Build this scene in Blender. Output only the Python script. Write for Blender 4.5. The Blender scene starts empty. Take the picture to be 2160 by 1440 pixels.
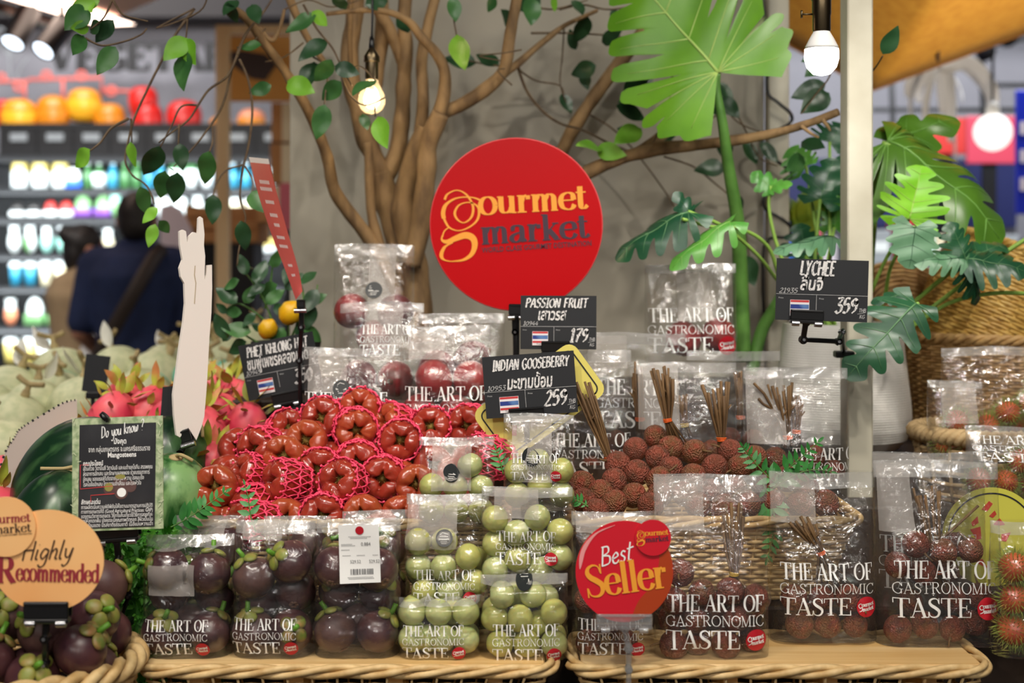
import bpy, math, random
from mathutils import Vector, Matrix, Euler, noise
PI = math.pi
RN = random.Random(11)
SC = bpy.context.scene
COL = SC.collection
# ------------------------------------------------------------------ camera (photo frame 2160 x 1440)
CAM_Z, FPX, HOR = 1.45, 3000.0, 560.0           # eye height, focal length in photo pixels, horizon row
cd = bpy.data.cameras.new('camera'); cam = bpy.data.objects.new('camera', cd); COL.objects.link(cam)
cam.location = (0, 0, CAM_Z); cam.rotation_euler = (PI/2, 0, 0)
cd.sensor_width = 36.0; cd.lens = 36.0*FPX/2160.0; cd.shift_y = -(720-HOR)/2160.0
cd.clip_start = 0.05; cd.clip_end = 60
cd.dof.use_dof = True; cd.dof.focus_distance = 2.18; cd.dof.aperture_fstop = 3.1
SC.camera = cam
# ------------------------------------------------------------------ world, colour management, lamps
w = bpy.data.worlds.new('world'); SC.world = w; w.use_nodes = True
w.node_tree.nodes['Background'].inputs[0].default_value = (1.0, 0.95, 0.88, 1)
w.node_tree.nodes['Background'].inputs[1].default_value = 0.17
SC.view_settings.view_transform = 'Standard'; SC.view_settings.look = 'None'
SC.view_settings.gamma = 1.0; SC.view_settings.use_curve_mapping = False
SC.view_settings.exposure = -0.12
SC.cycles.use_denoising = True
SC.cycles.max_bounces = 7; SC.cycles.diffuse_bounces = 3; SC.cycles.glossy_bounces = 3
SC.cycles.transparent_max_bounces = 26; SC.cycles.transmission_bounces = 4
SC.cycles.use_adaptive_sampling = True; SC.cycles.adaptive_threshold = 0.02
SC.cycles.caustics_reflective = False; SC.cycles.caustics_refractive = False
SC.cycles.sample_clamp_indirect = 6.0

def lamp(name, kind, loc, power, color=(1, .93, .83), size=.1, target=None, spot=60, blend=.6, size_y=None):
    d = bpy.data.lights.new(name, kind); o = bpy.data.objects.new(name, d); COL.objects.link(o)
    o.location = loc; d.energy = power; d.color = color
    if kind == 'AREA':
        d.size = size
        if size_y: d.shape = 'RECTANGLE'; d.size_y = size_y
    else: d.shadow_soft_size = size
    if kind == 'SPOT': d.spot_size = math.radians(spot); d.spot_blend = blend
    if target is not None:
        o.rotation_euler = (Vector(target)-Vector(loc)).to_track_quat('-Z', 'Y').to_euler()
    return o
# ceiling spots over the aisle, aimed at the fruit display
lamp('ceiling_spot', 'SPOT', (-.75, .75, 3.05), 62, (1, .90, .78), .035, (-.45, 2.2, 1.0), 46)
lamp('ceiling_spot', 'SPOT', (.15, .60, 3.1), 78, (1, .91, .79), .035, (.05, 2.25, 1.05), 46)
lamp('ceiling_spot', 'SPOT', (.95, .80, 3.05), 70, (1, .92, .82), .035, (.6, 2.3, 1.05), 48)
lamp('ceiling_spot', 'SPOT', (-1.2, 1.6, 3.1), 36, (1, .92, .82), .05, (-.75, 2.9, 1.0), 60)
lamp('ceiling_spot', 'SPOT', (.75, 1.75, 3.15), 42, (1, .93, .84), .018, (.2, 3.2, 1.6), 62)
for x_ in (-2.2, -.9, .5, 1.9): lamp('glint_spot', 'SPOT', (x_, -3.2+.3*abs(x_), 3.2), 85, (1, .95, .88), .05, (x_*.25, 2.3, 1.1), 40)  # spots added behind the camera to put glints on the bag film
lamp('ceiling_fill', 'AREA', (0, .6, 3.3), 20, (1, .95, .90), 2.2, (0, 1.6, 1.0), size_y=1.2)  # broad overhead lamp added as fill, no fixture modelled
# store lighting around the far fridge wall and right aisle, plus added fill lamps
lamp('aisle_panel', 'AREA', (-2.4, 4.2, 3.6), 170, (1, .95, .90), 1.6, (-2.2, 7.5, 1.0), size_y=1.0)
lamp('wall_fill', 'AREA', (-3.0, 8.0, 3.9), 80, (1, .98, .97), 1.6, (-3.4, 10, 2.5), size_y=.4)  # added lamp, brightens the wall behind the lettering
lamp('wall_fill', 'AREA', (3.2, 8.3, 3.9), 42, (1, .98, .97), 2.4, (3.2, 10, 2.2), size_y=.4)  # added lamp, lifts the right-hand background wall
lamp('canopy_fill', 'AREA', (1.9, 3.7, 1.25), 26, (1, .86, .66), .6, (1.75, 4.3, 2.2), size_y=.4)  # unseen lamp added below the canopy to make the cloth glow
lamp('ceiling_spot', 'SPOT', (-1.0, .35, 2.95), 30, (1, .92, .82), .035, (-.62, 1.85, 1.02), 34)  # extra spot added to brighten the orange round sign
lamp('ceiling_spot', 'SPOT', (1.7, 1.5, 3.15), 62, (1, .93, .82), .04, (1.02, 3.0, 1.25), 44)  # extra spot added to brighten the golden basket and white pot
lamp('post_fill', 'SPOT', (-1.9, 3.2, 3.6), 330, (1, .94, .86), .06, (-1.35, 6.2, 1.9), 46)  # added spot that lightens the wood post and hanging board
lamp('melon_fill', 'SPOT', (-1.5, 2.2, 3.1), 60, (1, .95, .86), .06, (-1.0, 3.2, 1.15), 50)  # unseen lamp added to lift the dim melon pile
lamp('aisle_panel', 'AREA', (2.6, 6.6, 3.6), 150, (.93, .96, 1), 2.0, (3.0, 9.0, 1.2), size_y=1.4)

def P(px, py, Y): return Vector(((px-1080.0)*Y/FPX, Y, CAM_Z-(py-HOR)*Y/FPX))
def S(Y): return Y/FPX
def proj(v): return (1080+v.x*FPX/v.y, HOR-(v.z-CAM_Z)*FPX/v.y)
def lin(c):
    return tuple((x/255/12.92 if x <= 10.3 else ((x/255+.055)/1.055)**2.4) for x in c)

# ------------------------------------------------------------------ materials
MATS = {}
def mat(name, col, rough=.5, col2=None, nscale=20, detail=4, lo=.35, hi=.65, bump=0, bscale=60, spec=.5, metal=0, emit=0, ecol=None, sss=0,
        alpha=1, coat=0, kind='noise', stretch=None, bdist=.002, trans=0):
    m = bpy.data.materials.new(name); m.use_nodes = True; MATS[name] = m
    nt = m.node_tree; N = nt.nodes; L = nt.links; b = N['Principled BSDF']
    b.inputs['Base Color'].default_value = lin(col)+(1,)
    b.inputs['Roughness'].default_value = rough; b.inputs['Specular IOR Level'].default_value = spec
    b.inputs['Metallic'].default_value = metal; b.inputs['Coat Weight'].default_value = coat
    if alpha < 1: b.inputs['Alpha'].default_value = alpha
    if trans: b.inputs['Transmission Weight'].default_value = trans
    if sss:
        b.inputs['Subsurface Weight'].default_value = sss; b.inputs['Subsurface Scale'].default_value = .006
    if emit:
        b.inputs['Emission Color'].default_value = lin(ecol or col)+(1,); b.inputs['Emission Strength'].default_value = emit
    tc = N.new('ShaderNodeTexCoord'); src = tc.outputs['Object']
    if stretch:
        mp = N.new('ShaderNodeMapping'); mp.inputs['Scale'].default_value = stretch; L.new(src, mp.inputs[0]); src = mp.outputs[0]
    if col2 is not None:
        if kind == 'wave':
            t = N.new('ShaderNodeTexWave'); t.inputs['Scale'].default_value = nscale; t.inputs['Distortion'].default_value = detail; t.inputs['Detail'].default_value = 3; t.inputs['Detail Scale'].default_value = 2; f = t.outputs['Fac']
        elif kind == 'voronoi':
            t = N.new('ShaderNodeTexVoronoi'); t.inputs['Scale'].default_value = nscale; f = t.outputs['Distance']
        else:
            t = N.new('ShaderNodeTexNoise'); t.inputs['Scale'].default_value = nscale; t.inputs['Detail'].default_value = detail; f = t.outputs['Fac']
        L.new(src, t.inputs['Vector'])
        r = N.new('ShaderNodeValToRGB'); r.color_ramp.elements[0].position = lo; r.color_ramp.elements[1].position = hi
        r.color_ramp.elements[0].color = lin(col)+(1,); r.color_ramp.elements[1].color = lin(col2)+(1,)
        L.new(f, r.inputs[0]); L.new(r.outputs[0], b.inputs['Base Color'])
    if bump:
        if bscale < 0:
            n2 = N.new('ShaderNodeTexVoronoi'); n2.inputs['Scale'].default_value = -bscale; o2 = n2.outputs['Distance']
        else:
            n2 = N.new('ShaderNodeTexNoise'); n2.inputs['Scale'].default_value = abs(bscale); n2.inputs['Detail'].default_value = 5; o2 = n2.outputs['Fac']
        L.new(src, n2.inputs['Vector'])
        bp = N.new('ShaderNodeBump'); bp.inputs['Strength'].default_value = bump; bp.inputs['Distance'].default_value = bdist
        L.new(o2, bp.inputs['Height']); L.new(bp.outputs[0], b.inputs['Normal'])
    return m

def film_mat(name, haze=.05, rough=.1, bump=.6, bscale=70, tint=(.95, .95, .95), gloss=.16, hazecol=(.8, .8, .8)):
    """thin clear plastic: see-through sheet with crinkled reflections and a little milky haze"""
    m = bpy.data.materials.new(name); m.use_nodes = True; MATS[name] = m
    nt = m.node_tree; N = nt.nodes; L = nt.links; N.remove(N['Principled BSDF']); out = N['Material Output']
    tr = N.new('ShaderNodeBsdfTransparent'); tr.inputs[0].default_value = tint+(1,)
    gl = N.new('ShaderNodeBsdfGlossy'); gl.inputs['Roughness'].default_value = rough; gl.inputs['Color'].default_value = (1, 1, 1, 1)
    df = N.new('ShaderNodeBsdfDiffuse'); df.inputs[0].default_value = hazecol+(1,)
    lw = N.new('ShaderNodeLayerWeight'); lw.inputs['Blend'].default_value = .22
    ma = N.new('ShaderNodeMath'); ma.operation = 'MULTIPLY_ADD'; ma.inputs[1].default_value = .55; ma.inputs[2].default_value = gloss*.35
    tc = N.new('ShaderNodeTexCoord'); n1 = N.new('ShaderNodeTexNoise'); n1.inputs['Scale'].default_value = bscale; n1.inputs['Detail'].default_value = 3
    n1.inputs['Distortion'].default_value = 1.2
    v = N.new('ShaderNodeTexVoronoi'); v.inputs['Scale'].default_value = bscale*.45
    ad = N.new('ShaderNodeMath'); ad.operation = 'MULTIPLY_ADD'; ad.inputs[1].default_value = .8
    bp = N.new('ShaderNodeBump'); bp.inputs['Strength'].default_value = bump; bp.inputs['Distance'].default_value = .004
    L.new(tc.outputs['Object'], n1.inputs['Vector']); L.new(tc.outputs['Object'], v.inputs['Vector'])
    L.new(v.outputs['Distance'], ad.inputs[0]); L.new(n1.outputs['Fac'], ad.inputs[2]); L.new(ad.outputs[0], bp.inputs['Height'])
    L.new(bp.outputs[0], gl.inputs['Normal']); L.new(bp.outputs[0], lw.inputs['Normal'])
    L.new(lw.outputs['Fresnel'], ma.inputs[0])
    m1 = N.new('ShaderNodeMixShader'); m1.inputs[0].default_value = haze; L.new(tr.outputs[0], m1.inputs[1]); L.new(df.outputs[0], m1.inputs[2])
    m2 = N.new('ShaderNodeMixShader'); L.new(ma.outputs[0], m2.inputs[0]); L.new(m1.outputs[0], m2.inputs[1]); L.new(gl.outputs[0], m2.inputs[2])
    L.new(m2.outputs[0], out.inputs[0])
    return m

# ------------------------------------------------------------------ mesh helpers
WM = {}
def Tm(loc, rot=(0, 0, 0), sc=1.0):
    s = (sc, sc, sc) if not hasattr(sc, '__len__') else sc
    return Matrix.Translation(Vector(loc)) @ Euler(rot).to_matrix().to_4x4() @ Matrix.Diagonal((*s, 1))
def frame(zdir, loc=(0, 0, 0), roll=0.0, sc=1.0):
    """matrix whose local Z points along zdir"""
    q = Vector(zdir).to_track_quat('Z', 'Y')
    return Matrix.Translation(Vector(loc)) @ q.to_matrix().to_4x4() @ Matrix.Rotation(roll, 4, 'Z') @ Matrix.Diagonal((sc, sc, sc, 1))
def basis(xd, yd, loc):
    """orthonormal frame: X along xd, Z = normal of (xd, yd)"""
    x = Vector(xd).normalized(); z = x.cross(Vector(yd)).normalized(); y = z.cross(x)
    m = Matrix((x, y, z)).transposed().to_4x4(); m.translation = Vector(loc); return m
def cr(pts, n=6, closed=False):
    """Catmull-Rom through points"""
    p = [Vector(q) for q in pts]
    if len(p) < 3 and not closed:
        return [p[0].lerp(p[-1], i/n) for i in range(n+1)]
    out = []; m = len(p); rng = m if closed else m-1
    for i in range(rng):
        if closed: a, b, c, d = p[(i-1) % m], p[i], p[(i+1) % m], p[(i+2) % m]
        else: a, b, c, d = p[max(i-1, 0)], p[i], p[i+1], p[min(i+2, m-1)]
        for k in range(n):
            t = k/n
            out.append(.5*((2*b)+(c-a)*t+(2*a-5*b+4*c-d)*t*t+(3*b-a-3*c+d)*t**3))
    if not closed: out.append(p[-1])
    return out
class MB:
    def __init__(s): s.v = []; s.f = []; s.m = []; s.mi = 0
    def add(s, vs, fs, M=None):
        o = len(s.v)
        s.v += [(M @ Vector(q)) if M is not None else Vector(q) for q in vs]
        s.f += [tuple(i+o for i in f) for f in fs]; s.m += [s.mi]*len(fs); return s
    def box(s, c, d, M=None, bev=0):
        x, y, z = d[0]/2, d[1]/2, d[2]/2; c = Vector(c)
        if bev <= 0:
            vs = [c+Vector((i*x, j*y, k*z)) for i in (-1, 1) for j in (-1, 1) for k in (-1, 1)]
            return s.add(vs, [(0, 1, 3, 2), (4, 6, 7, 5), (0, 4, 5, 1), (2, 3, 7, 6), (0, 2, 6, 4), (1, 5, 7, 3)], M)
        b = min(bev, x*.95, y*.95, z*.95); vs = []; idx = {}
        for i in (-1, 1):
            for j in (-1, 1):
                for k in (-1, 1):
                    for a in range(3):
                        q = [i*(x-b), j*(y-b), k*(z-b)]; q[a] = (i*x, j*y, k*z)[a]
                        idx[(i, j, k, a)] = len(vs); vs.append(c+Vector(q))
        fs = []
        def key(a, sa, b2, sb, c2, sc2, ax): q = [0, 0, 0]; q[a] = sa; q[b2] = sb; q[c2] = sc2; return idx[(q[0], q[1], q[2], ax)]
        for a, b2, c2 in ((0, 1, 2), (1, 2, 0), (2, 0, 1)):
            for sg in (-1, 1):
                q = [key(a, sg, b2, u, c2, w2, a) for u, w2 in ((-1, -1), (1, -1), (1, 1), (-1, 1))]
                fs.append(tuple(q if sg > 0 else q[::-1]))
            for sb in (-1, 1):
                for sc2 in (-1, 1):
                    q = [key(a, -1, b2, sb, c2, sc2, b2), key(a, 1, b2, sb, c2, sc2, b2), key(a, 1, b2, sb, c2, sc2, c2), key(a, -1, b2, sb, c2, sc2, c2)]
                    fs.append(tuple(q if sb*sc2 < 0 else q[::-1]))
        for i in (-1, 1):
            for j in (-1, 1):
                for k in (-1, 1):
                    q = [idx[(i, j, k, a)] for a in range(3)]; fs.append(tuple(q if i*j*k > 0 else q[::-1]))
        return s.add(vs, fs, M)
    def tube(s, pts, r, n=8, caps=True, closed=False, M=None, flat=1.0):
        p = [Vector(q) for q in pts]; m = len(p); o = len(s.v); vs = []; fs = []
        rr = r if hasattr(r, '__len__') else [r]*m
        up = None
        for i in range(m):
            t = (p[(i+1) % m]-p[i-1]) if closed else (p[min(i+1, m-1)]-p[max(i-1, 0)])
            if t.length < 1e-9: t = Vector((0, 0, 1))
            t.normalize()
            if up is None: up = t.orthogonal().normalized()
            up = (up-t*up.dot(t))
            if up.length < 1e-6: up = t.orthogonal()
            up.normalize(); sd = t.cross(up)
            for k in range(n):
                a = 2*PI*k/n; vs.append(p[i]+(up*math.cos(a)*flat+sd*math.sin(a))*rr[i])
        for i in range(m if closed else m-1):
            for k in range(n):
                a, b = i*n+k, i*n+(k+1) % n; c, d = ((i+1) % m)*n+(k+1) % n, ((i+1) % m)*n+k
                fs.append((a, b, c, d))
        if caps and not closed:
            fs.append(tuple(range(n))[::-1]); fs.append(tuple((m-1)*n+k for k in range(n)))
        return s.add(vs, fs, M)
    def lathe(s, prof, n=24, M=None, mod=None):
        vs = []; fs = []; m = len(prof)
        for i, (r, z) in enumerate(prof):
            for k in range(n):
                a = 2*PI*k/n; q = Vector((r*math.cos(a), r*math.sin(a), z))
                vs.append(mod(q, a, i/(m-1)) if mod else q)
        for i in range(m-1):
            for k in range(n): fs.append((i*n+k, i*n+(k+1) % n, (i+1)*n+(k+1) % n, (i+1)*n+k))
        if prof[0][0] > 1e-5: fs.append(tuple(range(n))[::-1])
        if prof[-1][0] > 1e-5: fs.append(tuple((m-1)*n+k for k in range(n)))
        return s.add(vs, fs, M)
    def ball(s, c, r, nu=16, nv=10, M=None, mod=None):
        rx, ry, rz = r if hasattr(r, '__len__') else (r, r, r); c = Vector(c)
        vs = [c+Vector((0, 0, -rz))]; fs = []
        for i in range(1, nv):
            t = PI*i/nv
            for k in range(nu):
                a = 2*PI*k/nu; vs.append(c+Vector((rx*math.sin(t)*math.cos(a), ry*math.sin(t)*math.sin(a), -rz*math.cos(t))))
        vs.append(c+Vector((0, 0, rz)))
        for k in range(nu): fs.append((0, 1+(k+1) % nu, 1+k)); fs.append((len(vs)-1, 1+(nv-2)*nu+k, 1+(nv-2)*nu+(k+1) % nu))
        for i in range(nv-2):
            for k in range(nu): a = 1+i*nu; fs.append((a+k, a+(k+1) % nu, a+nu+(k+1) % nu, a+nu+k))
        if mod: vs = [mod(q) for q in vs]
        return s.add(vs, fs, M)
    def grid(s, fn, nu, nv, M=None):
        vs = [fn(i/nu, j/nv) for j in range(nv+1) for i in range(nu+1)]
        fs = [(j*(nu+1)+i, j*(nu+1)+i+1, (j+1)*(nu+1)+i+1, (j+1)*(nu+1)+i) for j in range(nv) for i in range(nu)]
        return s.add(vs, fs, M)
    def slab(s, outline, t, M=None):
        """polygon (x,z) outline facing -Y, thickness t towards +Y"""
        n = len(outline); vs = [Vector((x, 0, z)) for x, z in outline]+[Vector((x, t, z)) for x, z in outline]
        fs = [tuple(range(n)), tuple(range(2*n-1, n-1, -1))]+[(i, i+n, (i+1) % n+n, (i+1) % n) for i in range(n)]
        return s.add(vs, fs, M)
    def face(s, outline, y=0, M=None):
        return s.add([Vector((x, y, z)) for x, z in outline], [tuple(range(len(outline)))], M)
    def build(s, name, mats, parent=None, world=False, smooth=True, label=None, link=True, auto=None):
        me = mesh_of(s, name, mats, WM[parent] if (world and parent is not None) else None, smooth, auto)
        o = bpy.data.objects.new(name, me)
        if link: COL.objects.link(o)
        if parent is not None: o.parent = parent; WM[o] = WM[parent]
        else: WM[o] = Matrix()
        if label: o['label'] = label
        return o
def mesh_of(s, name, mats, inv=None, smooth=True, auto=None):
    me = bpy.data.meshes.new(name)
    vs = s.v
    if inv is not None:
        I = inv.inverted(); vs = [I @ q for q in vs]
    me.from_pydata([tuple(q) for q in vs], [], s.f); me.validate(); me.update()
    for m in (mats if isinstance(mats, (list, tuple)) else [mats]): me.materials.append(MATS[m] if isinstance(m, str) else m)
    if len(me.polygons) == len(s.m): me.polygons.foreach_set('material_index', s.m)
    if smooth:
        me.polygons.foreach_set('use_smooth', [True]*len(me.polygons))
        if auto: me.set_sharp_from_angle(angle=math.radians(auto))
    return me
def tag(o, label, cat, group=None, kind=None):
    o['label'] = label; o['category'] = cat
    if group: o['group'] = group
    if kind: o['kind'] = kind
    return o
def thing(name, label, cat, M=None, group=None, kind=None):
    o = bpy.data.objects.new(name, None); COL.objects.link(o); o.empty_display_size = .02
    M = M if isinstance(M, Matrix) else Matrix.Translation(Vector(M or (0, 0, 0)))
    o.matrix_basis = M; WM[o] = M.copy()
    return tag(o, label, cat, group, kind)
def struct(name, mb, m, smooth=False):
    o = mb.build(name, m, smooth=smooth); o['kind'] = 'structure'; return o
class Proto:
    """a kind of thing: part meshes that every instance shares"""
    def __init__(s, name, cat): s.name = name; s.cat = cat; s.p = []
    def part(s, name, mb, m, parent=-1, smooth=True, auto=None, label=None, kind=None):
        s.p.append((name, mesh_of(mb, name, m, None, smooth, auto), parent, label, kind)); return len(s.p)-1
    def place(s, M, label, group=None, skip=()):
        r = thing(s.name, label, s.cat, M, group); os_ = []
        for i, (n, me, pa, lb, kd) in enumerate(s.p):
            if n in skip: os_.append(None); continue
            o = bpy.data.objects.new(n, me); o.parent = r if pa < 0 else os_[pa]; COL.objects.link(o)
            if lb: o['label'] = lb
            if kd: o['kind'] = kd
            WM[o] = WM[r]; os_.append(o)
        return r
ORD = ['', 'first', 'second', 'third', 'fourth', 'fifth', 'sixth', 'seventh', 'eighth', 'ninth', 'tenth', 'eleventh', 'twelfth', 'thirteenth',
       'fourteenth', 'fifteenth', 'sixteenth', 'seventeenth', 'eighteenth', 'nineteenth', 'twentieth', 'twenty-first', 'twenty-second', 'twenty-third', 'twenty-fourth', 'twenty-fifth', 'twenty-sixth']
def rank_labels(pts, kind, where, tol=34):
    """label each of the points by its row and its place in the row, as seen from the front"""
    idx = sorted(range(len(pts)), key=lambda i: pts[i][1]); rows = []
    for i in idx:
        if rows and pts[i][1]-pts[rows[-1][0]][1] < tol: rows[-1].append(i)
        else: rows.append([i])
    lab = [None]*len(pts); nr = len(rows)
    for r, row in enumerate(rows):
        row.sort(key=lambda i: pts[i][0])
        rn = '' if nr == 1 else ('top row' if r == 0 else 'bottom row' if r == nr-1 else 'middle row' if nr == 3 else ORD[r+1]+' row from top')
        for k, i in enumerate(row):
            if len(row) == 1: kn = 'only one in'
            elif k == 0: kn = 'leftmost in'
            elif k == len(row)-1: kn = 'rightmost in'
            else: kn = ORD[k+1]+' from left in'
            lab[i] = f'{kind}, {kn} {rn} {where}'.replace('in  ', 'in ').replace('only one in ', 'only one in ')
    return lab
def relax(pts, rad, box, it=80, keep=.02):
    """push touching balls apart inside a box"""
    p = [Vector(q) for q in pts]; home = [q.copy() for q in p]
    for _ in range(it):
        for i in range(len(p)):
            for j in range(i+1, len(p)):
                d = p[j]-p[i]; L = d.length or 1e-4; m = rad[i]+rad[j]-L
                if m > 0: d *= .5*m/L; p[i] -= d; p[j] += d
        for i, q in enumerate(p):
            q += (home[i]-q)*keep
            if box:
                for a in range(3): q[a] = min(max(q[a], box[a][0]+rad[i]), max(box[a][1]-rad[i], box[a][0]+rad[i]))
    return p
# ------------------------------------------------------------------ lettering (drawn strokes)
def fl(s): return [float(x) for x in s.split()]
SERIF = {}; ADV = {}
def G(ch, adv, spec): ADV[ch] = adv; SERIF[ch] = [(q.split()[0], fl(' '.join(q.split()[1:]))) for q in spec.split(';') if q.strip()]
G('T', .92, 'v .45 0 .45 1;h .02 .98 .88 .98;h .035 1 .035 .74;h .865 1 .865 .74;h .27 .015 .63 .015')
G('H', .98, 'v .18 0 .18 1;v .78 0 .78 1;h .18 .52 .78 .52;h .03 .985 .33 .985;h .03 .015 .33 .015;h .63 .985 .93 .985;h .63 .015 .93 .015')
G('E', .80, 'v .18 0 .18 1;h .03 .985 .72 .985;h .18 .52 .52 .52;h .03 .015 .75 .015;h .705 1 .705 .74;h .735 0 .735 .28;h .51 .64 .51 .4')
G('A', .95, 'h .1 0 .44 1;t .42 1 .8 0;h .2 .33 .68 .33;h .0 .015 .22 .015;h .6 .015 .97 .015')
G('R', .92, 'v .18 0 .18 1;c .18 .975 .45 .98 .6 .92 .66 .75 .6 .58 .45 .51 .18 .51;t .44 .5 .62 .2 .76 .03;h .74 .03 .88 .06;h .03 .985 .2 .985;h .03 .015 .33 .015')
G('O', .94, 'o .46 .5 .40 .49')
G('F', .76, 'v .18 0 .18 1;h .03 .985 .7 .985;h .18 .5 .5 .5;h .69 1 .69 .72;h .49 .62 .49 .38;h .03 .015 .36 .015')
G('G', .96, 'c .8 .72 .64 .95 .44 .99 .16 .82 .07 .5 .16 .18 .44 .01 .66 .06 .78 .18;v .78 .02 .78 .4;h .62 .4 .92 .4;h .81 1 .81 .68')
G('S', .72, 's .6 .74 .54 .92 .36 .985 .17 .91 .12 .76 .22 .62 .42 .5 .6 .36 .62 .2 .52 .06 .34 .015 .15 .08 .08 .28;h .62 1 .62 .7;h .06 0 .06 .3')
G('N', 1.0, 'h .17 0 .17 1;t .14 1 .8 .02;h .81 0 .81 1;h .02 .985 .2 .985;h .04 .015 .31 .015;h .68 .985 .95 .985')
G('M', 1.12, 'h .16 0 .16 1;t .15 1 .52 .02;h .52 .02 .9 1;v .92 0 .92 1;h .02 .985 .2 .985;h .03 .015 .3 .015;h .76 .015 1.08 .015;h .85 .985 1.08 .985')
G('I', .42, 'v .21 0 .21 1;h .05 .985 .37 .985;h .05 .015 .37 .015')
G('C', .88, 'c .78 .72 .64 .95 .44 .99 .16 .82 .07 .5 .16 .18 .44 .01 .66 .07 .8 .26;h .78 1 .78 .68')
G('V', .92, 't .12 1 .46 0;h .46 .02 .8 1;h .0 .985 .28 .985;h .66 .985 .93 .985')
G('B', .86, 'v .18 0 .18 1;c .18 .975 .45 .98 .6 .92 .64 .76 .58 .6 .45 .53 .18 .53;c .45 .53 .64 .46 .71 .28 .63 .08 .45 .02 .18 .02;h .03 .985 .2 .985;h .03 .015 .2 .015')
G('L', .78, 'v .18 0 .18 1;h .03 .985 .34 .985;h .03 .015 .74 .015;h .72 0 .72 .3')
G('o', .62, 'o .3 .33 .26 .33')
G('u', .70, 'c .15 .65 .15 .22 .2 .07 .32 .03 .45 .1 .52 .24;v .53 0 .53 .65;h .02 .635 .16 .635;h .4 .635 .54 .635;h .53 .015 .68 .015')
G('r', .50, 'v .16 0 .16 .65;c .17 .4 .24 .57 .36 .64;d .41 .56 .075;h .02 .635 .17 .635;h .02 .015 .34 .015')
G('m', 1.0, 'v .16 0 .16 .65;c .17 .42 .28 .6 .38 .62 .47 .54 .49 .4 .49 0;c .5 .42 .61 .6 .71 .62 .8 .54 .82 .4 .82 0;h .02 .635 .17 .635;h .03 .015 .29 .015;h .37 .015 .61 .015;h .7 .015 .95 .015')
G('n', .68, 'v .16 0 .16 .65;c .17 .42 .28 .6 .38 .62 .48 .54 .5 .4 .5 0;h .02 .635 .17 .635;h .03 .015 .29 .015;h .38 .015 .63 .015')
G('e', .58, 'h .06 .36 .52 .36;c .52 .36 .48 .57 .32 .645 .13 .55 .06 .33 .13 .1 .32 .01 .46 .06 .54 .19')
G('t', .44, 'c .18 .86 .18 .2 .22 .05 .31 .03 .42 .13;h .02 .635 .38 .635')
G('a', .60, 'c .1 .5 .16 .61 .28 .645 .4 .58 .43 .44 .43 .12 .48 .03 .57 .08;c .43 .38 .22 .33 .08 .22 .08 .09 .2 .01 .34 .07 .43 .2;d .11 .5 .06')
G('k', .64, 'v .16 0 .16 1;h .17 .27 .48 .62;t .27 .38 .52 .02;h .02 .985 .17 .985;h .02 .015 .3 .015;h .38 .635 .6 .635;h .42 .015 .64 .015')
G('l', .34, 'v .17 0 .17 1;h .02 .985 .18 .985;h .02 .015 .32 .015')
G('c', .54, 'c .46 .5 .4 .61 .3 .645 .13 .55 .06 .33 .13 .1 .3 .01 .44 .07 .5 .19;d .43 .5 .065')
G('d', .68, 'c .5 .5 .38 .64 .28 .645 .11 .53 .06 .33 .11 .12 .28 .01 .4 .05 .5 .2;v .52 0 .52 1;h .38 .985 .53 .985;h .52 .015 .66 .015')
HAND = {}
def Hd(ch, adv, spec): HAND[ch] = (adv, [fl(q) for q in spec.split(';')])
Hd('P', .6, '.1 0 .12 1;.02 .92 .3 1 .5 .86 .45 .6 .13 .48'); Hd('A', .72, '.05 0 .36 1 .62 0;.14 .38 .58 .38'); Hd('S', .6, '.52 .85 .34 .99 .12 .84 .18 .6 .46 .42 .46 .14 .24 0 .05 .15')
Hd('I', .42, '.2 0 .2 1;.05 .98 .36 1;.03 .0 .36 .02'); Hd('O', .7, '.34 .98 .08 .72 .08 .26 .34 .02 .58 .28 .58 .74 .34 .98'); Hd('N', .72, '.1 0 .1 1;.1 1 .56 0;.56 0 .58 1')
Hd('F', .58, '.12 0 .12 1;.05 .97 .54 .99;.12 .54 .42 .54'); Hd('R', .66, '.1 0 .12 1;.02 .93 .32 1 .5 .84 .42 .58 .13 .5;.28 .52 .6 0'); Hd('U', .7, '.08 1 .1 .3 .3 0 .52 .2 .58 1;.57 .6 .58 0')
Hd('T', .64, '.3 0 .32 1;.02 .96 .62 1'); Hd('H', .7, '.1 0 .1 1;.56 0 .58 1;.1 .52 .57 .54'); Hd('E', .58, '.12 0 .12 1;.12 1 .52 .98;.12 .54 .42 .54;.1 .02 .54 .02')
Hd('K', .66, '.1 0 .1 1;.54 1 .12 .45;.24 .56 .58 0'); Hd('L', .56, '.12 1 .12 .02;.1 .02 .5 .04'); Hd('G', .74, '.58 .86 .36 .99 .1 .74 .1 .26 .34 .0 .58 .14 .58 .44;.38 .44 .64 .44')
Hd('D', .7, '.1 0 .12 1;.04 .99 .4 .94 .58 .62 .5 .2 .1 .02'); Hd('B', .66, '.1 0 .12 1;.04 .98 .4 .96 .44 .68 .14 .54;.14 .54 .52 .44 .5 .1 .1 .02'); Hd('Y', .66, '.06 1 .3 .52;.58 1 .3 .52 .26 0')
Hd('C', .64, '.54 .84 .34 .98 .1 .72 .1 .26 .34 .02 .56 .16'); Hd('0', .6, '.3 .98 .08 .7 .08 .28 .3 .02 .5 .3 .5 .72 .3 .98'); Hd('1', .42, '.08 .8 .24 1 .22 0;.06 .01 .4 .01')
Hd('2', .58, '.08 .8 .28 1 .46 .78 .3 .4 .06 .03 .5 .04'); Hd('3', .58, '.08 .98 .46 1 .22 .6 .46 .46 .44 .12 .22 0 .05 .14'); Hd('4', .58, '.34 1 .06 .34 .5 .36;.38 .62 .38 0')
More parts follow.
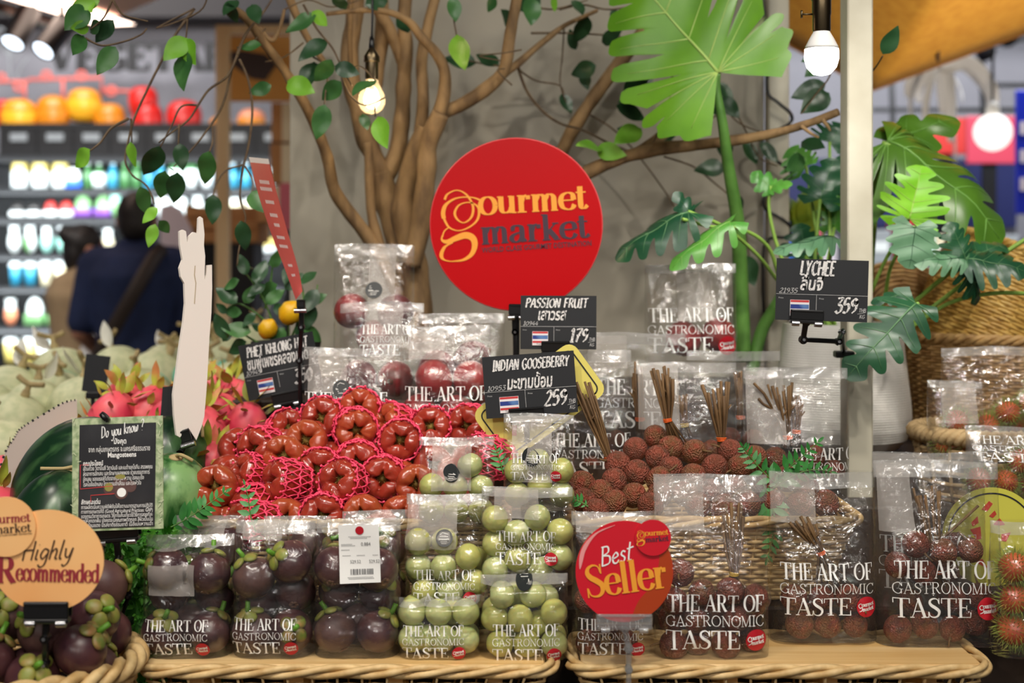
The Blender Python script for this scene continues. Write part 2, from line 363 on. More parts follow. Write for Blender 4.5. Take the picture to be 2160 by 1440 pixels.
Hd('5', .58, '.46 1 .14 .98 .1 .58 .36 .62 .48 .34 .32 .04 .05 .08'); Hd('7', .58, '.05 .95 .5 1 .3 .5 .2 0;.14 .5 .44 .54'); Hd('9', .58, '.44 .86 .24 .98 .08 .76 .22 .52 .44 .64 .46 .84 .44 .3 .2 0')
Hd('8', .58, '.3 .52 .1 .76 .28 .98 .46 .76 .3 .52 .08 .24 .28 .01 .5 .24 .3 .52'); Hd('6', .58, '.44 .96 .16 .66 .08 .26 .26 .0 .46 .24 .3 .5 .1 .34'); Hd(' ', .4, '0 0 0 0')
Hd('i', .26, '.1 .55 .08 .08 .2 .04;.13 .78 .14 .8'); Hd('g', .52, '.42 .5 .2 .56 .06 .26 .2 .05 .4 .3;.44 .52 .38 -.2 .16 -.38 .02 -.24'); Hd('h', .52, '.1 1 .06 0;.08 .34 .28 .56 .38 .4 .36 .06 .48 .03')
Hd('l', .26, '.12 1 .07 .1 .2 .03'); Hd('y', .5, '.06 .55 .12 .14 .3 .1 .42 .5;.44 .56 .34 -.16 .14 -.38 .02 -.28'); Hd('e', .46, '.06 .26 .36 .38 .24 .57 .06 .36 .1 .08 .28 .02 .42 .16'); Hd('s', .42, '.34 .5 .18 .57 .1 .4 .3 .22 .24 .03 .04 .08')
Hd('t', .38, '.2 .95 .12 .1 .28 .03;.02 .62 .4 .68'); Hd('o', .5, '.26 .56 .06 .34 .14 .04 .34 .1 .42 .4 .26 .56'); Hd('u', .54, '.06 .55 .08 .1 .26 .04 .42 .4 .44 .55;.44 .5 .42 .05 .52 .04')
Hd('k', .52, '.1 1 .06 0;.4 .56 .1 .24;.18 .3 .42 .02'); Hd('n', .54, '.08 .55 .06 0;.08 .34 .3 .57 .4 .4 .38 .05 .5 .03'); Hd('w', .66, '.05 .55 .1 .06 .28 .1 .32 .45;.32 .45 .38 .05 .54 .16 .58 .56'); Hd('?', .5, '.06 .8 .26 1 .44 .8 .26 .5 .2 .3;.17 .02 .18 .05'); Hd('/', .4, '.02 -.05 .38 1.0')
LAYER = [0]
def strip(mb, pts, ws, mp):
    n = len(pts)
    if n < 2: return
    vs = []; LAYER[0] = (LAYER[0]+1) % 14; lift = Vector((0, -2.5e-5*LAYER[0], 0))
    for i in range(n):
        t = pts[min(i+1, n-1)]-pts[max(i-1, 0)]
        L = math.hypot(t.x, t.y) or 1e-6; nx, ny = -t.y/L, t.x/L; h = ws[i]/2
        vs += [mp(pts[i].x+nx*h, pts[i].y+ny*h)+lift, mp(pts[i].x-nx*h, pts[i].y-ny*h)+lift]
    mb.add(vs, [(2*i, 2*i+1, 2*i+3, 2*i+2) for i in range(n-1)])
def strokes(glyph, thick, thin):
    """(points, widths) in letter units for one serif letter"""
    out = []
    for k, a in glyph:
        if k == 'o':
            pts = [Vector((a[0]+a[2]*math.cos(2*PI*i/28), a[1]+a[3]*math.sin(2*PI*i/28))) for i in range(29)]
        elif k == 'd':
            pts = [Vector((a[0]-a[2], a[1])), Vector((a[0]+a[2], a[1]))]; out.append((pts, [a[2]*2]*2)); continue
        else:
            q = [Vector((a[i], a[i+1])) for i in range(0, len(a), 2)]
            pts = cr(q, 5) if k in 'cs' else cr(q, 4) if len(q) > 2 else [q[0].lerp(q[1], i/5) for i in range(6)]
        ws = []
        n = len(pts)
        for i in range(n):
            t = pts[min(i+1, n-1)]-pts[max(i-1, 0)]; L = t.length or 1e-6
            if k == 'h': ww = thin
            elif k in 'vt': ww = thick
            elif k == 's': ww = thin+(thick*1.1-thin)*math.sin(PI*min(max((i/(n-1)-.1)/.8, 0), 1))**1.4
            else: ww = thin+(thick-thin)*(abs(t.y)/L)**1.6
            ws.append(ww)
        out.append((pts, ws))
    return out
def text_w(t, f): return sum((HAND[c][0] if f == 'hand' else ADV.get(c, .42)) for c in t)
def write(mb, text, x, z, width, height, mp, font='serif', thick=.17, thin=.045, shear=0.0, rot=0.0, nib=.7, rnd=0.0, fit=True):
    """letters of cap height `height` fitted to `width`, baseline start (x, z); mp(x, z) puts them on the surface"""
    tw = text_w(text, font); sx = (width/tw) if fit else height; cu = 0; ca, sa = math.cos(rot), math.sin(rot)
    for ch in text:
        if font == 'serif' and ch not in ADV: cu += .42; continue
        if font == 'serif': items = strokes(SERIF[ch], thick, thin); adv = ADV[ch]
        else:
            adv, ss = HAND[ch]; items = []
            for q in ss:
                pp = cr([Vector((q[i], q[i+1])) for i in range(0, len(q), 2)], 5); n = len(pp); ww = []
                for i in range(n):
                    t = pp[min(i+1, n-1)]-pp[max(i-1, 0)]; an = math.atan2(t.y, t.x)
                    ww.append(thin+(thick-thin)*abs(math.sin(an-nib)))
                items.append((pp, ww))
        jz = (RN.random()-.5)*rnd
        for pts, ws in items:
            loc = []
            for p_ in pts:
                lx = (cu+p_.x+shear*p_.y)*sx; lz = (p_.y+jz)*height
                loc.append(Vector((x+lx*ca-lz*sa, z+lx*sa+lz*ca)))
            strip(mb, loc, [q*(height*.6+sx*.4) for q in ws], mp)
        cu += adv
    return mb
def font_text(mb, text, x, z, width, mp, height=None, bold=0.0, shear=0.0, align='l', rot=0.0):
    """sans text in the built-in font, fitted to width (or to a height)"""
    c = bpy.data.curves.new('txt', 'FONT'); c.body = text; c.size = 1; c.shear = shear; c.offset = bold; c.resolution_u = 2
    o = bpy.data.objects.new('txt', c); COL.objects.link(o); dg = bpy.context.evaluated_depsgraph_get()
    me = bpy.data.meshes.new_from_object(o.evaluated_get(dg)); bpy.data.objects.remove(o); bpy.data.curves.remove(c)
    if not me.vertices: return mb
    xs = [v.co.x for v in me.vertices]; x0, x1 = min(xs), max(xs); k = (width/(x1-x0)) if width else height
    kz = height if height else k; ca, sa = math.cos(rot), math.sin(rot)
    wd = (x1-x0)*k; off = 0 if align == 'l' else -wd/2 if align == 'c' else -wd
    vs = []
    for v in me.vertices:
        lx, lz = (v.co.x-x0)*k+off, v.co.y*kz
        vs.append(mp(x+lx*ca-lz*sa, z+lx*sa+lz*ca))
    mb.add(vs, [tuple(p.vertices) for p in me.polygons]); bpy.data.meshes.remove(me)
    return mb
def flat(y): return lambda x, z: Vector((x, y, z))
def circle(cx, cz, r, n=40, rz=None): return [(cx+r*math.cos(2*PI*i/n), cz+(rz or r)*math.sin(2*PI*i/n)) for i in range(n)]
def rrect(w, h, r, n=5, cx=0, cz=0):
    o = []
    for sx, sz, a0 in ((1, -1, -PI/2), (1, 1, 0), (-1, 1, PI/2), (-1, -1, PI)):
        for i in range(n+1):
            a = a0+PI/2*i/n; o.append((cx+sx*(w/2-r)+r*math.cos(a), cz+sz*(h/2-r)+r*math.sin(a)))
    return o
# ------------------------------------------------------------------ shared materials
mat('wall_paint', (178, 172, 156), .8, (154, 148, 134), 3, 5, .3, .7, bump=.05, bscale=40)
mat('store_wall', (142, 142, 150), .7, (130, 130, 138), 1.5)
mat('dark_paint', (60, 60, 66), .7); mat('black_metal', (20, 20, 22), .35); mat('black_shelf', (13, 13, 16), .6)
mat('black_plastic', (16, 16, 18), .28, spec=.6); mat('screw_metal', (190, 190, 195), .25, metal=1)
mat('floor_tile', (140, 134, 126), .3, (120, 114, 108), 4)
mat('ceiling_dark', (58, 55, 56), .8); mat('soffit', (214, 170, 150), .6); mat('cream_paint', (206, 202, 184), .45, (178, 172, 152), 9, 8, .25, .78, bump=.08, bscale=25)
mat('pale_wood', (240, 212, 166), .55, (222, 188, 138), 10, 3, stretch=(1, 1, .15)); mat('board_wood', (238, 206, 150), .4, (216, 174, 110), 6, 5, stretch=(.35, 6, 6), bump=.05)
mat('stand_wood', (58, 40, 26), .6, (40, 28, 18), 5, 4)
mat('card_brown', (190, 140, 90), .8, (176, 126, 78), 6); mat('white_gloss', (240, 240, 238), .25); mat('white_matte', (226, 220, 212), .7)
mat('lettering_dark', (12, 13, 18), .6); mat('cold_lamp', (255, 255, 255), .4, emit=4, ecol=(225, 240, 255)); mat('warm_strip', (255, 240, 225), .4, emit=7, ecol=(255, 224, 205))
mat('led_globe', (255, 255, 255), .4, emit=16, ecol=(255, 250, 240))
for n, c in dict(p_white=(232, 238, 236), p_yellow=(222, 200, 110), p_green=(120, 170, 110), p_leaf=(60, 110, 60), p_teal=(40, 130, 160), p_blue=(50, 110, 220), p_purple=(120, 70, 160),
                 p_red=(190, 50, 45), p_orange=(240, 150, 40), p_salmon=(240, 150, 110), p_cream=(226, 214, 180), p_dark=(40, 36, 34), p_pink=(220, 90, 110), p_mint=(160, 215, 200), p_amber=(214, 130, 22), p_gold=(246, 178, 40), p_crimson=(206, 34, 28), p_grey=(150, 156, 160), p_navy=(34, 40, 86), p_royal=(20, 40, 170), p_rose=(190, 64, 84), p_lilac=(216, 206, 216)).items(): mat(n, c, .35)
# ------------------------------------------------------------------ room shell
struct('floor', MB().box((0, 5, -.05), (12, 14, .1)), 'floor_tile')
struct('ceiling', MB().box((0, 5, 4.25), (12, 14, .1)), 'ceiling_dark')
struct('wall_back', MB().box((0, 10.0, 2.1), (12, .1, 4.2)), 'store_wall')
struct('wall_left', MB().box((-6.05, 5, 2.1), (.1, 14, 4.2)), 'store_wall')
struct('wall_right', MB().box((6.05, 5, 2.1), (.1, 14, 4.2)), 'store_wall')
YW = 3.24
xl, xr = P(611, 0, YW).x, P(1612, 0, YW).x
struct('wall_display', MB().box(((xl+xr)/2, YW+.03, 1.35), (xr-xl, .06, 2.7), bev=.002), 'wall_paint')
a, b = P(1622, 0, 3.2).x, P(1666, 0, 3.2).x
struct('trim_1', MB().box(((a+b)/2, 3.23, 1.5), (b-a, .05, 3.0), bev=.003), 'cream_paint')
# bulkhead over the fridge aisle
mb = MB().box((0, 9.75, 3.68), (11.9, .3, 1.1)); struct('trim_2', mb, 'ceiling_dark')
Zs = 2.60
def onz(px, py, Z):
    Y = (Z-CAM_Z)*FPX/(HOR-py); return Vector(((px-1080)*Y/FPX, Y, Z))
c0, c1, c2 = onz(200, 54, Zs), onz(-420, -130, Zs), onz(640, -130, Zs); c3 = c1+c2-c0
soff = thing('ceiling_light_box', 'salmon-toned boxed ceiling panel with a glowing strip, top left corner', 'ceiling light', c0)
mb = MB(); up = Vector((0, 0, .35)); q = [c0, c1, c3, c2]; mb.add(q+[v+up for v in q], [(0, 1, 2, 3), (7, 6, 5, 4)]+[(i, i+4, (i+1) % 4+4, (i+1) % 4) for i in range(4)])
mb.build('housing', 'soffit', soff, True, False)
d = (c1-c0); nrm = Vector((-d.y, d.x, 0)).normalized(); nrm = -nrm if nrm.dot(c2-c0) < 0 else nrm
dn = Vector((0, 0, -.012))
mb = MB().add([c0+dn+d*.02+nrm*.05, c0+dn+d*.98+nrm*.05, c0+dn+d*.98+nrm*.30, c0+dn+d*.02+nrm*.24], [(0, 1, 2, 3)]); mb.build('light_strip', 'warm_strip', soff, True, False, label='glowing white light strip')
# track with two spot heads under the box edge
tr = thing('spotlight_track', 'black ceiling track running along the salmon light box edge', 'light track', c0)
mb = MB(); mb.tube([c0-nrm*.08+Vector((0, 0, -.02)), c1-nrm*.08+Vector((0, 0, -.02))], .03, 4); mb.build('rail', 'black_metal', tr, True, False)
for (px, py, tx, ty, nm) in ((42, 62, 27, 90, 'left'), (112, 82, 93, 104, 'right')):
    Y = 6.2; p0 = P(px, py, Y); p1 = P(tx, ty, Y-.045)
    t = thing('spotlight', f'black cylindrical spotlight glowing white, {nm} one of the pair on the ceiling track', 'spotlight', p0, 'track spotlights')
    dr = (p1-p0).normalized(); M = frame(dr, p0)
    MB().lathe([(0, -.12), (.045, -.12), (.052, -.10), (.052, .085), (.046, .085), (.046, .07), (0, .07)], 20, M).build('housing', 'black_metal', t, True, auto=40)
    MB().lathe([(.0, .08), (.045, .08), (.045, .076), (0, .076)], 20, M).build('lens', 'cold_lamp', t, True)
    MB().tube(cr([p0, p0+Vector((.03, .02, .08)), p0+Vector((.02, .04, .2)), p0+Vector((0, .05, .3))], 4), .014, 6).build('bracket', 'black_metal', t, True)
# wall lettering
t = thing('wall_sign', 'dark VEGETABLES lettering on grey wall above the fridge shelves', 'sign', P(360, 150, 9.55))
s = S(9.55); mb = MB(); o = P(104, 148, 9.55)
write(mb, 'VEGETABLES', 0, 0, 520*s, 56*s, lambda x, z: Vector((x, 0, z))+o, thick=.36, thin=.15)
mb.build('lettering', 'lettering_dark', t, True, False)
# line drawing on the wall left of the sign
t = thing('wall_drawing', 'thin grey line drawing of a leafy vegetable on the wall behind spotlights', 'wall drawing', P(20, 160, 9.56))
mb = MB()
for q in ([(22, 180), (20, 120), (30, 60), (24, 40)], [(20, 120), (0, 90), (-6, 60), (14, 70), (20, 120)], [(28, 130), (50, 100), (52, 70), (34, 84), (26, 120)], [(30, 180), (40, 150), (60, 120)]):
    mb.tube([P(v.x, v.y, 9.56) for v in cr([Vector((*k, 0)) for k in q], 5)], .006, 5)
mb.build('line_work', 'p_grey', t, True)
# ------------------------------------------------------------------ far fridge shelves
YS = 9.0; s9 = S(YS)
def zy(py, Y=YS): return CAM_Z-(py-HOR)*Y/FPX
XL, XR = P(-190, 0, YS).x, P(606, 0, YS).x
fr = thing('shelf_unit', 'long black open fridge shelving full of lit produce along the far wall', 'shelf', (XL, YS, 0))
mb = MB().box(((XL+XR)/2, YS+.52, zy(332)/2), (XR-XL, .04, zy(332)), bev=0); mb.build('back_panel', 'black_shelf', fr, True, False)
boards = [397, 459, 537, 606, 692, 770]
for i, by in enumerate(boards):
    z = zy(by); dep = .34+.025*i
    MB().box(((XL+XR)/2, YS+.5-dep/2, z-.015), (XR-XL, dep, .03)).build('shelf_board', 'black_shelf', fr, True, False)
    MB().box(((XL+XR)/2, YS+.5-dep-.008, z-.012), (XR-XL, .012, .045)).build('price_rail', 'black_metal', fr, True, False)
MB().box(((XL+XR)/2, YS+.2, zy(820)/2), (XR-XL, .6, zy(812))).build('plinth', 'black_shelf', fr, True, False)
MB().box(((XL+XR)/2, YS+.32, zy(330)), (XR-XL, .36, .05)).build('top_board', 'black_shelf', fr, True, False)
for i, by in enumerate([332]+boards[:-1]):
    z = zy(by)-.05; dep = .36+.025*i
    lamp('shelf_light', 'AREA', ((XL+XR)/2, YS+.5-dep-.06, z), 11, (.86, .95, 1), 2.3, ((XL+XR)/2, YS+.35, z-.12), size_y=.04)
# crates on top of the unit
crate = Proto('plastic_crate', 'crate')
mb = MB(); W, D, H = .24, .34, .20
mb.box((0, 0, .01), (W, D, .02)); mb.box((0, -D/2, H/2), (W, .015, H)); mb.box((0, D/2, H/2), (W, .015, H)); mb.box((-W/2, 0, H/2), (.015, D, H)); mb.box((W/2, 0, H/2), (.015, D, H)); mb.box((0, -D/2-.004, H-.02), (W+.02, .02, .03))
crate.part('body', mb, 'black_shelf', smooth=False); mb = MB().box((0, -D/2-.012, H*.55), (.11, .004, .05)); crate.part('label_plate', mb, 'p_grey', smooth=False)
for k in range(8):
    crate.place(Tm((P(22+78*k, 0, YS).x, YS+.33, zy(330)+.026)), f'black plastic crate above the fridge shelves, {ORD[k+1]} from left', 'crates on top of the fridge shelves', skip=() if k in (1, 2) else ())
# rounded tubs standing on the crates
def tubp(name, body, lid):
    p = Proto(name, 'tub'); p.part('body', MB().lathe([(0, 0), (.30, 0), (.40, .10), (.47, .35), (.49, .62), (.46, .66)], 20), body); p.part('rounded_lid', MB().lathe([(.47, .64), (.47, .70), (.40, .86), (.25, .96), (0, 1.0)], 20), lid); return p
tub = {k: tubp('storage_tub', a, b) for k, (a, b) in dict(gold=('p_gold', 'p_orange'), amber=('p_amber', 'p_amber'), red=('p_crimson', 'p_crimson'), salmon=('p_orange', 'p_salmon')).items()}
for px, py, wd, ht, k, lb in ((40, 290, 84, 84, 'gold', 'golden yellow tub with pale lid, above shelves at far left'), (112, 290, 78, 92, 'amber', 'amber tub between golden and yellow tubs above the shelves'), (178, 258, 78, 74, 'gold', 'golden tub raised on a black crate above shelves'),
                              (232, 290, 70, 74, 'amber', 'dull amber tub left of the red tubs above the shelves'), (302, 246, 66, 66, 'red', 'upper red tub stacked behind on top of another'), (312, 296, 68, 82, 'red', 'large crimson tub in front of a red one above shelves'),
                              (388, 292, 80, 84, 'red', 'orange-red tub right of the crimson one above shelves'), (466, 292, 54, 48, 'amber', 'small amber tub just left of the pale wood post'), (531, 290, 64, 62, 'salmon', 'orange tub with pale domed lid right of wood post'), (6, 268, 44, 60, 'red', 'red tub cut by left picture edge above shelves')):
    p = P(px, py, YS+.25); tub[k].place(Tm((p.x, YS+.25, p.z), sc=(wd*s9, wd*s9*.8, ht*s9)), lb, 'tubs above the fridge shelves')
t = thing('display_rail', 'red metal display rail with round hooks on the grey wall above tubs', 'rail', P(60, 170, 9.5))
mb = MB()
for q in ([(-40, 172), (60, 172), (60, 168), (215, 164), (215, 200)], [(52, 172), (52, 215)], [(133, 168), (133, 220)], [(215, 190), (330, 196)]): mb.tube([P(x, y, 9.5) for x, y in q], .012, 6)
for x, y in ((98, 160), (172, 160), (40, 183), (235, 192), (2, 165)): mb.tube([P(x+9*math.cos(a*.52), y+9*math.sin(a*.52), 9.5) for a in range(12)], .012, 6, closed=True)
mb.build('rail', mat('rail_red', (226, 110, 100), .5), t, True)
# products: jars, cups, bottles, packs
PR = {}
def product(kind, c1, c2):
    k = (kind, c1, c2)
    if k in PR: return PR[k]
    if kind == 'jar':
        p = Proto('jar', 'jar'); p.part('body', MB().lathe([(0, 0), (.42, 0), (.46, .05), (.46, .62), (.38, .72)], 14), c1, auto=40); p.part('lid', MB().lathe([(.42, .70), (.42, .96), (.38, 1), (0, 1)], 14), c2, auto=40)
    elif kind == 'bottle':
        p = Proto('bottle', 'bottle'); p.part('body', MB().lathe([(0, 0), (.44, 0), (.48, .04), (.48, .55), (.3, .75), (.17, .85), (.17, .92)], 14), c1); p.part('cap', MB().lathe([(.2, .9), (.2, 1), (0, 1)], 12), c2)
    elif kind == 'cup':
        p = Proto('plastic_cup', 'cup'); p.part('body', MB().lathe([(0, 0), (.36, 0), (.48, .8)], 14), c1); p.part('lid', MB().lathe([(.5, .78), (.5, .86), (.36, 1), (0, 1)], 14), c2)
    elif kind == 'bag':
        p = Proto('leafy_pack', 'pack'); p.part('contents', MB().ball((0, 0, .42), (.44, .3, .42), 14, 10), c1)
        p.part('wrapper_top', MB().lathe([(.40, .62), (.3, .78), (.36, 1), (0, 1)], 12), c2)
    else:
        p = Proto('produce_tray', 'tray'); p.part('tray', MB().box((0, 0, .2), (.96, .7, .4), bev=.06), c2); p.part('contents', MB().ball((0, 0, .5), (.45, .32, .45), 14, 10), c1)
    PR[k] = p; return p
rows = [('top lit shelf', 395, [('jar', 'p_white', 'p_yellow', 12, 44, 3, 58), ('tray', 'p_white', 'p_blue', 128, 40, 1, 52), ('bottle', 'p_leaf', 'p_white', 160, 24, 2, 62), ('cup', 'p_white', 'p_white', 184, 38, 1, 36), ('bottle', 'p_teal', 'p_white', 214, 25, 1, 62), ('bottle', 'p_leaf', 'p_green', 240, 25, 2, 60), ('bottle', 'p_teal', 'p_white', 292, 26, 2, 62), ('cup', 'p_white', 'p_leaf', 350, 34, 3, 56), ('bottle', 'p_teal', 'p_white', 448, 27, 3, 60), ('cup', 'p_white', 'p_white', 535, 32, 2, 54)]),
        ('second lit shelf', 457, [('tray', 'p_dark', 'p_white', 10, 36, 2, 36), ('tray', 'p_red', 'p_white', 82, 34, 2, 40), ('tray', 'p_green', 'p_purple', 152, 44, 2, 54), ('bag', 'p_green', 'p_mint', 222, 36, 2, 58), ('cup', 'p_white', 'p_white', 290, 36, 3, 46), ('bag', 'p_white', 'p_white', 400, 36, 2, 48), ('cup', 'p_cream', 'p_white', 480, 38, 2, 44), ('tray', 'p_cream', 'p_white', 556, 40, 1, 40)]),
        ('third lit shelf', 535, [('bag', 'p_white', 'p_white', 6, 34, 2, 62), ('bag', 'p_green', 'p_white', 40, 34, 1, 58), ('bag', 'p_mint', 'p_white', 76, 33, 3, 60), ('bag', 'p_cream', 'p_white', 176, 32, 2, 56), ('tray', 'p_yellow', 'p_white', 485, 36, 3, 38)]),
        ('fourth lit shelf', 604, [('cup', 'p_teal', 'p_white', 12, 32, 2, 54), ('cup', 'p_cream', 'p_white', 76, 30, 3, 56), ('cup', 'p_mint', 'p_white', 166, 32, 2, 52), ('tray', 'p_salmon', 'p_white', 476, 44, 2, 40)]),
        ('fifth lit shelf', 690, [('bag', 'p_salmon', 'p_white', 4, 36, 1, 60), ('tray', 'p_white', 'p_green', 56, 46, 2, 68), ('bag', 'p_orange', 'p_salmon', 146, 34, 2, 64), ('tray', 'p_red', 'p_white', 480, 40, 2, 46)]),
        ('lowest lit shelf', 768, [('cup', 'p_yellow', 'p_white', 8, 38, 2, 56), ('cup', 'p_white', 'p_white', 78, 36, 1, 50), ('cup', 'p_mint', 'p_cream', 112, 36, 2, 58), ('cup', 'p_white', 'p_cream', 190, 36, 2, 48)])]
CN = dict(p_white='white', p_yellow='yellow', p_green='pale green', p_leaf='leaf green', p_teal='teal', p_blue='blue', p_purple='purple', p_red='red', p_orange='orange', p_salmon='salmon', p_cream='cream', p_dark='dark', p_mint='mint')
KN = dict(jar='jar', bottle='bottle', cup='lidded cup', bag='wrapped bunch', tray='packed tray')
for ri, (rn, by, items) in enumerate(rows):
    n = 0; z = zy(by)+.002
    for kind, c1, c2, x0, pitch, cnt, ht in items:
        for k in range(cnt):
            n += 1; px = x0+k*pitch; wd = pitch*.9*s9; Y = YS+.26-.025*ri
            product(kind, c1, c2).place(Tm((P(px, 0, YS).x, Y, z), (0, 0, RN.uniform(-.2, .2)), (wd, wd*.9, ht*s9*.96)), f'{CN[c1]} {KN[kind]}, {ORD[n]} from left on the {rn} of the far fridge', f'goods on the {rn}')
# wood frame, hanging board, cartons between fridge and display
t = thing('wooden_gateway', 'pale wood post-and-beam frame standing in the aisle left of the grey panel', 'frame', P(470, 1200, 6.0))
a, b = P(457, 0, 6).x, P(484, 0, 6).x; zt = P(0, 54, 6).z
MB().box(((a+b)/2, 6, zt/2), (b-a, b-a, zt), bev=.004).build('post', 'pale_wood', t, True, False)
MB().box(((a+P(800, 0, 6).x)/2, 6, zt-.018), (P(800, 0, 6).x-a, .05, .036), bev=.004).build('beam', 'pale_wood', t, True, False)
t = thing('hanging_board', 'orange-brown hanging board with a dark leaf shape, behind the wood post', 'sign board', P(550, 150, 6.5))
a, b = P(484, 0, 6.5).x, P(640, 0, 6.5).x; z0, z1 = P(0, 214, 6.5).z, P(0, 76, 6.5).z
MB().box(((a+b)/2, 6.5, (z0+z1)/2), (b-a, .03, z1-z0)).build('panel', mat('amber_board', (206, 148, 70), .6), t, True, False)
for x_ in (a+.03, b-.03): MB().tube([Vector((x_, 6.5, z1)), Vector((x_, 6.5, 4.21))], .004, 6).build('hanging_wire', 'black_metal', t, True)
o = P(540, 140, 6.48); k = S(6.48)
MB().face([(-58*k, 30*k), (-30*k, 34*k), (20*k, 26*k), (44*k, 4*k), (20*k, -30*k), (-10*k, -26*k), (-50*k, 2*k)], 0, Matrix.Translation(o)).build('leaf_print', mat('leaf_brown', (58, 46, 44), .6), t, True, False)
for i, (x0, x1, y0, y1, Y) in enumerate(((572, 640, 215, 300, 6.8), (570, 640, 302, 388, 6.8), (540, 640, 390, 470, 6.8))):
    p0, p1 = P(x0, y1, Y), P(x1, y0, Y); t = thing('cardboard_carton', f'brown cardboard carton beside the grey panel edge, {("topmost", "middle", "bottom")[i]} of three stacked', 'carton', ((p0.x+p1.x)/2, Y, p0.z), 'stacked cartons')
    MB().box(((p0.x+p1.x)/2, Y+.15, (p0.z+p1.z)/2), (p1.x-p0.x, .3, p1.z-p0.z-.004), bev=.004).build('body', 'card_brown', t, True, False)
    MB().box(((p0.x+p1.x)/2, Y-.002, (p0.z+p1.z)/2), (.05, .004, p1.z-p0.z-.01)).build('tape_strip', 'p_cream', t, True, False)
t = thing('wood_crate_stand', 'tan slatted crate on a pedestal behind the blue-shirted shopper', 'crate', P(480, 900, 6.9))
p0, p1 = P(395, 512, 6.9), P(542, 432, 6.9); w_ = p1.x-p0.x; h_ = p1.z-p0.z; cx = (p0.x+p1.x)/2
mb = MB()
for k in range(3): mb.box((cx, 6.9, p0.z+h_*(.16+.33*k)), (w_, .02, h_*.26))
mb.box((cx, 7.2, (p0.z+p1.z)/2), (w_, .02, h_)); mb.box((p0.x, 7.05, (p0.z+p1.z)/2), (.02, .3, h_)); mb.box((p1.x, 7.05, (p0.z+p1.z)/2), (.02, .3, h_)); mb.box((cx, 7.05, p0.z+.01), (w_, .3, .02))
mb.build('crate_body', 'card_brown', t, True, False); MB().box((cx, 7.05, p0.z/2), (w_*.9, .28, p0.z-.004)).build('pedestal', 'black_shelf', t, True, False)
t = thing('red_sign', 'narrow red sign with rounded top beside the grey panel edge', 'sign', P(606, 480, 5.8))
o = P(606, 470, 5.8); k = S(5.8); MB().slab(rrect(34*k, 100*k, 10*k, 5, 0, 35*k), .01, Matrix.Translation(o)).build('panel', 'p_pink', t, True, False); MB().box((o.x, o.y+.02, o.z/2), (.03, .02, o.z)).build('stand_post', 'black_metal', t, True, False)
t = thing('white_board', 'pale lilac rounded board standing behind the shopper in blue', 'board', P(370, 900, 6.75))
o = P(372, 590, 6.75); k = S(6.75); MB().slab([(-34*k, 0), (40*k, 0), (44*k, 60*k), (30*k, 110*k), (10*k, 150*k), (-10*k, 160*k), (-34*k, 156*k)], .012, Matrix.Translation(o)).build('panel', 'p_lilac', t, True, False)
MB().box((o.x, o.y+.02, o.z/2), (.05, .02, o.z)).build('stand_post', 'black_metal', t, True, False)
# ------------------------------------------------------------------ shoppers
mat('skin', (176, 122, 96), .5, sss=.0); mat('hair', (22, 18, 18), .5, (34, 28, 26), 60, 3, stretch=(1, 1, .1)); mat('navy_shirt', (26, 42, 82), .85, (20, 34, 70), 8, bump=.15, bscale=14, bdist=.01); mat('dark_trousers', (40, 40, 50), .8)
mat('beige_cloth', (176, 152, 118), .85, (160, 136, 104), 8, bump=.15, bscale=12, bdist=.01); mat('strap_brown', (46, 34, 28), .6); mat('plaid', (150, 60, 60), .85, (120, 116, 124), 22, 1.5, .4, .6, kind='wave'); mat('shoe_dark', (30, 28, 28), .5); mat('plastic_bag_white', (232, 232, 230), .4)
def caps(mb, a, b, ra, rb, n=14):
    a, b = Vector(a), Vector(b); d = (b-a); L = d.length or 1e-4; M = frame(d, a); pr = []
    for i in range(5): t = PI/2*i/4; pr.append((ra*math.sin(t)+1e-6, -ra*math.cos(t)))
    for i in range(5): t = PI/2*i/4; pr.append((rb*math.cos(t)+1e-6, L+rb*math.sin(t)))
    mb.lathe(pr, n, M)
def fused(name, mb, m, parent, vox, sm=6):
    o = mb.build(name, m, parent); r = o.modifiers.new('fuse', 'REMESH'); r.mode = 'VOXEL'; r.voxel_size = vox; r.use_smooth_shade = True
    k = o.modifiers.new('soft', 'SMOOTH'); k.iterations = sm; k.factor = .5; return o
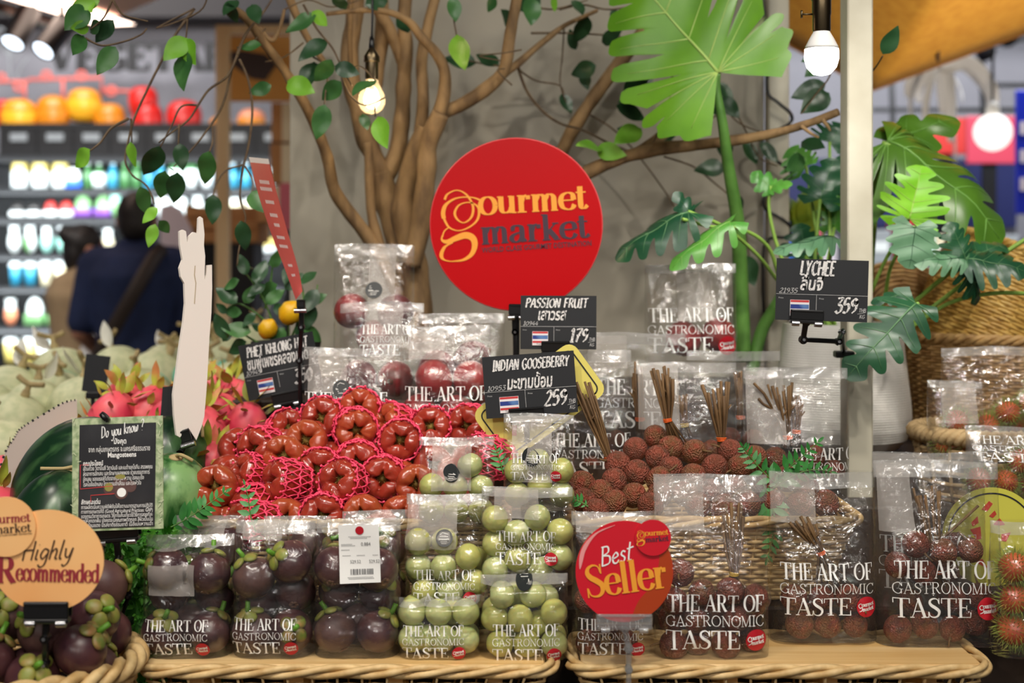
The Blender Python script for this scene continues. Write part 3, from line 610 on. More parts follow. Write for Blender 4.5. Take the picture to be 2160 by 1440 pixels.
def person(label, M, ht, top_m, leg_m, dress=False, arms=(), hair='short', shw=.19, face_turn=0.0, sleeve=.55, turn=0):
    r = thing('person', label, 'person', M); k = ht/1.73; mb = MB()
    J = lambda x, y, z: Vector((x*k, y*k, z*k))
    for sx in (-1, 1):
        caps(mb, J(sx*.09, 0, .93), J(sx*.10, .02, .50), .085*k, .055*k); caps(mb, J(sx*.10, .02, .50), J(sx*.10, -.03, .10), .055*k, .036*k); caps(mb, J(sx*.10, -.05, .04), J(sx*.11, .15, .03), .036*k, .03*k)
    caps(mb, J(-.06, 0, .96), J(.06, 0, .96), .12*k, .12*k); caps(mb, J(0, 0, .98), J(0, 0, 1.2), .13*k, .13*k); caps(mb, J(-.08, 0, 1.33), J(.08, 0, 1.33), .12*k, .12*k); caps(mb, J(-shw+.03, 0, 1.44), J(shw-.03, 0, 1.44), .065*k, .065*k)
    caps(mb, J(0, .0, 1.43), J(0, .02, 1.56), .06*k, .055*k)
    T = Matrix.Translation(J(0, .02, 1.62)) @ Matrix.Rotation(face_turn, 4, 'Z')
    mb.ball((0, 0, .01*k), (.078*k, .095*k, .108*k), 20, 14, T); mb.ball((0, .02*k, -.055*k), (.056*k, .07*k, .06*k), 14, 10, T)
    caps(mb, T @ Vector((0, .092*k, .01*k)), T @ Vector((0, .108*k, -.025*k)), .010*k, .014*k)     # nose
    caps(mb, T @ Vector((-.018*k, .088*k, -.058*k)), T @ Vector((.018*k, .088*k, -.058*k)), .008*k, .008*k)   # lips
    for sx in (-1, 1): mb.ball((sx*.082*k, -.005*k, -.005*k), (.012*k, .022*k, .034*k), 10, 8, T)
    for sx, (el, wr, hd) in arms:
        sh = J(sx*(shw), 0, 1.43); el, wr = J(*el), J(*wr); caps(mb, sh, el, .052*k, .042*k); caps(mb, el, wr, .042*k, .028*k)
        f = (wr-el).normalized(); sd = f.cross(Vector((sx, 0, 0))).normalized(); pl = wr+f*.045*k
        caps(mb, wr, pl, .028*k, .034*k); up_ = f.cross(sd)
        for q in range(4):
            b_ = pl+f*.03*k+sd*(q-1.5)*.019*k; m_ = b_+f*(.038+.006*(q in (1, 2)))*k-up_*.012*k; caps(mb, b_, m_, .0095*k, .009*k, 8); caps(mb, m_, m_+f*.022*k-up_*.024*k, .009*k, .008*k, 8)
        caps(mb, wr+f*.02*k+sd*.03*k, wr+f*.06*k+sd*.062*k-up_*.012*k, .011*k, .009*k, 8)
    fused('body', mb, 'skin', r, .011)
    for sx in (-1, 1): MB().ball((sx*.03*k, .085*k, .012*k), (.012*k, .008*k, .008*k), 10, 6, T).build('eye', 'p_dark', r)
    mb = MB()
    if hair == 'short':
        mb.ball((0, -.012*k, .032*k), (.086*k, .100*k, .098*k), 20, 14, T, None)
        mb.ball((0, -.045*k, -.01*k), (.076*k, .066*k, .085*k), 16, 10, T)
    else:
        mb.ball((0, -.015*k, .03*k), (.09*k, .102*k, .1*k), 20, 14, T); mb.ball((0, -.06*k, -.03*k), (.075*k, .06*k, .1*k), 16, 10, T); mb.ball((0, -.10*k, .07*k), (.045*k, .045*k, .045*k), 14, 10, T)
    o = fused('hair', mb, 'hair', r, .012, 3)
    mb = MB()
    for sx, (el, wr, hd) in arms:
        sh = J(sx*shw, 0, 1.43); e2 = sh.lerp(J(*el), sleeve*1.55 if sleeve < .6 else 1); caps(mb, sh, e2, .068*k, .066*k)
    caps(mb, J(-shw+.03, 0, 1.44), J(shw-.03, 0, 1.44), .075*k, .075*k); caps(mb, J(-.03, 0, 1.49), J(.03, 0, 1.49), .062*k, .062*k)
    mb.lathe([(.01, .86), (.185, .88), (.185, 1.0), (.172, 1.12), (.195, 1.28), (.215, 1.38), (.165, 1.47), (.06, 1.52), (.01, 1.52)], 24, Matrix.Diagonal((k*shw/.19, k*.86, k, 1)))
    if dress:
        for z_, r_ in ((.9, .16), (.75, .18), (.6, .19)): caps(mb, J(-.09, 0, z_), J(.09, 0, z_), r_*k, r_*k)
    fused('dress' if dress else 'shirt', mb, top_m, r, .014, 5)
    if not dress:
        mb = MB()
        for sx in (-1, 1): caps(mb, J(sx*.09, 0, .93), J(sx*.10, .02, .50), .105*k, .078*k); caps(mb, J(sx*.10, .02, .50), J(sx*.10, -.02, .09), .078*k, .062*k)
        caps(mb, J(-.07, 0, .95), J(.07, 0, .95), .128*k, .128*k); fused('trousers', mb, leg_m, r, .016, 4)
    for sx in (-1, 1):
        mb = MB(); caps(mb, J(sx*.10, -.05, .035), J(sx*.11, .17, .03), .046*k, .04*k); mb.build('shoe', 'shoe_dark', r)
    return r, k
mx = P(287, 0, 6.3).x
man, k = person('shopper seen from behind in navy T-shirt with brown shoulder strap', Tm((mx, 6.3, 0), (0, 0, .05)), 1.76, 'navy_shirt', 'dark_trousers', arms=((-1, ((-.235, -.02, 1.14), (-.19, .2, 1.02), 0)), (1, ((.235, .0, 1.14), (.2, .2, 1.05), 0))), shw=.185)
mb = MB(); mb.tube(cr([(.13, -.04, 1.53), (.11, -.13, 1.49), (.05, -.215, 1.36), (-.07, -.205, 1.15), (-.20, -.165, .93), (-.27, .0, .84)], 6), .036, 6, flat=.25); mb.build('shoulder_strap', 'strap_brown', man)
mb = MB().box((-.26, .05, .78), (.08, .26, .2), bev=.02); mb.build('shoulder_bag', 'strap_brown', man, auto=40)
wx = P(172, 0, 6.95).x
wo, k = person('dark-haired shopper in beige dress standing left of the man in navy', Tm((wx, 6.95, 0), (0, 0, -1.0)), 1.64, 'beige_cloth', 'dark_trousers', True, arms=((-1, ((-.24, .02, 1.14), (-.16, .22, 1.0), 0)), (1, ((.24, .05, 1.14), (.14, .25, 1.0), 0))), hair='bun', shw=.17, face_turn=0)
p = P(208, 740, 6.62); t = thing('carrier_bag', 'white plastic carrier bag hanging beside the woman in beige', 'bag', p)
MB().lathe([(0, -.17), (.08, -.165), (.10, -.08), (.08, .04), (.03, .12)], 14, Matrix.Translation(p) @ Matrix.Diagonal((1, .5, 1, 1))).build('body', 'plastic_bag_white', t, True); MB().tube(cr([p+Vector((-.03, 0, .11)), p+Vector((-.01, 0, .2)), p+Vector((.02, 0, .2)), p+Vector((.03, 0, .11))], 4), .006, 6).build('handle', 'plastic_bag_white', t, True)
px3 = P(432, 0, 7.75).x
person('shopper in red and grey patterned shirt mostly hidden behind white cutout', Tm((px3, 7.75, 0), (0, 0, .5)), 1.58, 'plaid', 'dark_trousers', arms=((-1, ((-.25, .0, 1.14), (-.2, .2, 1.02), 0)), (1, ((.25, .05, 1.14), (.2, .22, 1.02), 0))), sleeve=.7)
# ------------------------------------------------------------------ right-hand background
mat('canopy_cloth', (206, 150, 52), .75, (190, 132, 40), 30, 3, bump=.1, bscale=120)
t = thing('canopy', 'orange-brown fabric canopy hanging at top right behind the cream post', 'canopy', P(1900, 60, 4.2))
cn = [P(1500, 20, 4.3), P(1655, 95, 4.6), P(1840, 178, 4.6), P(2230, 28, 3.7), P(2230, -260, 3.6), P(1500, -200, 4.3)]
mb = MB(); cen = sum(cn, Vector())/6
def cq(u, v):
    lo = [P(1600, 60, 4.9), P(1840, 190, 4.9), P(2240, 40, 4.9)]; q = lo[0].lerp(lo[1], u*2) if u < .5 else lo[1].lerp(lo[2], u*2-1)
    up_ = q+Vector((0, -1.5, .42)); sag = math.sin(PI*v)*.04; return q.lerp(up_, v)+Vector((0, 0, -sag))
mb.grid(cq, 24, 10); o = mb.build('cloth', 'canopy_cloth', t, True); sm = o.modifiers.new('thick', 'SOLIDIFY'); sm.thickness = .008
MB().tube([cq(0.0, 0), cq(.25, 0), cq(.5, 0), cq(.75, 0), cq(1, 0)], .006, 6).build('hem', mat('hem_brown', (150, 100, 40), .7), t, True)
p = P(1978, 128, 4.75); mb = MB().tube([p, P(1982, 60, 4.6), P(1984, -60, 4.4)], .006, 6); t = thing('hanging_cable', 'thin dark cord with small clip hanging across the orange canopy', 'cord', p); mb.build('cord', mat('cord_brown', (70, 44, 36), .6), t, True); MB().ball(P(1983, 22, 4.5), (.01, .01, .022), 8, 6).build('clip', 'screw_metal', t, True)
# paper flower hanging
t = thing('paper_flower', 'white hanging paper flower with drooping strips below the orange canopy', 'hanging decoration', P(1990, 150, 6.2))
mat('paper_white', (224, 220, 216), .7); fc = P(1985, 150, 6.2); k = S(6.2)
for dx, dy, wd, b in ((-62, 100, 22, 0), (-30, 60, 26, 1), (-85, 60, 16, 2), (20, 150, 36, 3), (45, 190, 34, 4), (85, 110, 40, 5), (100, 95, 24, 6), (60, 60, 30, 7), (-50, 150, 18, 8), (5, 90, 30, 9)):
    mb = MB(); yo = .12*math.sin(b*2.1)
    pts = cr([fc, fc+Vector((dx*k*.5, yo, 10*k)), fc+Vector((dx*k, yo*1.3, -dy*k*.45)), fc+Vector((dx*k*1.02, yo, -dy*k))], 5)
    mb.tube(pts, [wd*k*.5*(.35+.65*math.sin(PI*min(i/(len(pts)-1)*.9+.08, 1))) for i in range(len(pts))], 8, flat=.15); mb.build('petal', 'paper_white', t, True)
MB().tube([fc, fc+Vector((0, 0, 1.6))], .005, 6).build('hanging_wire', 'black_metal', t, True)
g = P(2094, 279, 6.0); t = thing('globe_lamp', 'round glowing white globe lamp at far right behind monstera leaves', 'lamp', g)
MB().ball(g, 40*S(6.0), 24, 16).build('globe', mat('globe_glow', (255, 250, 245), .4, emit=1.1), t, True); MB().tube([g+Vector((0, 0, .075)), g+Vector((0, 0, 2.2))], .006, 6).build('cord', 'black_metal', t, True); MB().lathe([(.03, .07), (.03, .11), (.01, .13)], 12, Matrix.Translation(g)).build('cap', 'white_gloss', t, True)
# aisle panels and counters
def block(nm, label, cat, x0, x1, y0, y1, Y, dep, m, extra=()):
    p0, p1 = P(x0, y1, Y), P(x1, y0, Y); t = thing(nm, label, cat, ((p0.x+p1.x)/2, Y, p0.z)); MB().box(((p0.x+p1.x)/2, Y+dep/2, (p0.z+p1.z)/2), (p1.x-p0.x, dep, p1.z-p0.z), bev=.004).build('panel', m, t, True, False); return t, p0, p1
t, p0, p1 = block('blue_banner', 'saturated blue hanging banner at the right picture edge', 'banner', 2143, 2230, 190, 452, 6.6, .02, 'p_royal')
mb = MB(); [mb.box((p0.x+.03, 6.594, p0.z+.14+.13*i), (.025, .004, .06)) for i in range(3)]; mb.build('white_marks', 'p_lilac', t, True, False)
MB().tube([Vector(((p0.x+p1.x)/2, 6.61, p1.z)), Vector(((p0.x+p1.x)/2, 6.61, 4.2))], .005, 6).build('hanging_wire', 'black_metal', t, True)
t, p0, p1 = block('red_poster', 'blurred red poster panel behind the globe lamp', 'poster', 2040, 2142, 245, 345, 8.2, .03, 'p_rose'); MB().box(((p0.x+p1.x)/2, 8.24, p0.z/2), (.08, .03, p0.z)).build('stand_post', 'black_metal', t, True, False)
t, p0, p1 = block('red_placard', 'salmon placard seen beyond the large drooping leaf', 'poster', 1955, 2040, 248, 325, 8.6, .03, 'p_red'); MB().box(((p0.x+p1.x)/2, 8.64, p0.z/2), (.08, .03, p0.z)).build('stand_post', 'black_metal', t, True, False)
t, p0, p1 = block('navy_hoarding', 'dark navy counter front across the right-hand aisle', 'counter', 1660, 2145, 335, 480, 8.9, .4, 'p_navy'); MB().box(((p0.x+p1.x)/2, 9.1, p0.z/2), (p1.x-p0.x, .38, p0.z-.006)).build('plinth', 'dark_paint', t, True, False)
t = thing('shelf_unit', 'low grey gondola shelf with pastel boxes in the right aisle', 'shelf', P(2000, 700, 7.6)); x0, x1 = P(1640, 0, 7.6).x, P(2230, 0, 7.6).x; zb = P(0, 640, 7.6).z
MB().box(((x0+x1)/2, 7.85, zb/2), (x1-x0, .5, zb)).build('plinth', 'dark_paint', t, True, False); zt = P(0, 560, 7.6).z; MB().box(((x0+x1)/2, 7.85, zt), (x1-x0, .5, .02)).build('shelf_board', 'p_grey', t, True, False); MB().box(((x0+x1)/2, 8.08, (zb+zt)/2), (x1-x0, .02, zt-zb+.3)).build('back_panel', 'dark_paint', t, True, False)
bx = Proto('carton', 'box'); bx.part('body', MB().box((0, 0, .5), (1, .8, 1), bev=.03), 'p_white', smooth=False)
k = 0
for (px, wd, ht, c) in ((1672, 34, 60, 'p_blue'), (1712, 36, 70, 'p_pink'), (1748, 30, 56, 'p_lilac'), (1856, 44, 70, 'p_grey'), (1905, 40, 96, 'p_red'), (1950, 40, 54, 'p_mint'), (1992, 40, 60, 'p_cream'), (2036, 40, 74, 'p_dark'), (2078, 42, 52, 'p_white'), (2124, 44, 60, 'p_grey')):
    k += 1; pr = Proto('carton', 'box'); pr.part('body', MB().box((0, 0, .5), (1, .8, 1), bev=.02), c, smooth=False); pr.part('label_band', MB().box((0, -.4, .5), (.7, .02, .3)), 'p_white', smooth=False)
    p = P(px, 560, 7.7); pr.place(Tm((p.x, 7.76, zt+.012), sc=(wd*S(7.7), .2, ht*S(7.7))), f'blurred {CN.get(c, dict(p_pink="pink", p_lilac="lilac", p_grey="grey").get(c))} box, {ORD[k]} from left on the right-aisle shelf', 'boxes on the right-aisle shelf')
# ceiling rails with lamps on the right
t = thing('ceiling_rail', 'black lighting rail grid under the ceiling at far right', 'light rail', (3, 7.5, 3)); mb = MB()
for (x0, y0, x1, y1) in ((1840, 232, 2230, 232), (2060, 100, 2230, 70), (2070, 180, 2230, 180), (1880, 130, 1884, 300), (2070, 60, 2074, 250)): mb.tube([P(x0, y0, 8.8), P(x1, y1, 8.8)], .02, 4)
mb.build('rail', 'black_metal', t, True, False)
for i, (px, py) in enumerate(((2048, 78), (2080, 112), (2128, 82))):
    p = P(px, py, 8.6); t = thing('spotlight', f'small bright ceiling spotlight at top right, {ORD[i+1]} from left of three', 'spotlight', p, 'right aisle spotlights')
    MB().lathe([(.0, .1), (.05, .1), (.06, 0)], 14, frame(Vector((0, .6, .5)), p)).build('housing', 'black_metal', t, True); MB().lathe([(.055, .004), (0, .004)], 14, frame(Vector((0, .6, .5)), p)).build('lens', 'cold_lamp', t, True); MB().tube([p+Vector((0, .05, .04)), Vector((p.x, p.y+.05, 4.21))], .012, 6).build('hanging_rod', 'black_metal', t, True)
# ------------------------------------------------------------------ plants
mat('bark', (162, 130, 88), .8, (108, 84, 56), 34, 8, .35, .68, bump=.6, bscale=70, stretch=(1, 1, .35), bdist=.004)
mat('twig_bark', (112, 92, 66), .75, (84, 66, 48), 60, 4, bump=.3, bscale=120)
mat('leaf_dark', (30, 62, 36), .34, (48, 86, 50), 22, 4, .3, .7, spec=.5, sss=0); mat('leaf_mid', (48, 94, 48), .36, (72, 120, 60), 22, 4, .3, .7); mat('leaf_bright', (108, 168, 40), .4, (130, 186, 60), 18, 4)
mat('monstera_green', (106, 160, 34), .36, (78, 130, 26), 9, 4, .3, .75); mat('vein_green', (176, 204, 110), .5); mat('vein_dark', (92, 136, 90), .45); mat('vein_mid', (120, 170, 80), .45); mat('philo_dark', (26, 70, 46), .3, (40, 90, 56), 14, 4); mat('philo_mid', (70, 136, 52), .34, (92, 156, 60), 14, 4)
mat('philo_bright', (140, 206, 50), .34, (116, 186, 40), 14, 4); mat('philo_grey', (104, 146, 112), .34, (82, 126, 90), 14, 4); mat('leaf_olive', (70, 112, 34), .3, (86, 130, 40), 12, 4); mat('stalk_green', (98, 146, 66), .45, (78, 122, 52), 18, 4); mat('stem_light', (142, 182, 80), .45); mat('fern_green', (62, 140, 62), .45, (44, 116, 50), 30, 3)
def leaf(mb, b, t, wr=.55, facing=None, fold=.18, droop=.12, nl=8):
    b, t = Vector(b), Vector(t); d = t-b; L = d.length
    n = Vector(facing) if facing is not None else Vector((RN.uniform(-.7, .7), -1, RN.uniform(-.2, .8)))
    M = basis(d, n.cross(d) if abs(n.normalized().dot(d.normalized())) < .95 else Vector((1, .2, 0)), b); W = L*wr/2
    # X along the leaf, Y across, Z towards the viewer
    def fn(u, v):
        w_ = W*(math.sin(PI*min(v**.82, 1))**.85)*(1-.15*v); x = L*v; s = (u-.5)*2
        return M @ Vector((x, s*w_, -droop*L*v*v*.6+fold*abs(s)*w_+.02*L*math.sin(v*9+s)))
    mb.grid(fn, 4, nl)
def stalkcurve(mb, pts, r0, r1, n=6, k=5):
    q = cr(pts, k); m = len(q); mb.tube(q, [r0+(r1-r0)*i/(m-1) for i in range(m)], n)
def lobed(base, tip, half, nl=6, depth=.6, gap=.10, back=.12, normal=(0, -1, .3), droop=.25, tipdroop=.2, cup=.0, sweep=.22, nt=110, seed=0, asym=(1, 1), ruff=.02, tmin=0):
    """cut leaf with lobes: returns blade mesh and vein mesh in world space"""
    base, tip = Vector(base), Vector(tip); d = tip-base; L = d.length; n = Vector(normal).normalized()
    M = basis(d, n.cross(d), base); mb = MB(); vb = MB(); rr = random.Random(seed); ph = [rr.uniform(-.5, .5) for _ in range(40)]
    def bend(x, y):
        r = math.hypot(x/L, y/half/1.3)
        return Vector((x, y, -droop*half*(y/half)**2-tipdroop*L*max(x/L, 0)**2+cup*half*abs(y/half)+ruff*L*math.sin(x/L*11+y/half*3)))
    def env(t): return max(math.sin(PI*min(max(t*.93+.055, 0), 1)**.72), 0)**.62
    for sg in (-1, 1):
        H = half*asym[0 if sg < 0 else 1]
        rows = []
        for i in range(nt+1):
            t = i/nt; k = int(t*nl); u = t*nl-round(t*nl); edge_on = 0 < round(t*nl) < nl
            cut = 1-(depth*(1-.35*t)*math.exp(-(u/gap)**2) if edge_on and t > tmin else 0)
            lobe = 1+.05*math.cos(2*PI*t*nl)*-1+ph[k % 40]*.08
            ex = L*(-back+(1+back)*t**.95)+(-back*.3*L*math.sin(PI*t) if t < .4 else 0); ey = H*env(t)*lobe
            mx_ = max(ex-sweep*L*math.sin(PI*min(t*1.0, 1))-.02*L, 0)*(1 if t < .999 else 1)
            mx_ = min(mx_, L); row = []
            if i == nt: ex, ey, mx_ = L, 0, L*.97
            for j in range(7):
                r = j/6*cut; row.append(M @ bend(mx_+(ex-mx_)*r, sg*(ey*r)))
            rows.append(row)
        o = len(mb.v); mb.v += [q for row in rows for q in row]
        for i in range(nt):
            for j in range(6):
                a, b, c, e = o+i*7+j, o+i*7+j+1, o+(i+1)*7+j+1, o+(i+1)*7+j
                mb.f.append((a, b, c, e)); mb.m.append(0)
        for k in range(nl):
            t = (k+.5)/nl; ex = L*(-back+(1+back)*t**.95); ey = H*env(t); mx_ = max(ex-sweep*L*math.sin(PI*t)-.02*L, 0)
            pts = [M @ (bend(mx_+(ex-mx_)*r*.86, sg*ey*r*.86)+Vector((0, 0, .0006))) for r in [q/6 for q in range(7)]]
            vb.tube(pts, [L*.0055*(1-.75*q/6) for q in range(7)], 5)
    vb.tube([M @ (bend(L*q/12*.97, 0)+Vector((0, 0, .0006))) for q in range(13)], [L*.011*(1-.8*q/12) for q in range(13)], 6)
    return mb, vb
# ---- tree with climbing branches in front of the grey panel
def V2(pts, Y):
    """pixel polyline with depths (Y or (Y0, Y1))"""
    n = len(pts)
    y0, y1 = Y if hasattr(Y, '__len__') else (Y, Y)
    return [P(p[0], p[1], y0+(y1-y0)*i/max(n-1, 1)) for i, p in enumerate(pts)]
tree = thing('display_tree', 'branching brown tree with green leaves standing against the grey panel', 'tree', P(880, 690, 3.0))
def branch(nm, pts, Y, r0, r1, m='bark', k=6, n=10, wob=.0025):
    q = cr(V2(pts, Y), k); N_ = len(q); mb = MB(); s_ = RN.random()*50
    q = [v+Vector((noise.noise(v*14+Vector((s_, 0, 0))), noise.noise(v*14+Vector((0, s_, 0))), 0))*wob for v in q]
    rr = [(r0+(r1-r0)*i/(N_-1))*S(3.0)*(1+.16*noise.noise(v*30)) for i, v in enumerate(q)]
    mb.tube(q, rr, n); return mb.build(nm, m, tree, True)
branch('trunk', [(884, 720), (880, 600), (866, 520), (852, 440), (862, 370), (884, 310), (900, 270)], (3.0, 2.96), 30, 21)
branch('trunk', [(872, 700), (858, 600), (838, 500), (815, 420), (800, 365)], (3.03, 3.03), 26, 27)
branch('trunk', [(866, 560), (888, 470), (898, 380), (905, 300), (928, 240)], (2.94, 2.9), 22, 19)
branch('branch', [(925, 240), (975, 220), (1030, 185), (1062, 150), (1074, 90), (1086, 20), (1096, -60)], (2.95, 2.9), 16, 11)
branch('branch', [(918, 262), (936, 200), (938, 150), (920, 112), (890, 80), (862, 46), (820, 26), (760, 22), (690, 30)], (2.93, 2.85), 15, 4)
branch('branch', [(884, 300), (892, 230), (890, 130), (902, 60), (922, -30)], (2.98, 3.0), 14, 11)
branch('branch', [(806, 372), (786, 322), (770, 290), (758, 240), (742, 180), (736, 110), (748, 40), (752, -50)], (3.03, 3.0), 22, 17)
branch('branch', [(812, 372), (838, 320), (848, 250), (852, 170), (856, 90), (852, 40), (862, -50)], (3.04, 3.05), 20, 13)
branch('branch', [(852, 150), (824, 70), (800, 20), (790, -60)], (3.05, 3.0), 10, 18)
branch('branch', [(790, 210), (798, 140), (806, 70), (800, -40)], (3.06, 3.06), 14, 16)
branch('branch', [(776, 300), (780, 400), (790, 480), (818, 560), (850, 640)], (2.96, 3.0), 9, 13)
branch('branch', [(806, 380), (826, 440), (848, 500), (862, 560)], (3.06, 3.04), 16, 16)
branch('branch', [(850, 640), (790, 520), (730, 440), (702, 392), (690, 330), (668, 270), (640, 215), (600, 150), (556, 90), (520, 40), (480, 12)], (3.0, 2.75), 15, 8)
branch('branch', [(606, -20), (628, 40), (650, 84), (690, 140)], (2.86, 2.9), 9, 6)
branch('branch', [(546, 60), (574, 86), (590, 60), (600, 20)], (2.8, 2.8), 5, 3)
branch('branch', [(740, 150), (738, 60), (744, -30)], (2.95, 2.9), 5, 5)
branch('branch', [(1060, 160), (1100, 128), (1150, 85), (1190, 55), (1260, 22)], (2.96, 3.05), 9, 4)
branch('branch', [(1150, 400), (1190, 310), (1240, 225), (1300, 140), (1345, 85), (1390, 20)], (3.12, 3.1), 14, 17)
branch('branch', [(1140, 420), (1235, 366), (1320, 330), (1420, 312), (1520, 300), (1620, 284), (1700, 262), (1768, 236)], (3.0, 2.74), 16, 7)
branch('branch', [(1340, 325), (1380, 300), (1430, 255), (1470, 205), (1492, 165), (1512, 140)], (2.95, 2.98), 13, 10)
branch('branch', [(1380, 308), (1440, 304), (1466, 300)], (2.9, 2.87), 9, 8)
branch('branch', [(1690, 266), (1712, 282), (1728, 290)], (2.76, 2.74), 4, 2)
branch('branch', [(1735, 252), (1748, 268), (1752, 276)], (2.75, 2.74), 4, 2)
def twig(pts, Y, r0=3.2, r1=1.6): tw = MB(); stalkcurve(tw, V2(pts, Y), r0*S(2.7), r1*S(2.7), 5, 5); tw.build('twig', 'twig_bark', tree, True)
for a in (([(410, 18), (372, 70), (350, 110), (310, 190), (285, 245), (272, 290), (264, 340), (280, 370), (310, 392), (326, 430)], (2.7, 2.6)), ([(272, 250), (235, 270), (212, 300), (190, 318)], (2.62, 2.58)), ([(276, 250), (278, 300)], (2.6, 2.6), 2.4),
          ([(500, 118), (480, 160), (440, 190), (416, 225), (400, 250), (375, 270), (335, 300)], (2.7, 2.6)), ([(416, 222), (382, 225), (362, 265), (338, 310)], (2.62, 2.6), 2.4), ([(378, 262), (376, 305)], (2.6, 2.6), 2), ([(500, 118), (488, 150), (470, 220), (440, 270), (400, 320), (366, 352)], (2.72, 2.62)), ([(448, 265), (448, 300), (442, 320)], (2.63, 2.6), 2),
          ([(505, 125), (524, 170), (532, 230), (525, 300), (512, 360), (506, 420), (518, 460), (505, 520), (500, 560)], (2.74, 2.66)), ([(514, 348), (476, 360), (456, 390), (450, 412)], (2.68, 2.64), 2.4), ([(516, 350), (532, 380), (532, 405)], (2.68, 2.66), 2), ([(500, 118), (520, 70), (560, 20), (590, -30)], (2.74, 2.8), 4),
          ([(240, -10), (220, 36), (190, 62)], (2.5, 2.5), 2.6), ([(238, 0), (258, 30), (290, 40), (312, 45)], (2.5, 2.5), 2.4), ([(180, 80), (215, 96), (260, 88), (296, 74), (310, 60)], (2.5, 2.5), 2.4), ([(395, 40), (392, 80), (380, 110)], (2.6, 2.6), 2), ([(410, 18), (330, 60), (420, 25), (440, -20)], (2.65, 2.6), 2),
          ([(640, 10), (668, 60), (700, 100), (720, 140), (742, 180)], (2.75, 2.7), 3), ([(700, 130), (690, 170), (684, 220)], (2.74, 2.7), 2), ([(660, 120), (720, 150), (760, 140), (792, 170)], (2.74, 2.68), 2), ([(720, 160), (738, 200), (770, 222), (812, 206)], (2.72, 2.68), 2.2), ([(792, 246), (790, 222)], (2.68, 2.68), 1.6), ([(600, 20), (650, 0), (700, 15), (760, 0)], (2.8, 2.85), 2), ([(640, 90), (600, 120), (560, 130)], (2.85, 2.8), 2), ([(560, 60), (530, 90), (500, 100)], (2.8, 2.75), 2),
          ([(957, -20), (956, 30), (963, 75)], (2.85, 2.82), 2.2), ([(1070, 140), (1020, 135), (960, 120)], (2.98, 3.05), 2.4), ([(1092, 140), (1110, 190), (1140, 230), (1180, 260), (1230, 275), (1290, 305), (1330, 320)], (3.0, 3.05), 4, 2.4), ([(1092, 145), (1130, 170), (1180, 180), (1190, 205)], (3.0, 3.05), 2.4), ([(1190, 55), (1186, 120), (1182, 180), (1205, 240)], (3.05, 3.08), 2), ([(1120, 70), (1200, 70), (1290, 75), (1350, 85)], (3.08, 3.1), 3),
          ([(1240, 240), (1290, 270), (1340, 320), (1400, 400), (1430, 450)], (3.15, 3.15), 2.5), ([(1180, 20), (1230, 10), (1290, 20), (1400, 0)], (3.05, 3.0), 3), ([(1100, 0), (1160, 20), (1240, 0)], (3.0, 3.0), 3), ([(1440, 250), (1480, 260), (1540, 230), (1570, 270), (1600, 330), (1640, 350)], (3.0, 3.1), 2.6), ([(1360, 200), (1400, 190), (1440, 180)], (2.9, 2.9), 2), ([(1400, 205), (1412, 170), (1420, 168), (1402, 250), (1378, 300)], (2.86, 2.86), 1.8),
          ([(1400, 330), (1460, 350), (1500, 380), (1560, 440), (1580, 540)], (3.1, 3.1), 2.4), ([(1530, 230), (1560, 260), (1610, 280)], (3.05, 3.1), 2), ([(1755, 110), (1750, 160), (1720, 200), (1690, 240)], (2.85, 2.8), 2.2), ([(1780, 210), (1840, 150), (1862, 118)], (2.7, 2.62), 2), ([(1080, 180), (1050, 150), (1065, 145)], (2.9, 2.9), 2), ([(1100, 105), (1060, 112), (1010, 118), (1056, 128)], (2.85, 2.82), 1.8)): twig(*a)
LV = {'b': MB(), 'm': MB(), 'd': MB()}
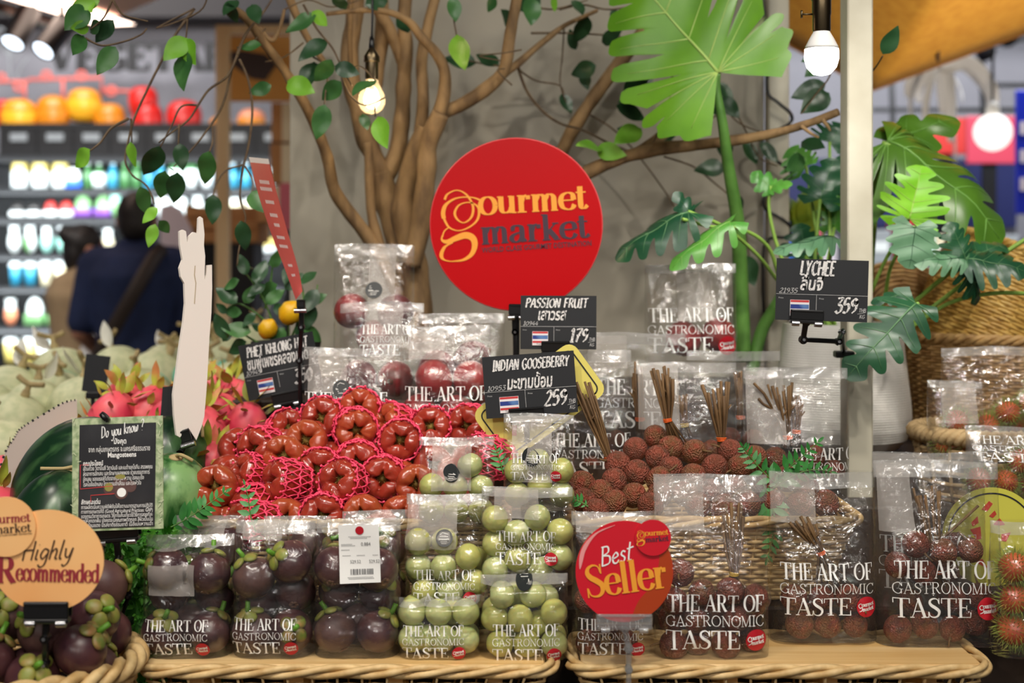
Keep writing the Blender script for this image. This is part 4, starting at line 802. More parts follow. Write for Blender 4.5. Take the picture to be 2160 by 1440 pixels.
LF = '''210 2 152 10 b 2.5;185 15 137 62 m 2.5;187 58 150 58 b 2.5;212 47 188 70 m 2.5;175 75 155 114 m 2.5;240 42 200 90 d 2.52;243 98 205 157 m 2.5;395 80 345 126 b 2.6;392 84 409 136 b 2.6;391 108 383 190 m 2.6;196 5 192 26 b 2.5;
190 315 157 354 b 2.58;275 298 284 353 b 2.6;338 308 304 372 d 2.6;378 302 386 360 d 2.6;443 318 430 390 m 2.6;348 360 338 420 m 2.6;375 363 366 430 d 2.6;295 394 311 452 m 2.6;333 438 299 470 b 2.58;328 472 312 522 b 2.58;336 465 358 492 m 2.6;450 410 449 474 d 2.64;508 465 519 530 d 2.66;530 404 562 448 m 2.66;355 350 372 365 m 2.6;
552 95 500 100 m 2.75;573 180 524 197 m 2.72;668 32 600 66 m 2.74;658 24 692 55 b 2.74;690 84 628 126 d 2.74;700 126 664 174 m 2.7;662 130 640 192 d 2.76;706 140 758 156 d 2.7;720 172 678 212 m 2.7;790 170 742 197 m 2.66;685 220 668 295 m 2.68;606 172 662 194 b 2.72;796 246 814 312 b 2.62;764 240 776 274 d 2.84;480 5 500 50 d 2.72;530 10 545 48 d 2.74;500 0 470 30 d 2.74;
955 -6 962 46 m 2.82;964 72 979 149 b 2.8;1005 134 935 121 d 3.05;1052 140 1004 112 d 3.0;1046 -6 1028 26 m 2.95;1122 -4 1121 52 m 2.95;1165 -10 1172 26 b 2.95;1240 34 1214 92 d 3.05;1258 138 1203 158 d 3.05;1184 198 1206 238 d 3.08;1268 314 1217 302 b 2.94;1258 314 1320 327 b 2.94;1352 270 1296 300 b 2.92;1290 20 1310 60 d 3.05;1375 148 1316 190 d 2.98;1300 222 1363 252 d 3.0;1372 195 1303 213 m 2.98;1440 206 1420 240 d 3.0;1530 228 1474 222 d 2.84;1520 205 1560 248 d 2.98;1514 174 1548 216 d 3.0;1530 352 1464 358 d 3.05;1570 298 1598 346 d 3.1;1604 300 1642 342 d 3.1;1526 284 1533 342 d 3.1;1548 408 1562 452 d 3.1;1571 540 1591 602 d 3.1;1862 115 1896 55 d 2.6;1742 176 1668 206 d 2.86;1748 195 1690 236 d 2.86;1745 130 1698 160 m 2.88;1748 112 1690 128 m 2.9;1230 150 1240 190 d 3.1;1350 285 1300 270 d 3.05;1430 280 1385 300 d 3.05;1695 330 1660 360 m 2.9;1690 300 1740 310 d 2.9;1140 -5 1090 20 d 3.0;1210 0 1230 30 d 3.0;1270 90 1310 65 d 3.08;1215 105 1200 60 d 3.1;1085 60 1060 20 d 3.05;730 20 700 -10 d 2.8;770 10 820 0 d 2.85;860 70 840 30 d 2.9'''
for q in LF.replace('\n', '').split(';'):
    a = q.split(); b_, t_ = [float(x) for x in a[:2]], [float(x) for x in a[2:4]]; Y = float(a[5]); dy = RN.uniform(-.05, .03)
    leaf(LV[a[4]], P(*b_, Y), P(*t_, Y+dy), RN.uniform(.56, .70))
LV['b'].build('foliage', 'leaf_bright', tree, True, label='bright green young leaves'); LV['m'].build('foliage', 'leaf_mid', tree, True); LV['d'].build('foliage', 'leaf_dark', tree, True, label='dark green leaves')
# ---- two bare bulbs
mat('antique_metal', (110, 96, 74), .3, metal=1); mat('bulb_glass', (255, 244, 220), .05); film_mat('bulb_glass', .14, .05, .0, 10, (.98, .96, .9), .2, (1, .9, .7)); mat('filament', (255, 230, 180), .4, emit=12, ecol=(255, 226, 170))
def bulb_profile(R, h): return [(.0, -R), (.45*R, -.9*R), (.78*R, -.64*R), (.97*R, -.25*R), (1.0*R, .05*R), (.9*R, .5*R), (.68*R, .95*R), (.5*R, 1.35*R), (.44*R, h)]
p = P(784, 212, 2.72); k = S(2.72); t = thing('pendant_bulb', 'glowing clear filament bulb on black cord among the tree leaves', 'light bulb', p)
MB().lathe(bulb_profile(29*k, 46*k), 24, Matrix.Translation(p)).build('glass', 'bulb_glass', t, True)
mb = MB()
for i in range(4):
    a = i*PI/2; mb.tube([p+Vector((8*k*math.cos(a), 8*k*math.sin(a), -12*k)), p+Vector((6*k*math.cos(a), 6*k*math.sin(a), 22*k))], 2.6*k, 6)
mb.build('filament', 'filament', t, True)
MB().lathe([(13*k, 44*k), (14*k, 50*k), (14*k, 80*k), (17*k, 82*k), (17*k, 92*k), (10*k, 104*k), (6*k, 110*k)], 20, Matrix.Translation(p)).build('socket', 'antique_metal', t, True, auto=40)
MB().lathe([(6*k, 106*k), (6*k, 118*k), (4*k, 134*k)], 12, Matrix.Translation(p)).build('cord_grip', 'black_plastic', t, True); MB().tube(cr([p+Vector((0, 0, 130*k)), p+Vector((2*k, 0, 220*k)), p+Vector((0, 0, 420*k)), p+Vector((0, 0, 1.2))], 5), 2.6*k, 6).build('cord', 'black_plastic', t, True)
lamp('bulb_light', 'POINT', p, 1.1, (1, .80, .52), .02)
p = P(1733, 122, 2.36); k = S(2.36); t = thing('pendant_bulb', 'white LED bulb with frosted glowing globe hanging beside the cream post', 'light bulb', p)
MB().lathe([(.0, -38*k), (18*k, -34*k), (31*k, -20*k), (36*k, -2*k), (35.5*k, 18*k)], 28, Matrix.Translation(p)).build('diffuser', 'led_globe', t, True, label='glowing frosted globe')
MB().lathe([(35.8*k, 18*k), (34*k, 24*k), (27*k, 38*k), (19*k, 52*k), (17*k, 56*k)], 28, Matrix.Translation(p)).build('collar', 'white_gloss', t, True)
MB().lathe([(17*k, 54*k), (19*k, 58*k), (19*k, 88*k), (20*k, 92*k), (20*k, 120*k), (22*k, 122*k), (22*k, 132*k), (14*k, 144*k)], 24, Matrix.Translation(p)).build('socket', 'antique_metal', t, True, auto=40)
mb = MB().tube([p+Vector((-18*k, 0, 92*k)), p+Vector((-42*k, 0, 92*k))], 2*k, 6); mb.tube([p+Vector((-42*k, 0, 84*k)), p+Vector((-42*k, 0, 100*k))], 2.4*k, 6); mb.build('switch_key', 'antique_metal', t, True); MB().tube([p+Vector((0, 0, 140*k)), p+Vector((0, 0, 1.2))], 3*k, 6).build('cord', 'black_plastic', t, True)
lamp('bulb_light', 'POINT', p+Vector((0, 0, -.055)), 2.2, (1, .96, .9), .03)
# ---- monstera behind the panel bags, leaf at the top
def leafpart(parent, spec, m, vein='vein_green', nm='leaf', label=None):
    vein = {'philo_dark': 'vein_dark', 'philo_grey': 'philo_dark', 'philo_mid': 'vein_mid', 'leaf_olive': 'vein_mid', 'philo_bright': 'vein_green'}.get(m, vein); mb, vb = lobed(**spec); o = mb.build(nm, m, parent, True, label=label); vb.build('veins', vein, o, True); return o
ms = thing('monstera', 'huge yellow-green split monstera leaf on a tall stalk at top centre right', 'plant', P(1580, 760, 2.9))
leafpart(ms, dict(base=P(1514, 152, 2.72), tip=P(1318, -76, 2.78), half=.168, nl=8, depth=.78, gap=.095, tmin=.26, back=.30, normal=(.15, -1, -.25), droop=.18, tipdroop=.1, sweep=.34, seed=3, asym=(1.0, 1.0)), 'monstera_green')
mb = MB(); stalkcurve(mb, [P(1514, 154, 2.725), P(1512, 190, 2.74), P(1524, 260, 2.76), P(1538, 360, 2.8), P(1556, 470, 2.84), P(1562, 600, 2.88), P(1566, 760, 2.9)], .006, .0185, 10, 6); mb.build('stalk', 'stalk_green', ms, True)
mb = MB(); stalkcurve(mb, [P(1690, 560, 2.86), P(1640, 640, 2.88), P(1606, 700, 2.9), P(1584, 790, 2.9)], .012, .014, 8, 5); mb.build('stalk', 'stalk_green', ms, True)
# ---- plant in the white pot
pot_c = P(1776, 948, 2.86); pz = pot_c.z
mat('pot_white', (236, 234, 228), .5, bump=.25, bscale=120); mat('soil', (40, 30, 24), .9, (60, 46, 36), 60)
t = thing('plant_pot', 'tall white ribbed ceramic plant pot behind the cream post', 'pot', pot_c); R_ = 143*S(2.86)
def ribs(q, a, i): return q*1.0+Vector((math.cos(a), math.sin(a), 0))*(.0004*math.sin(q.z*1300))
prof = [(0, .0), (.62, .0), (.80, .05), (.93, .18), (.985, .34), (1.0, .5), (.985, .75), (.955, 1.0), (.92, 1.3), (.885, 1.6), (.86, 1.86), (.84, 1.87), (.83, 1.80)]
pf = [(r*R_, z*R_) for r, z in prof]; pf2 = [pf[0]]
for (r0, z0), (r1, z1) in zip(pf, pf[1:]):
    n_ = max(1, int(abs(z1-z0)/.0012)); pf2 += [(r0+(r1-r0)*i/n_, z0+(z1-z0)*i/n_) for i in range(1, n_+1)]
MB().lathe(pf2, 48, Matrix.Translation(pot_c), ribs).build('body', 'pot_white', t, True); MB().lathe([(.83*R_, 1.74*R_), (0, 1.76*R_)], 32, Matrix.Translation(pot_c)).build('soil', 'soil', t, True)
ph = thing('philodendron', 'leafy philodendron with deeply cut leaves growing in the white pot', 'plant', pot_c+Vector((0, 0, 1.78*R_)))
root = pot_c+Vector((0, 0, 1.72*R_))
def petiole(pts, Y, r0=.0042, r1=.0032, base=True, who=None, m='stem_light'):
    mb = MB(); q = ([root+Vector((RN.uniform(-.05, .05), RN.uniform(-.04, .04), 0))] if base else [])+V2(pts, Y); stalkcurve(mb, q, r0, r1, 8, 6); return mb.build('petiole', m, who or ph, True)
petiole([(1650, 600), (1600, 540), (1530, 480), (1452, 446)], (2.8, 2.62)); leafpart(ph, dict(base=P(1452, 448, 2.62), tip=P(1286, 512, 2.62), half=.05, nl=6, depth=.7, gap=.16, back=.25, normal=(.1, -.55, .9), droop=.6, tipdroop=.25, seed=5), 'philo_dark')
leafpart(ph, dict(base=P(1455, 450, 2.63), tip=P(1428, 404, 2.62), half=.022, nl=3, depth=.5, gap=.2, back=.1, normal=(.3, -1, .3), seed=6), 'philo_dark')
petiole([(1660, 610), (1620, 520), (1560, 482), (1500, 478), (1440, 462)], (2.78, 2.6)); leafpart(ph, dict(base=P(1540, 468, 2.6), tip=P(1408, 542, 2.56), half=.036, nl=5, depth=.7, gap=.16, back=.2, normal=(.0, -.5, .9), droop=.7, seed=7), 'philo_mid')
petiole([(1680, 620), (1640, 520), (1622, 440), (1626, 392)], (2.82, 2.8)); leafpart(ph, dict(base=P(1626, 394, 2.8), tip=P(1588, 362, 2.8), half=.026, nl=3, depth=.5, gap=.18, back=.2, normal=(0, -1, .4), seed=8), 'philo_mid'); leafpart(ph, dict(base=P(1628, 394, 2.8), tip=P(1668, 382, 2.78), half=.02, nl=3, depth=.45, gap=.18, back=.2, normal=(0, -.8, .7), seed=9), 'philo_mid')
petiole([(1740, 610), (1752, 540), (1758, 500)], (2.8, 2.7)); leafpart(ph, dict(base=P(1758, 500, 2.7), tip=P(1636, 506, 2.66), half=.04, nl=6, depth=.4, gap=.18, back=.1, normal=(0, -.35, 1), droop=.5, seed=10), 'philo_grey')
for i, (bx_, by_, tx, ty, Y, hf, m_) in enumerate(((1730, 420, 1760, 330, 2.85, .05, 'philo_dark'), (1700, 540, 1690, 470, 2.9, .045, 'philo_dark'), (1760, 480, 1770, 410, 2.9, .04, 'philo_mid'), (1700, 350, 1668, 310, 2.95, .05, 'philo_mid'), (1750, 300, 1780, 260, 2.95, .05, 'philo_dark'))):
    petiole([(1720+i*8, 600), (bx_, by_)], (2.85, Y)); leafpart(ph, dict(base=P(bx_, by_, Y), tip=P(tx, ty, Y), half=hf, nl=5, depth=.5, gap=.14, back=.2, normal=(RN.uniform(-.4, .4), -1, .5), droop=.3, seed=20+i), m_)
petiole([(1830, 640), (1862, 560), (1900, 490), (1918, 450)], (2.8, 2.7)); leafpart(ph, dict(base=P(1918, 462, 2.7), tip=P(1948, 346, 2.7), half=.066, nl=6, depth=.74, gap=.20, back=.2, normal=(-.1, -1, .2), droop=.1, cup=.35, sweep=.2, seed=30), 'philo_bright', label='bright yellow-green leaf')
petiole([(1850, 660), (1880, 560), (1928, 478)], (2.8, 2.64)); leafpart(ph, dict(base=P(1930, 480, 2.62), tip=P(1922, 562, 2.6), half=.050, nl=5, depth=.22, gap=.2, back=.28, normal=(0, -1, .45), droop=.15, seed=31), 'philo_grey')
petiole([(1860, 690), (1960, 610), (2034, 548)], (2.75, 2.62), .005, .004)
for i, (tx, ty, hf) in enumerate(((2170, 556, .05), (1936, 540, .034), (2010, 466, .036), (2080, 640, .036), (2130, 500, .04))):
    leafpart(ph, dict(base=P(2036, 546, 2.62), tip=P(tx, ty, 2.58+.02*i), half=hf, nl=5, depth=.6, gap=.16, back=.0, normal=(.0, -.8, .7), droop=.4, seed=40+i), 'philo_dark' if i != 1 else 'philo_grey')
petiole([(1880, 720), (1930, 660), (1936, 640)], (2.7, 2.5)); leafpart(ph, dict(base=P(1932, 640, 2.5), tip=P(1792, 778, 2.44), half=.058, nl=6, depth=.78, gap=.19, back=.12, normal=(-.15, -1, .45), droop=.2, sweep=.12, seed=50), 'philo_dark', label='dark green leaf hanging over the pot')
leafpart(ph, dict(base=P(1906, 622, 2.55), tip=P(1838, 628, 2.55), half=.02, nl=3, depth=.4, gap=.2, back=.1, normal=(0, -.6, .8), seed=51), 'philo_dark')
petiole([(1900, 700), (2000, 640), (2100, 618), (2200, 622)], (2.74, 2.6), .004, .004)
petiole([(1890, 700), (1990, 630), (2080, 560), (2170, 500)], (2.76, 2.66), .0045, .0045)
m2 = thing('monstera', 'large drooping dark green fingered leaf right of the cream post', 'plant', root+Vector((.06, .05, 0)))
mb = MB(); stalkcurve(mb, [root+Vector((.06, .05, 0)), P(1836, 520, 2.86), P(1850, 370, 2.82), P(1872, 300, 2.8)], .010, .011, 8, 6); mb.build('stalk', 'stem_light', m2, True)
leafpart(m2, dict(base=P(1872, 298, 2.8), tip=P(2150, 440, 2.7), half=.152, nl=7, depth=.88, gap=.16, back=.16, normal=(.05, -.66, .75), droop=.45, tipdroop=.3, sweep=.3, seed=60), 'leaf_olive')
leafpart(m2, dict(base=P(1876, 300, 2.86), tip=P(2030, 226, 2.9), half=.055, nl=3, depth=.7, gap=.16, back=.1, normal=(.05, -.75, .6), droop=.3, seed=61), 'leaf_olive')
leafpart(m2, dict(base=P(1850, 330, 2.92), tip=P(1800, 480, 2.92), half=.075, nl=4, depth=.3, gap=.1, back=.2, normal=(.1, -1, .3), droop=.3, seed=62), 'philo_dark')
t = thing('croton_plant', 'yellow-green leafy plant glimpsed behind the back cream post', 'plant', P(1700, 560, 3.5)); mb = MB(); st = MB()
for i in range(16):
    b_ = P(1690+RN.uniform(-25, 50), 470+RN.uniform(-40, 30), 3.5); leaf(mb, b_, b_+Vector((RN.uniform(-.07, .07), RN.uniform(-.05, .02), RN.uniform(-.01, .10))), .5)
    st.tube([P(1705, 640, 3.52), b_], .003, 5)
mb.build('foliage', mat('croton', (150, 160, 40), .4, (90, 120, 30), 20), t, True); st.build('stems', 'stalk_green', t, True); MB().lathe([(0, 0), (.07, 0), (.09, .16), (.085, .16), (.0, .15)], 20, Matrix.Translation(P(1705, 700, 3.52)-Vector((0, 0, .05)))).build('pot', 'black_shelf', t, True)
# ---- front cream post
a, b = P(1788, 0, 2.58).x, P(1842, 0, 2.58).x
struct('trim_3', MB().box(((a+b)/2, 2.61, 1.55), (b-a, .06, 3.1), Matrix.Translation(Vector((0, 0, 0))), bev=.003), 'cream_paint')
# dark cord winding along the back post
t = thing('cable', 'dark cable zigzagging down beside the back cream post', 'cable', P(1620, 700, 3.18)); MB().tube(cr(V2([(1606, -20), (1620, 100), (1618, 190), (1640, 215), (1668, 240), (1664, 262), (1612, 290), (1612, 318), (1640, 340), (1668, 362), (1664, 380), (1616, 410), (1614, 440), (1650, 462), (1668, 480), (1660, 500), (1612, 520), (1612, 700)], 3.18), 4), .004, 6).build('cord', 'black_plastic', t, True)
# ------------------------------------------------------------------ stepped stand, baskets
mat('wicker', (224, 194, 140), .55, (190, 154, 98), 40, 4, bump=.3, bscale=150); mat('wicker_dark', (204, 166, 108), .6, (164, 124, 74), 40, 4, bump=.3, bscale=150); mat('wicker_gold', (232, 194, 108), .35, (196, 152, 70), 30, 4, bump=.3, bscale=120); mat('rope', (206, 178, 132), .8, (176, 146, 102), 60, 4, bump=.4, bscale=140)
st = thing('display_stand', 'dark stepped wooden stand carrying the fruit baskets', 'stand', (0, 2.4, 0))
def tier(x0, x1, y0, y1, z): MB().box(((x0+x1)/2, (y0+y1)/2, z/2), (x1-x0-.002, y1-y0-.002, z), bev=.004).build('step', 'stand_wood', st, True, False)
tier(-1.3, 1.4, 1.70, 2.145, .80); tier(-.56, 1.4, 2.145, 2.475, .935); tier(-.56, .5, 2.475, 2.64, 1.10); tier(-.56, .5, 2.64, 3.2, 1.20); tier(.5, 1.4, 2.475, 2.66, 1.03); tier(.5, 1.4, 2.66, 3.19, pz-.001)
tier(-1.5, -.56, 2.145, 2.48, .96); tier(-1.5, -.56, 2.48, 2.95, 1.02); tier(-2.2, -.56, 2.95, 4.1, 1.06)
def perim(W, D, r, n, cx=0, cy=0):
    """points round a rounded rectangle with even spacing"""
    o = rrect(W, D, r, 8); o = [Vector((x+cx, y+cy, 0)) for x, y in o]; L = [0]
    for i in range(len(o)): L.append(L[-1]+(o[(i+1) % len(o)]-o[i]).length)
    out = []; j = 0
    for k in range(n):
        t = L[-1]*k/n
        while L[j+1] < t: j += 1
        a, b = o[j], o[(j+1) % len(o)]; f = (t-L[j])/max(L[j+1]-L[j], 1e-9); q = a.lerp(b, f); d = (b-a).normalized(); out.append((q, Vector((d.y, -d.x, 0))))
    return out
def basket(label, X0, X1, Y0, Y1, zb, zr, m='wicker', flare=.88, strands=3, rr=.0042, rows=9, group=None, wr=.0022, twist=16):
    W, D = X1-X0, Y1-Y0; cx, cy = (X0+X1)/2, (Y0+Y1)/2; t = thing('wicker_basket', label, 'basket', (cx, cy, zb), group)
    n = int(2*(W+D)/.018)//2*2+1; H = zr-zb; mb = MB(); pm = perim(W, D, min(.035, D*.3), n)
    for k in range(rows):
        z = H*(k+.6)/(rows+.8); f = flare+(1-flare)*z/H; pts = [Vector((q.x*f, q.y*f, z))+nn*(.0024 if (i+k) % 2 else -.0024) for i, (q, nn) in enumerate(pm)]
        mb.tube(pts, wr*(.9+.3*RN.random()), 5, closed=True)
    mb.build('woven_sides', m, t); mb = MB()
    for i, (q, nn) in enumerate(pm):
        if i % 2 == 0: mb.tube([Vector((q.x*flare, q.y*flare, 0)), Vector((q.x, q.y, H))], .0022, 4)
    mb.build('stakes', m, t)
    n2 = int(2*(W+D)/.006); p2 = perim(W+.006, D+.006, min(.04, D*.32), n2)
    for s_ in range(strands):
        mb = MB(); pts = []; rad = []
        for i, (q, nn) in enumerate(p2):
            a = 2*PI*(s_/strands)+2*PI*i/n2*int(n2/twist); pts.append(q+nn*math.cos(a)*rr*1.15+Vector((0, 0, H+math.sin(a)*rr*1.15+rr*.6))); rad.append(rr*(1+.12*noise.noise(q*40+Vector((s_*9, 0, 0)))))
        mb.tube(pts, rad, 6, closed=True); mb.build('rim_strand', m, t)
    MB().box((0, 0, .004), (W*flare-.004, D*flare-.004, .006)).build('base', m, t, smooth=False)
    return t
zf = .890
def px(x, Y): return P(x, 0, Y).x
basket('long front wicker basket under the mangosteen and gooseberry bags', px(288, 1.95), px(1164, 1.95), 1.955, 2.135, .80, zf, rows=6, rr=.0050, twist=30)
basket('long front wicker basket under the front lychee bags', px(1214, 1.95), px(2092, 1.95), 1.955, 2.135, .80, zf, rows=6, rr=.0050, twist=30)
zbd = .8985
for nm, a, b in (('mangosteen and gooseberry', px(300, 1.96), px(1150, 1.96)), ('front lychee', px(1228, 1.96), px(2078, 1.96))):
    t = thing('wooden_board', f'pale wooden board inside the basket under the {nm} bags', 'board', ((a+b)/2, 2.045, zbd-.012)); MB().box(((a+b)/2, 2.045, zbd-.006), (b-a, .158, .012), bev=.002).build('plank', 'board_wood', t, True, False)
    for k in range(4): MB().box((a+(b-a)*(k+.5)/4, 2.045, (zbd-.012+.81)/2), (.02, .12, zbd-.012-.81)).build('block', 'board_wood', t, True, False)
zr1 = P(0, 1092, 2.17).z-.010
basket('wicker basket heaped with netted red rose apples', px(420, 2.2), px(1064, 2.2), 2.155, 2.465, .936, zr1, rows=14, rr=.0045, twist=26, wr=.003)
basket('wicker basket heaped with lychee bunches and ferns', px(1208, 2.2), px(1800, 2.2), 2.155, 2.465, .936, zr1+.004, rows=17, rr=.0048, twist=26, flare=.8, wr=.0030)
# round mangosteen basket at lower left
def roundbasket(label, c, R, H, m, rows=8, flare=.8, rr=.006, strands=3, tw=14, tilt=(0, 0, 0), wr=.003, name='wicker_basket', wob=.003):
    t = thing(name, label, 'basket', Tm(c, tilt)); n = int(2*PI*R/(.02 if R < .3 else .022))//2*2+1; mb = MB()
    for k in range(rows):
        z = H*(k+.6)/(rows+.6); f = flare+(1-flare)*math.sin(PI/2*z/H); mb.tube([Vector((math.cos(2*PI*i/n), math.sin(2*PI*i/n), 0))*(R*f+(wob if (i+k) % 2 else -wob))+Vector((0, 0, z)) for i in range(n)], wr, 5, closed=True)
    mb.build('woven_sides', m, t); mb = MB()
    for i in range(0, n, 2):
        a = 2*PI*i/n; mb.tube([Vector((math.cos(a), math.sin(a), 0))*(R*(flare+(1-flare)*math.sin(PI/2*z)))+Vector((0, 0, H*z)) for z in (0, .33, .66, 1)], wr*.9, 4)
    mb.build('stakes', m, t); n2 = 150
    for s_ in range(strands):
        mb = MB(); mb.tube([Vector((math.cos(2*PI*i/n2), math.sin(2*PI*i/n2), 0))*(R+rr*1.15*math.cos(2*PI*s_/strands+2*PI*i*tw/n2))+Vector((0, 0, H+rr*.6+rr*1.15*math.sin(2*PI*s_/strands+2*PI*i*tw/n2))) for i in range(n2)], rr, 6, closed=True); mb.build('rim_strand', m, t)
    MB().lathe([(R*flare, .0), (R*flare, .006), (0, .006)], 32).build('base', m, t); return t
mc = Vector((px(8, 1.88), 1.93, .801)); roundbasket('round wicker basket of loose mangosteens under the orange round sign', mc, .158, .108, 'wicker', 6, rr=.008, tw=9, wr=.0035)
# small baskets on the upper step hidden behind the passion-fruit bags
t = thing('rope_coil', 'coil of brown twisted rope lying behind the gooseberry price card', 'rope', P(1075, 745, 2.6)); mb = MB()
for k in range(4):
    for s_ in range(2): mb.tube([Vector((.13*math.cos(a*.2)+.004*math.cos(a*1.9+s_*PI), .075*math.sin(a*.2), .012+.017*k+.004*math.sin(a*1.9+s_*PI)))+Vector((px(950, 2.56), 2.56, 1.102)) for a in range(32)], .0072, 6, closed=True)
mb.build('strands', 'rope', t, True)
# tall pale wicker basket and golden woven tray, far right
roundbasket('tall brown wicker basket at right behind the rambutan bags', Vector((px(2125, 3.02), 3.02, pz)), .218, P(0, 722, 2.82).z-pz, 'wicker_dark', 34, .93, .006, 3, 20, wr=.0038)
roundbasket('shiny golden woven basket leaning over inside the tall wicker basket', P(2040, 800, 3.12), .158, .285, 'wicker_gold', 34, .96, .0055, 3, 24, (0, math.radians(24), 0), .0045)
t = thing('woven_tray', 'brown woven tray leaning behind the white pot, left of the golden basket', 'tray', P(1880, 640, 3.12)); mb = MB(); Mt = Matrix.Translation(P(1905, 690, 3.2)) @ Euler((math.radians(75), math.radians(38), 0)).to_matrix().to_4x4(); R_ = .15
for k in range(14):
    f = (k+1)/14; n = int(44*f)+14; mb.tube([Vector((math.cos(2*PI*i/n)*R_*f, math.sin(2*PI*i/n)*R_*f, .03*(1-f*f)+(.003 if (i+k) % 2 else -.003))) for i in range(n)], .0055, 5, closed=True, M=Mt)
mb.build('weave', 'wicker_dark', t, True)
roundbasket('shallow pale wicker basket with coiled rim under the rambutan bags', Vector((px(2075, 2.6), 2.585, 1.032)), .125, P(0, 940, 2.5).z-1.032+.01, 'rope', 5, .9, .008, 3, 18, wr=.004)
# lychee-side riser below rambutan sign
# ------------------------------------------------------------------ fruit kinds
mat('mango_skin', (62, 34, 42), .34, (104, 66, 62), 26, 6, .36, .78, spec=.5, bump=.12, bscale=70); mat('mango_skin_brown', (104, 74, 66), .5, (74, 46, 48), 30, 6, .3, .7, bump=.15, bscale=60); mat('sepal', (132, 140, 60), .45, (164, 128, 76), 60, 3, .45, .78); mat('sepal_dark', (104, 120, 50), .45, (160, 110, 70), 60, 3, .4, .7); mat('stalk_fresh', (96, 150, 44), .45); mat('rosette', (112, 78, 60), .6)
def mangosteen(skin, sep):
    p = Proto('mangosteen', 'mangosteen'); R = .0305
    def md(q): return q*(1+.025*noise.noise(q*60))
    p.part('rind', MB().ball((0, 0, 0), (R, R, R*.93), 28, 18, mod=md), skin)
    for k in range(4):
        a = k*PI/2+.2; M = Matrix.Rotation(a, 4, 'Z') @ Matrix.Translation((.0125, 0, R*.93)) @ Matrix.Rotation(.42, 4, 'Y')
        p.part('sepal', MB().ball((0, 0, 0), (.0105, .0095, .0042), 14, 8, M), sep)
    p.part('stalk', MB().tube([(0, 0, R*.9), (.001, 0, R+.007), (.004, .001, R+.016)], [.0042, .0036, .0034], 8), 'stalk_fresh')
    mb = MB()
    for k in range(6): mb.ball((.0042*math.cos(k*PI/3), .0042*math.sin(k*PI/3), -R*.935), (.0034, .0028, .0013), 8, 5)
    p.part('blossom_rosette', mb, 'rosette'); return p
MG = [mangosteen('mango_skin', 'sepal'), mangosteen('mango_skin', 'sepal_dark'), mangosteen('mango_skin_brown', 'sepal')]
mat('rose_apple', (164, 58, 40), .2, (142, 48, 36), 26, 4, .35, .7, spec=.6, coat=.3, bump=.1, bscale=60); mat('rose_apple_b', (168, 80, 44), .22, (166, 56, 38), 22, 4, .35, .7, spec=.6, coat=.3, bump=.1, bscale=60); mat('cavity', (158, 134, 66), .5, (110, 90, 40), 90); mat('foam_net', (246, 74, 110), .6, sss=0)
def rose_apple(skin, seed, net):
    p = Proto('rose_apple', 'rose apple'); rr = random.Random(seed); nl = rr.choice((4, 4, 5)); ph = rr.random()*6
    prof = [(0, -.036), (.008, -.036), (.018, -.031), (.026, -.019), (.0312, -.004), (.0335, .009), (.0330, .019), (.0295, .0265), (.0240, .0300), (.0180, .0305), (.0130, .0275), (.0105, .0215), (.0095, .014), (.007, .0105), (0, .010)]
    prof2 = [(q.x, q.y) for q in cr([Vector((r, z)) for r, z in prof], 3)]
    amp = [.8+.5*rr.random() for _ in range(nl)]
    def md(q, a, i):
        k = min(max((i-.36)/.25, 0), 1); t = (a-ph)*nl/(2*PI); c = abs(math.cos((a-ph)*nl/2)); cut = (1-c)**2.2; am = amp[int(round(t)) % nl]
        ns = noise.noise(Vector((math.cos(a)*2.2, math.sin(a)*2.2, i*5+seed*3))); fold = noise.noise(Vector((math.cos(a)*6, math.sin(a)*6, i*3+seed*7)))
        if i < .6: f = 1-.13*cut*k+.05*ns+.03*fold*k; dz = -.0075*cut*k+.003*ns*k
        else:
            e = min((i-.6)/.12, 1); f = 1-.13*cut*(1-e)+e*(-.34*am*(c**.6)+.30*cut)+.09*ns+.10*fold; dz = -.0075*cut*(1-e*.4)+.003*ns+.0012*fold
        return Vector((q.x*max(f, .1), q.y*max(f, .1), q.z+dz))
    p.part('skin', MB().lathe(prof2, 48, mod=md), skin); p.part('blossom_cavity', MB().lathe([(.012, .0135), (.009, .012), (.003, .0118), (0, .0122)], 18), 'cavity')
    mb = MB()
    for k in range(5): a = k*1.26+ph; mb.tube([(.004*math.cos(a), .004*math.sin(a), .010), (.007*math.cos(a+.4), .007*math.sin(a+.4), .017)], .0006, 4)
    p.part('stamens', mb, 'cavity')
    if net:
        mb = MB(); n = 17
        def npnt(a, v):
            z = -.040+.064*v; r = .0365*math.sin(PI*min(.18+v*.47, .62))**.55+.0014*math.sin(a*9+v*20); return Vector((r*math.cos(a), r*math.sin(a), z+.0015*math.sin(a*5)))
        for k in range(n):
            for sg in (-1, 1):
                pts = [npnt(2*PI*k/n+sg*.75*v+ph, v) for v in [q/10 for q in range(11)]]; mb.tube(pts, .00125, 5)
                e = pts[-1]; mb.ball(e*1.0+Vector((0, 0, .0008)), .0021, 6, 5)
        for v in (.12, .5, .9): mb.tube([npnt(2*PI*i/44+ph, v)+Vector((0, 0, .0016*(-1)**i)) for i in range(44)], .0019, 4, closed=True)
        p.part('foam_net', mb, 'foam_net', label='pink foam net sleeve')
    return p
RA_N = [rose_apple('rose_apple', 1, 1), rose_apple('rose_apple', 2, 1), rose_apple('rose_apple_b', 5, 1)]; RA_P = [rose_apple('rose_apple', 3, 0), rose_apple('rose_apple_b', 4, 0)]
mat('gooseberry', (204, 210, 150), .22, (190, 196, 124), 16, 3, .3, .7, spec=.5, sss=.25); mat('gooseberry_y', (208, 208, 128), .22, (196, 196, 108), 16, 3, .3, .7, spec=.5, sss=.25); mat('scar', (92, 78, 52), .7)
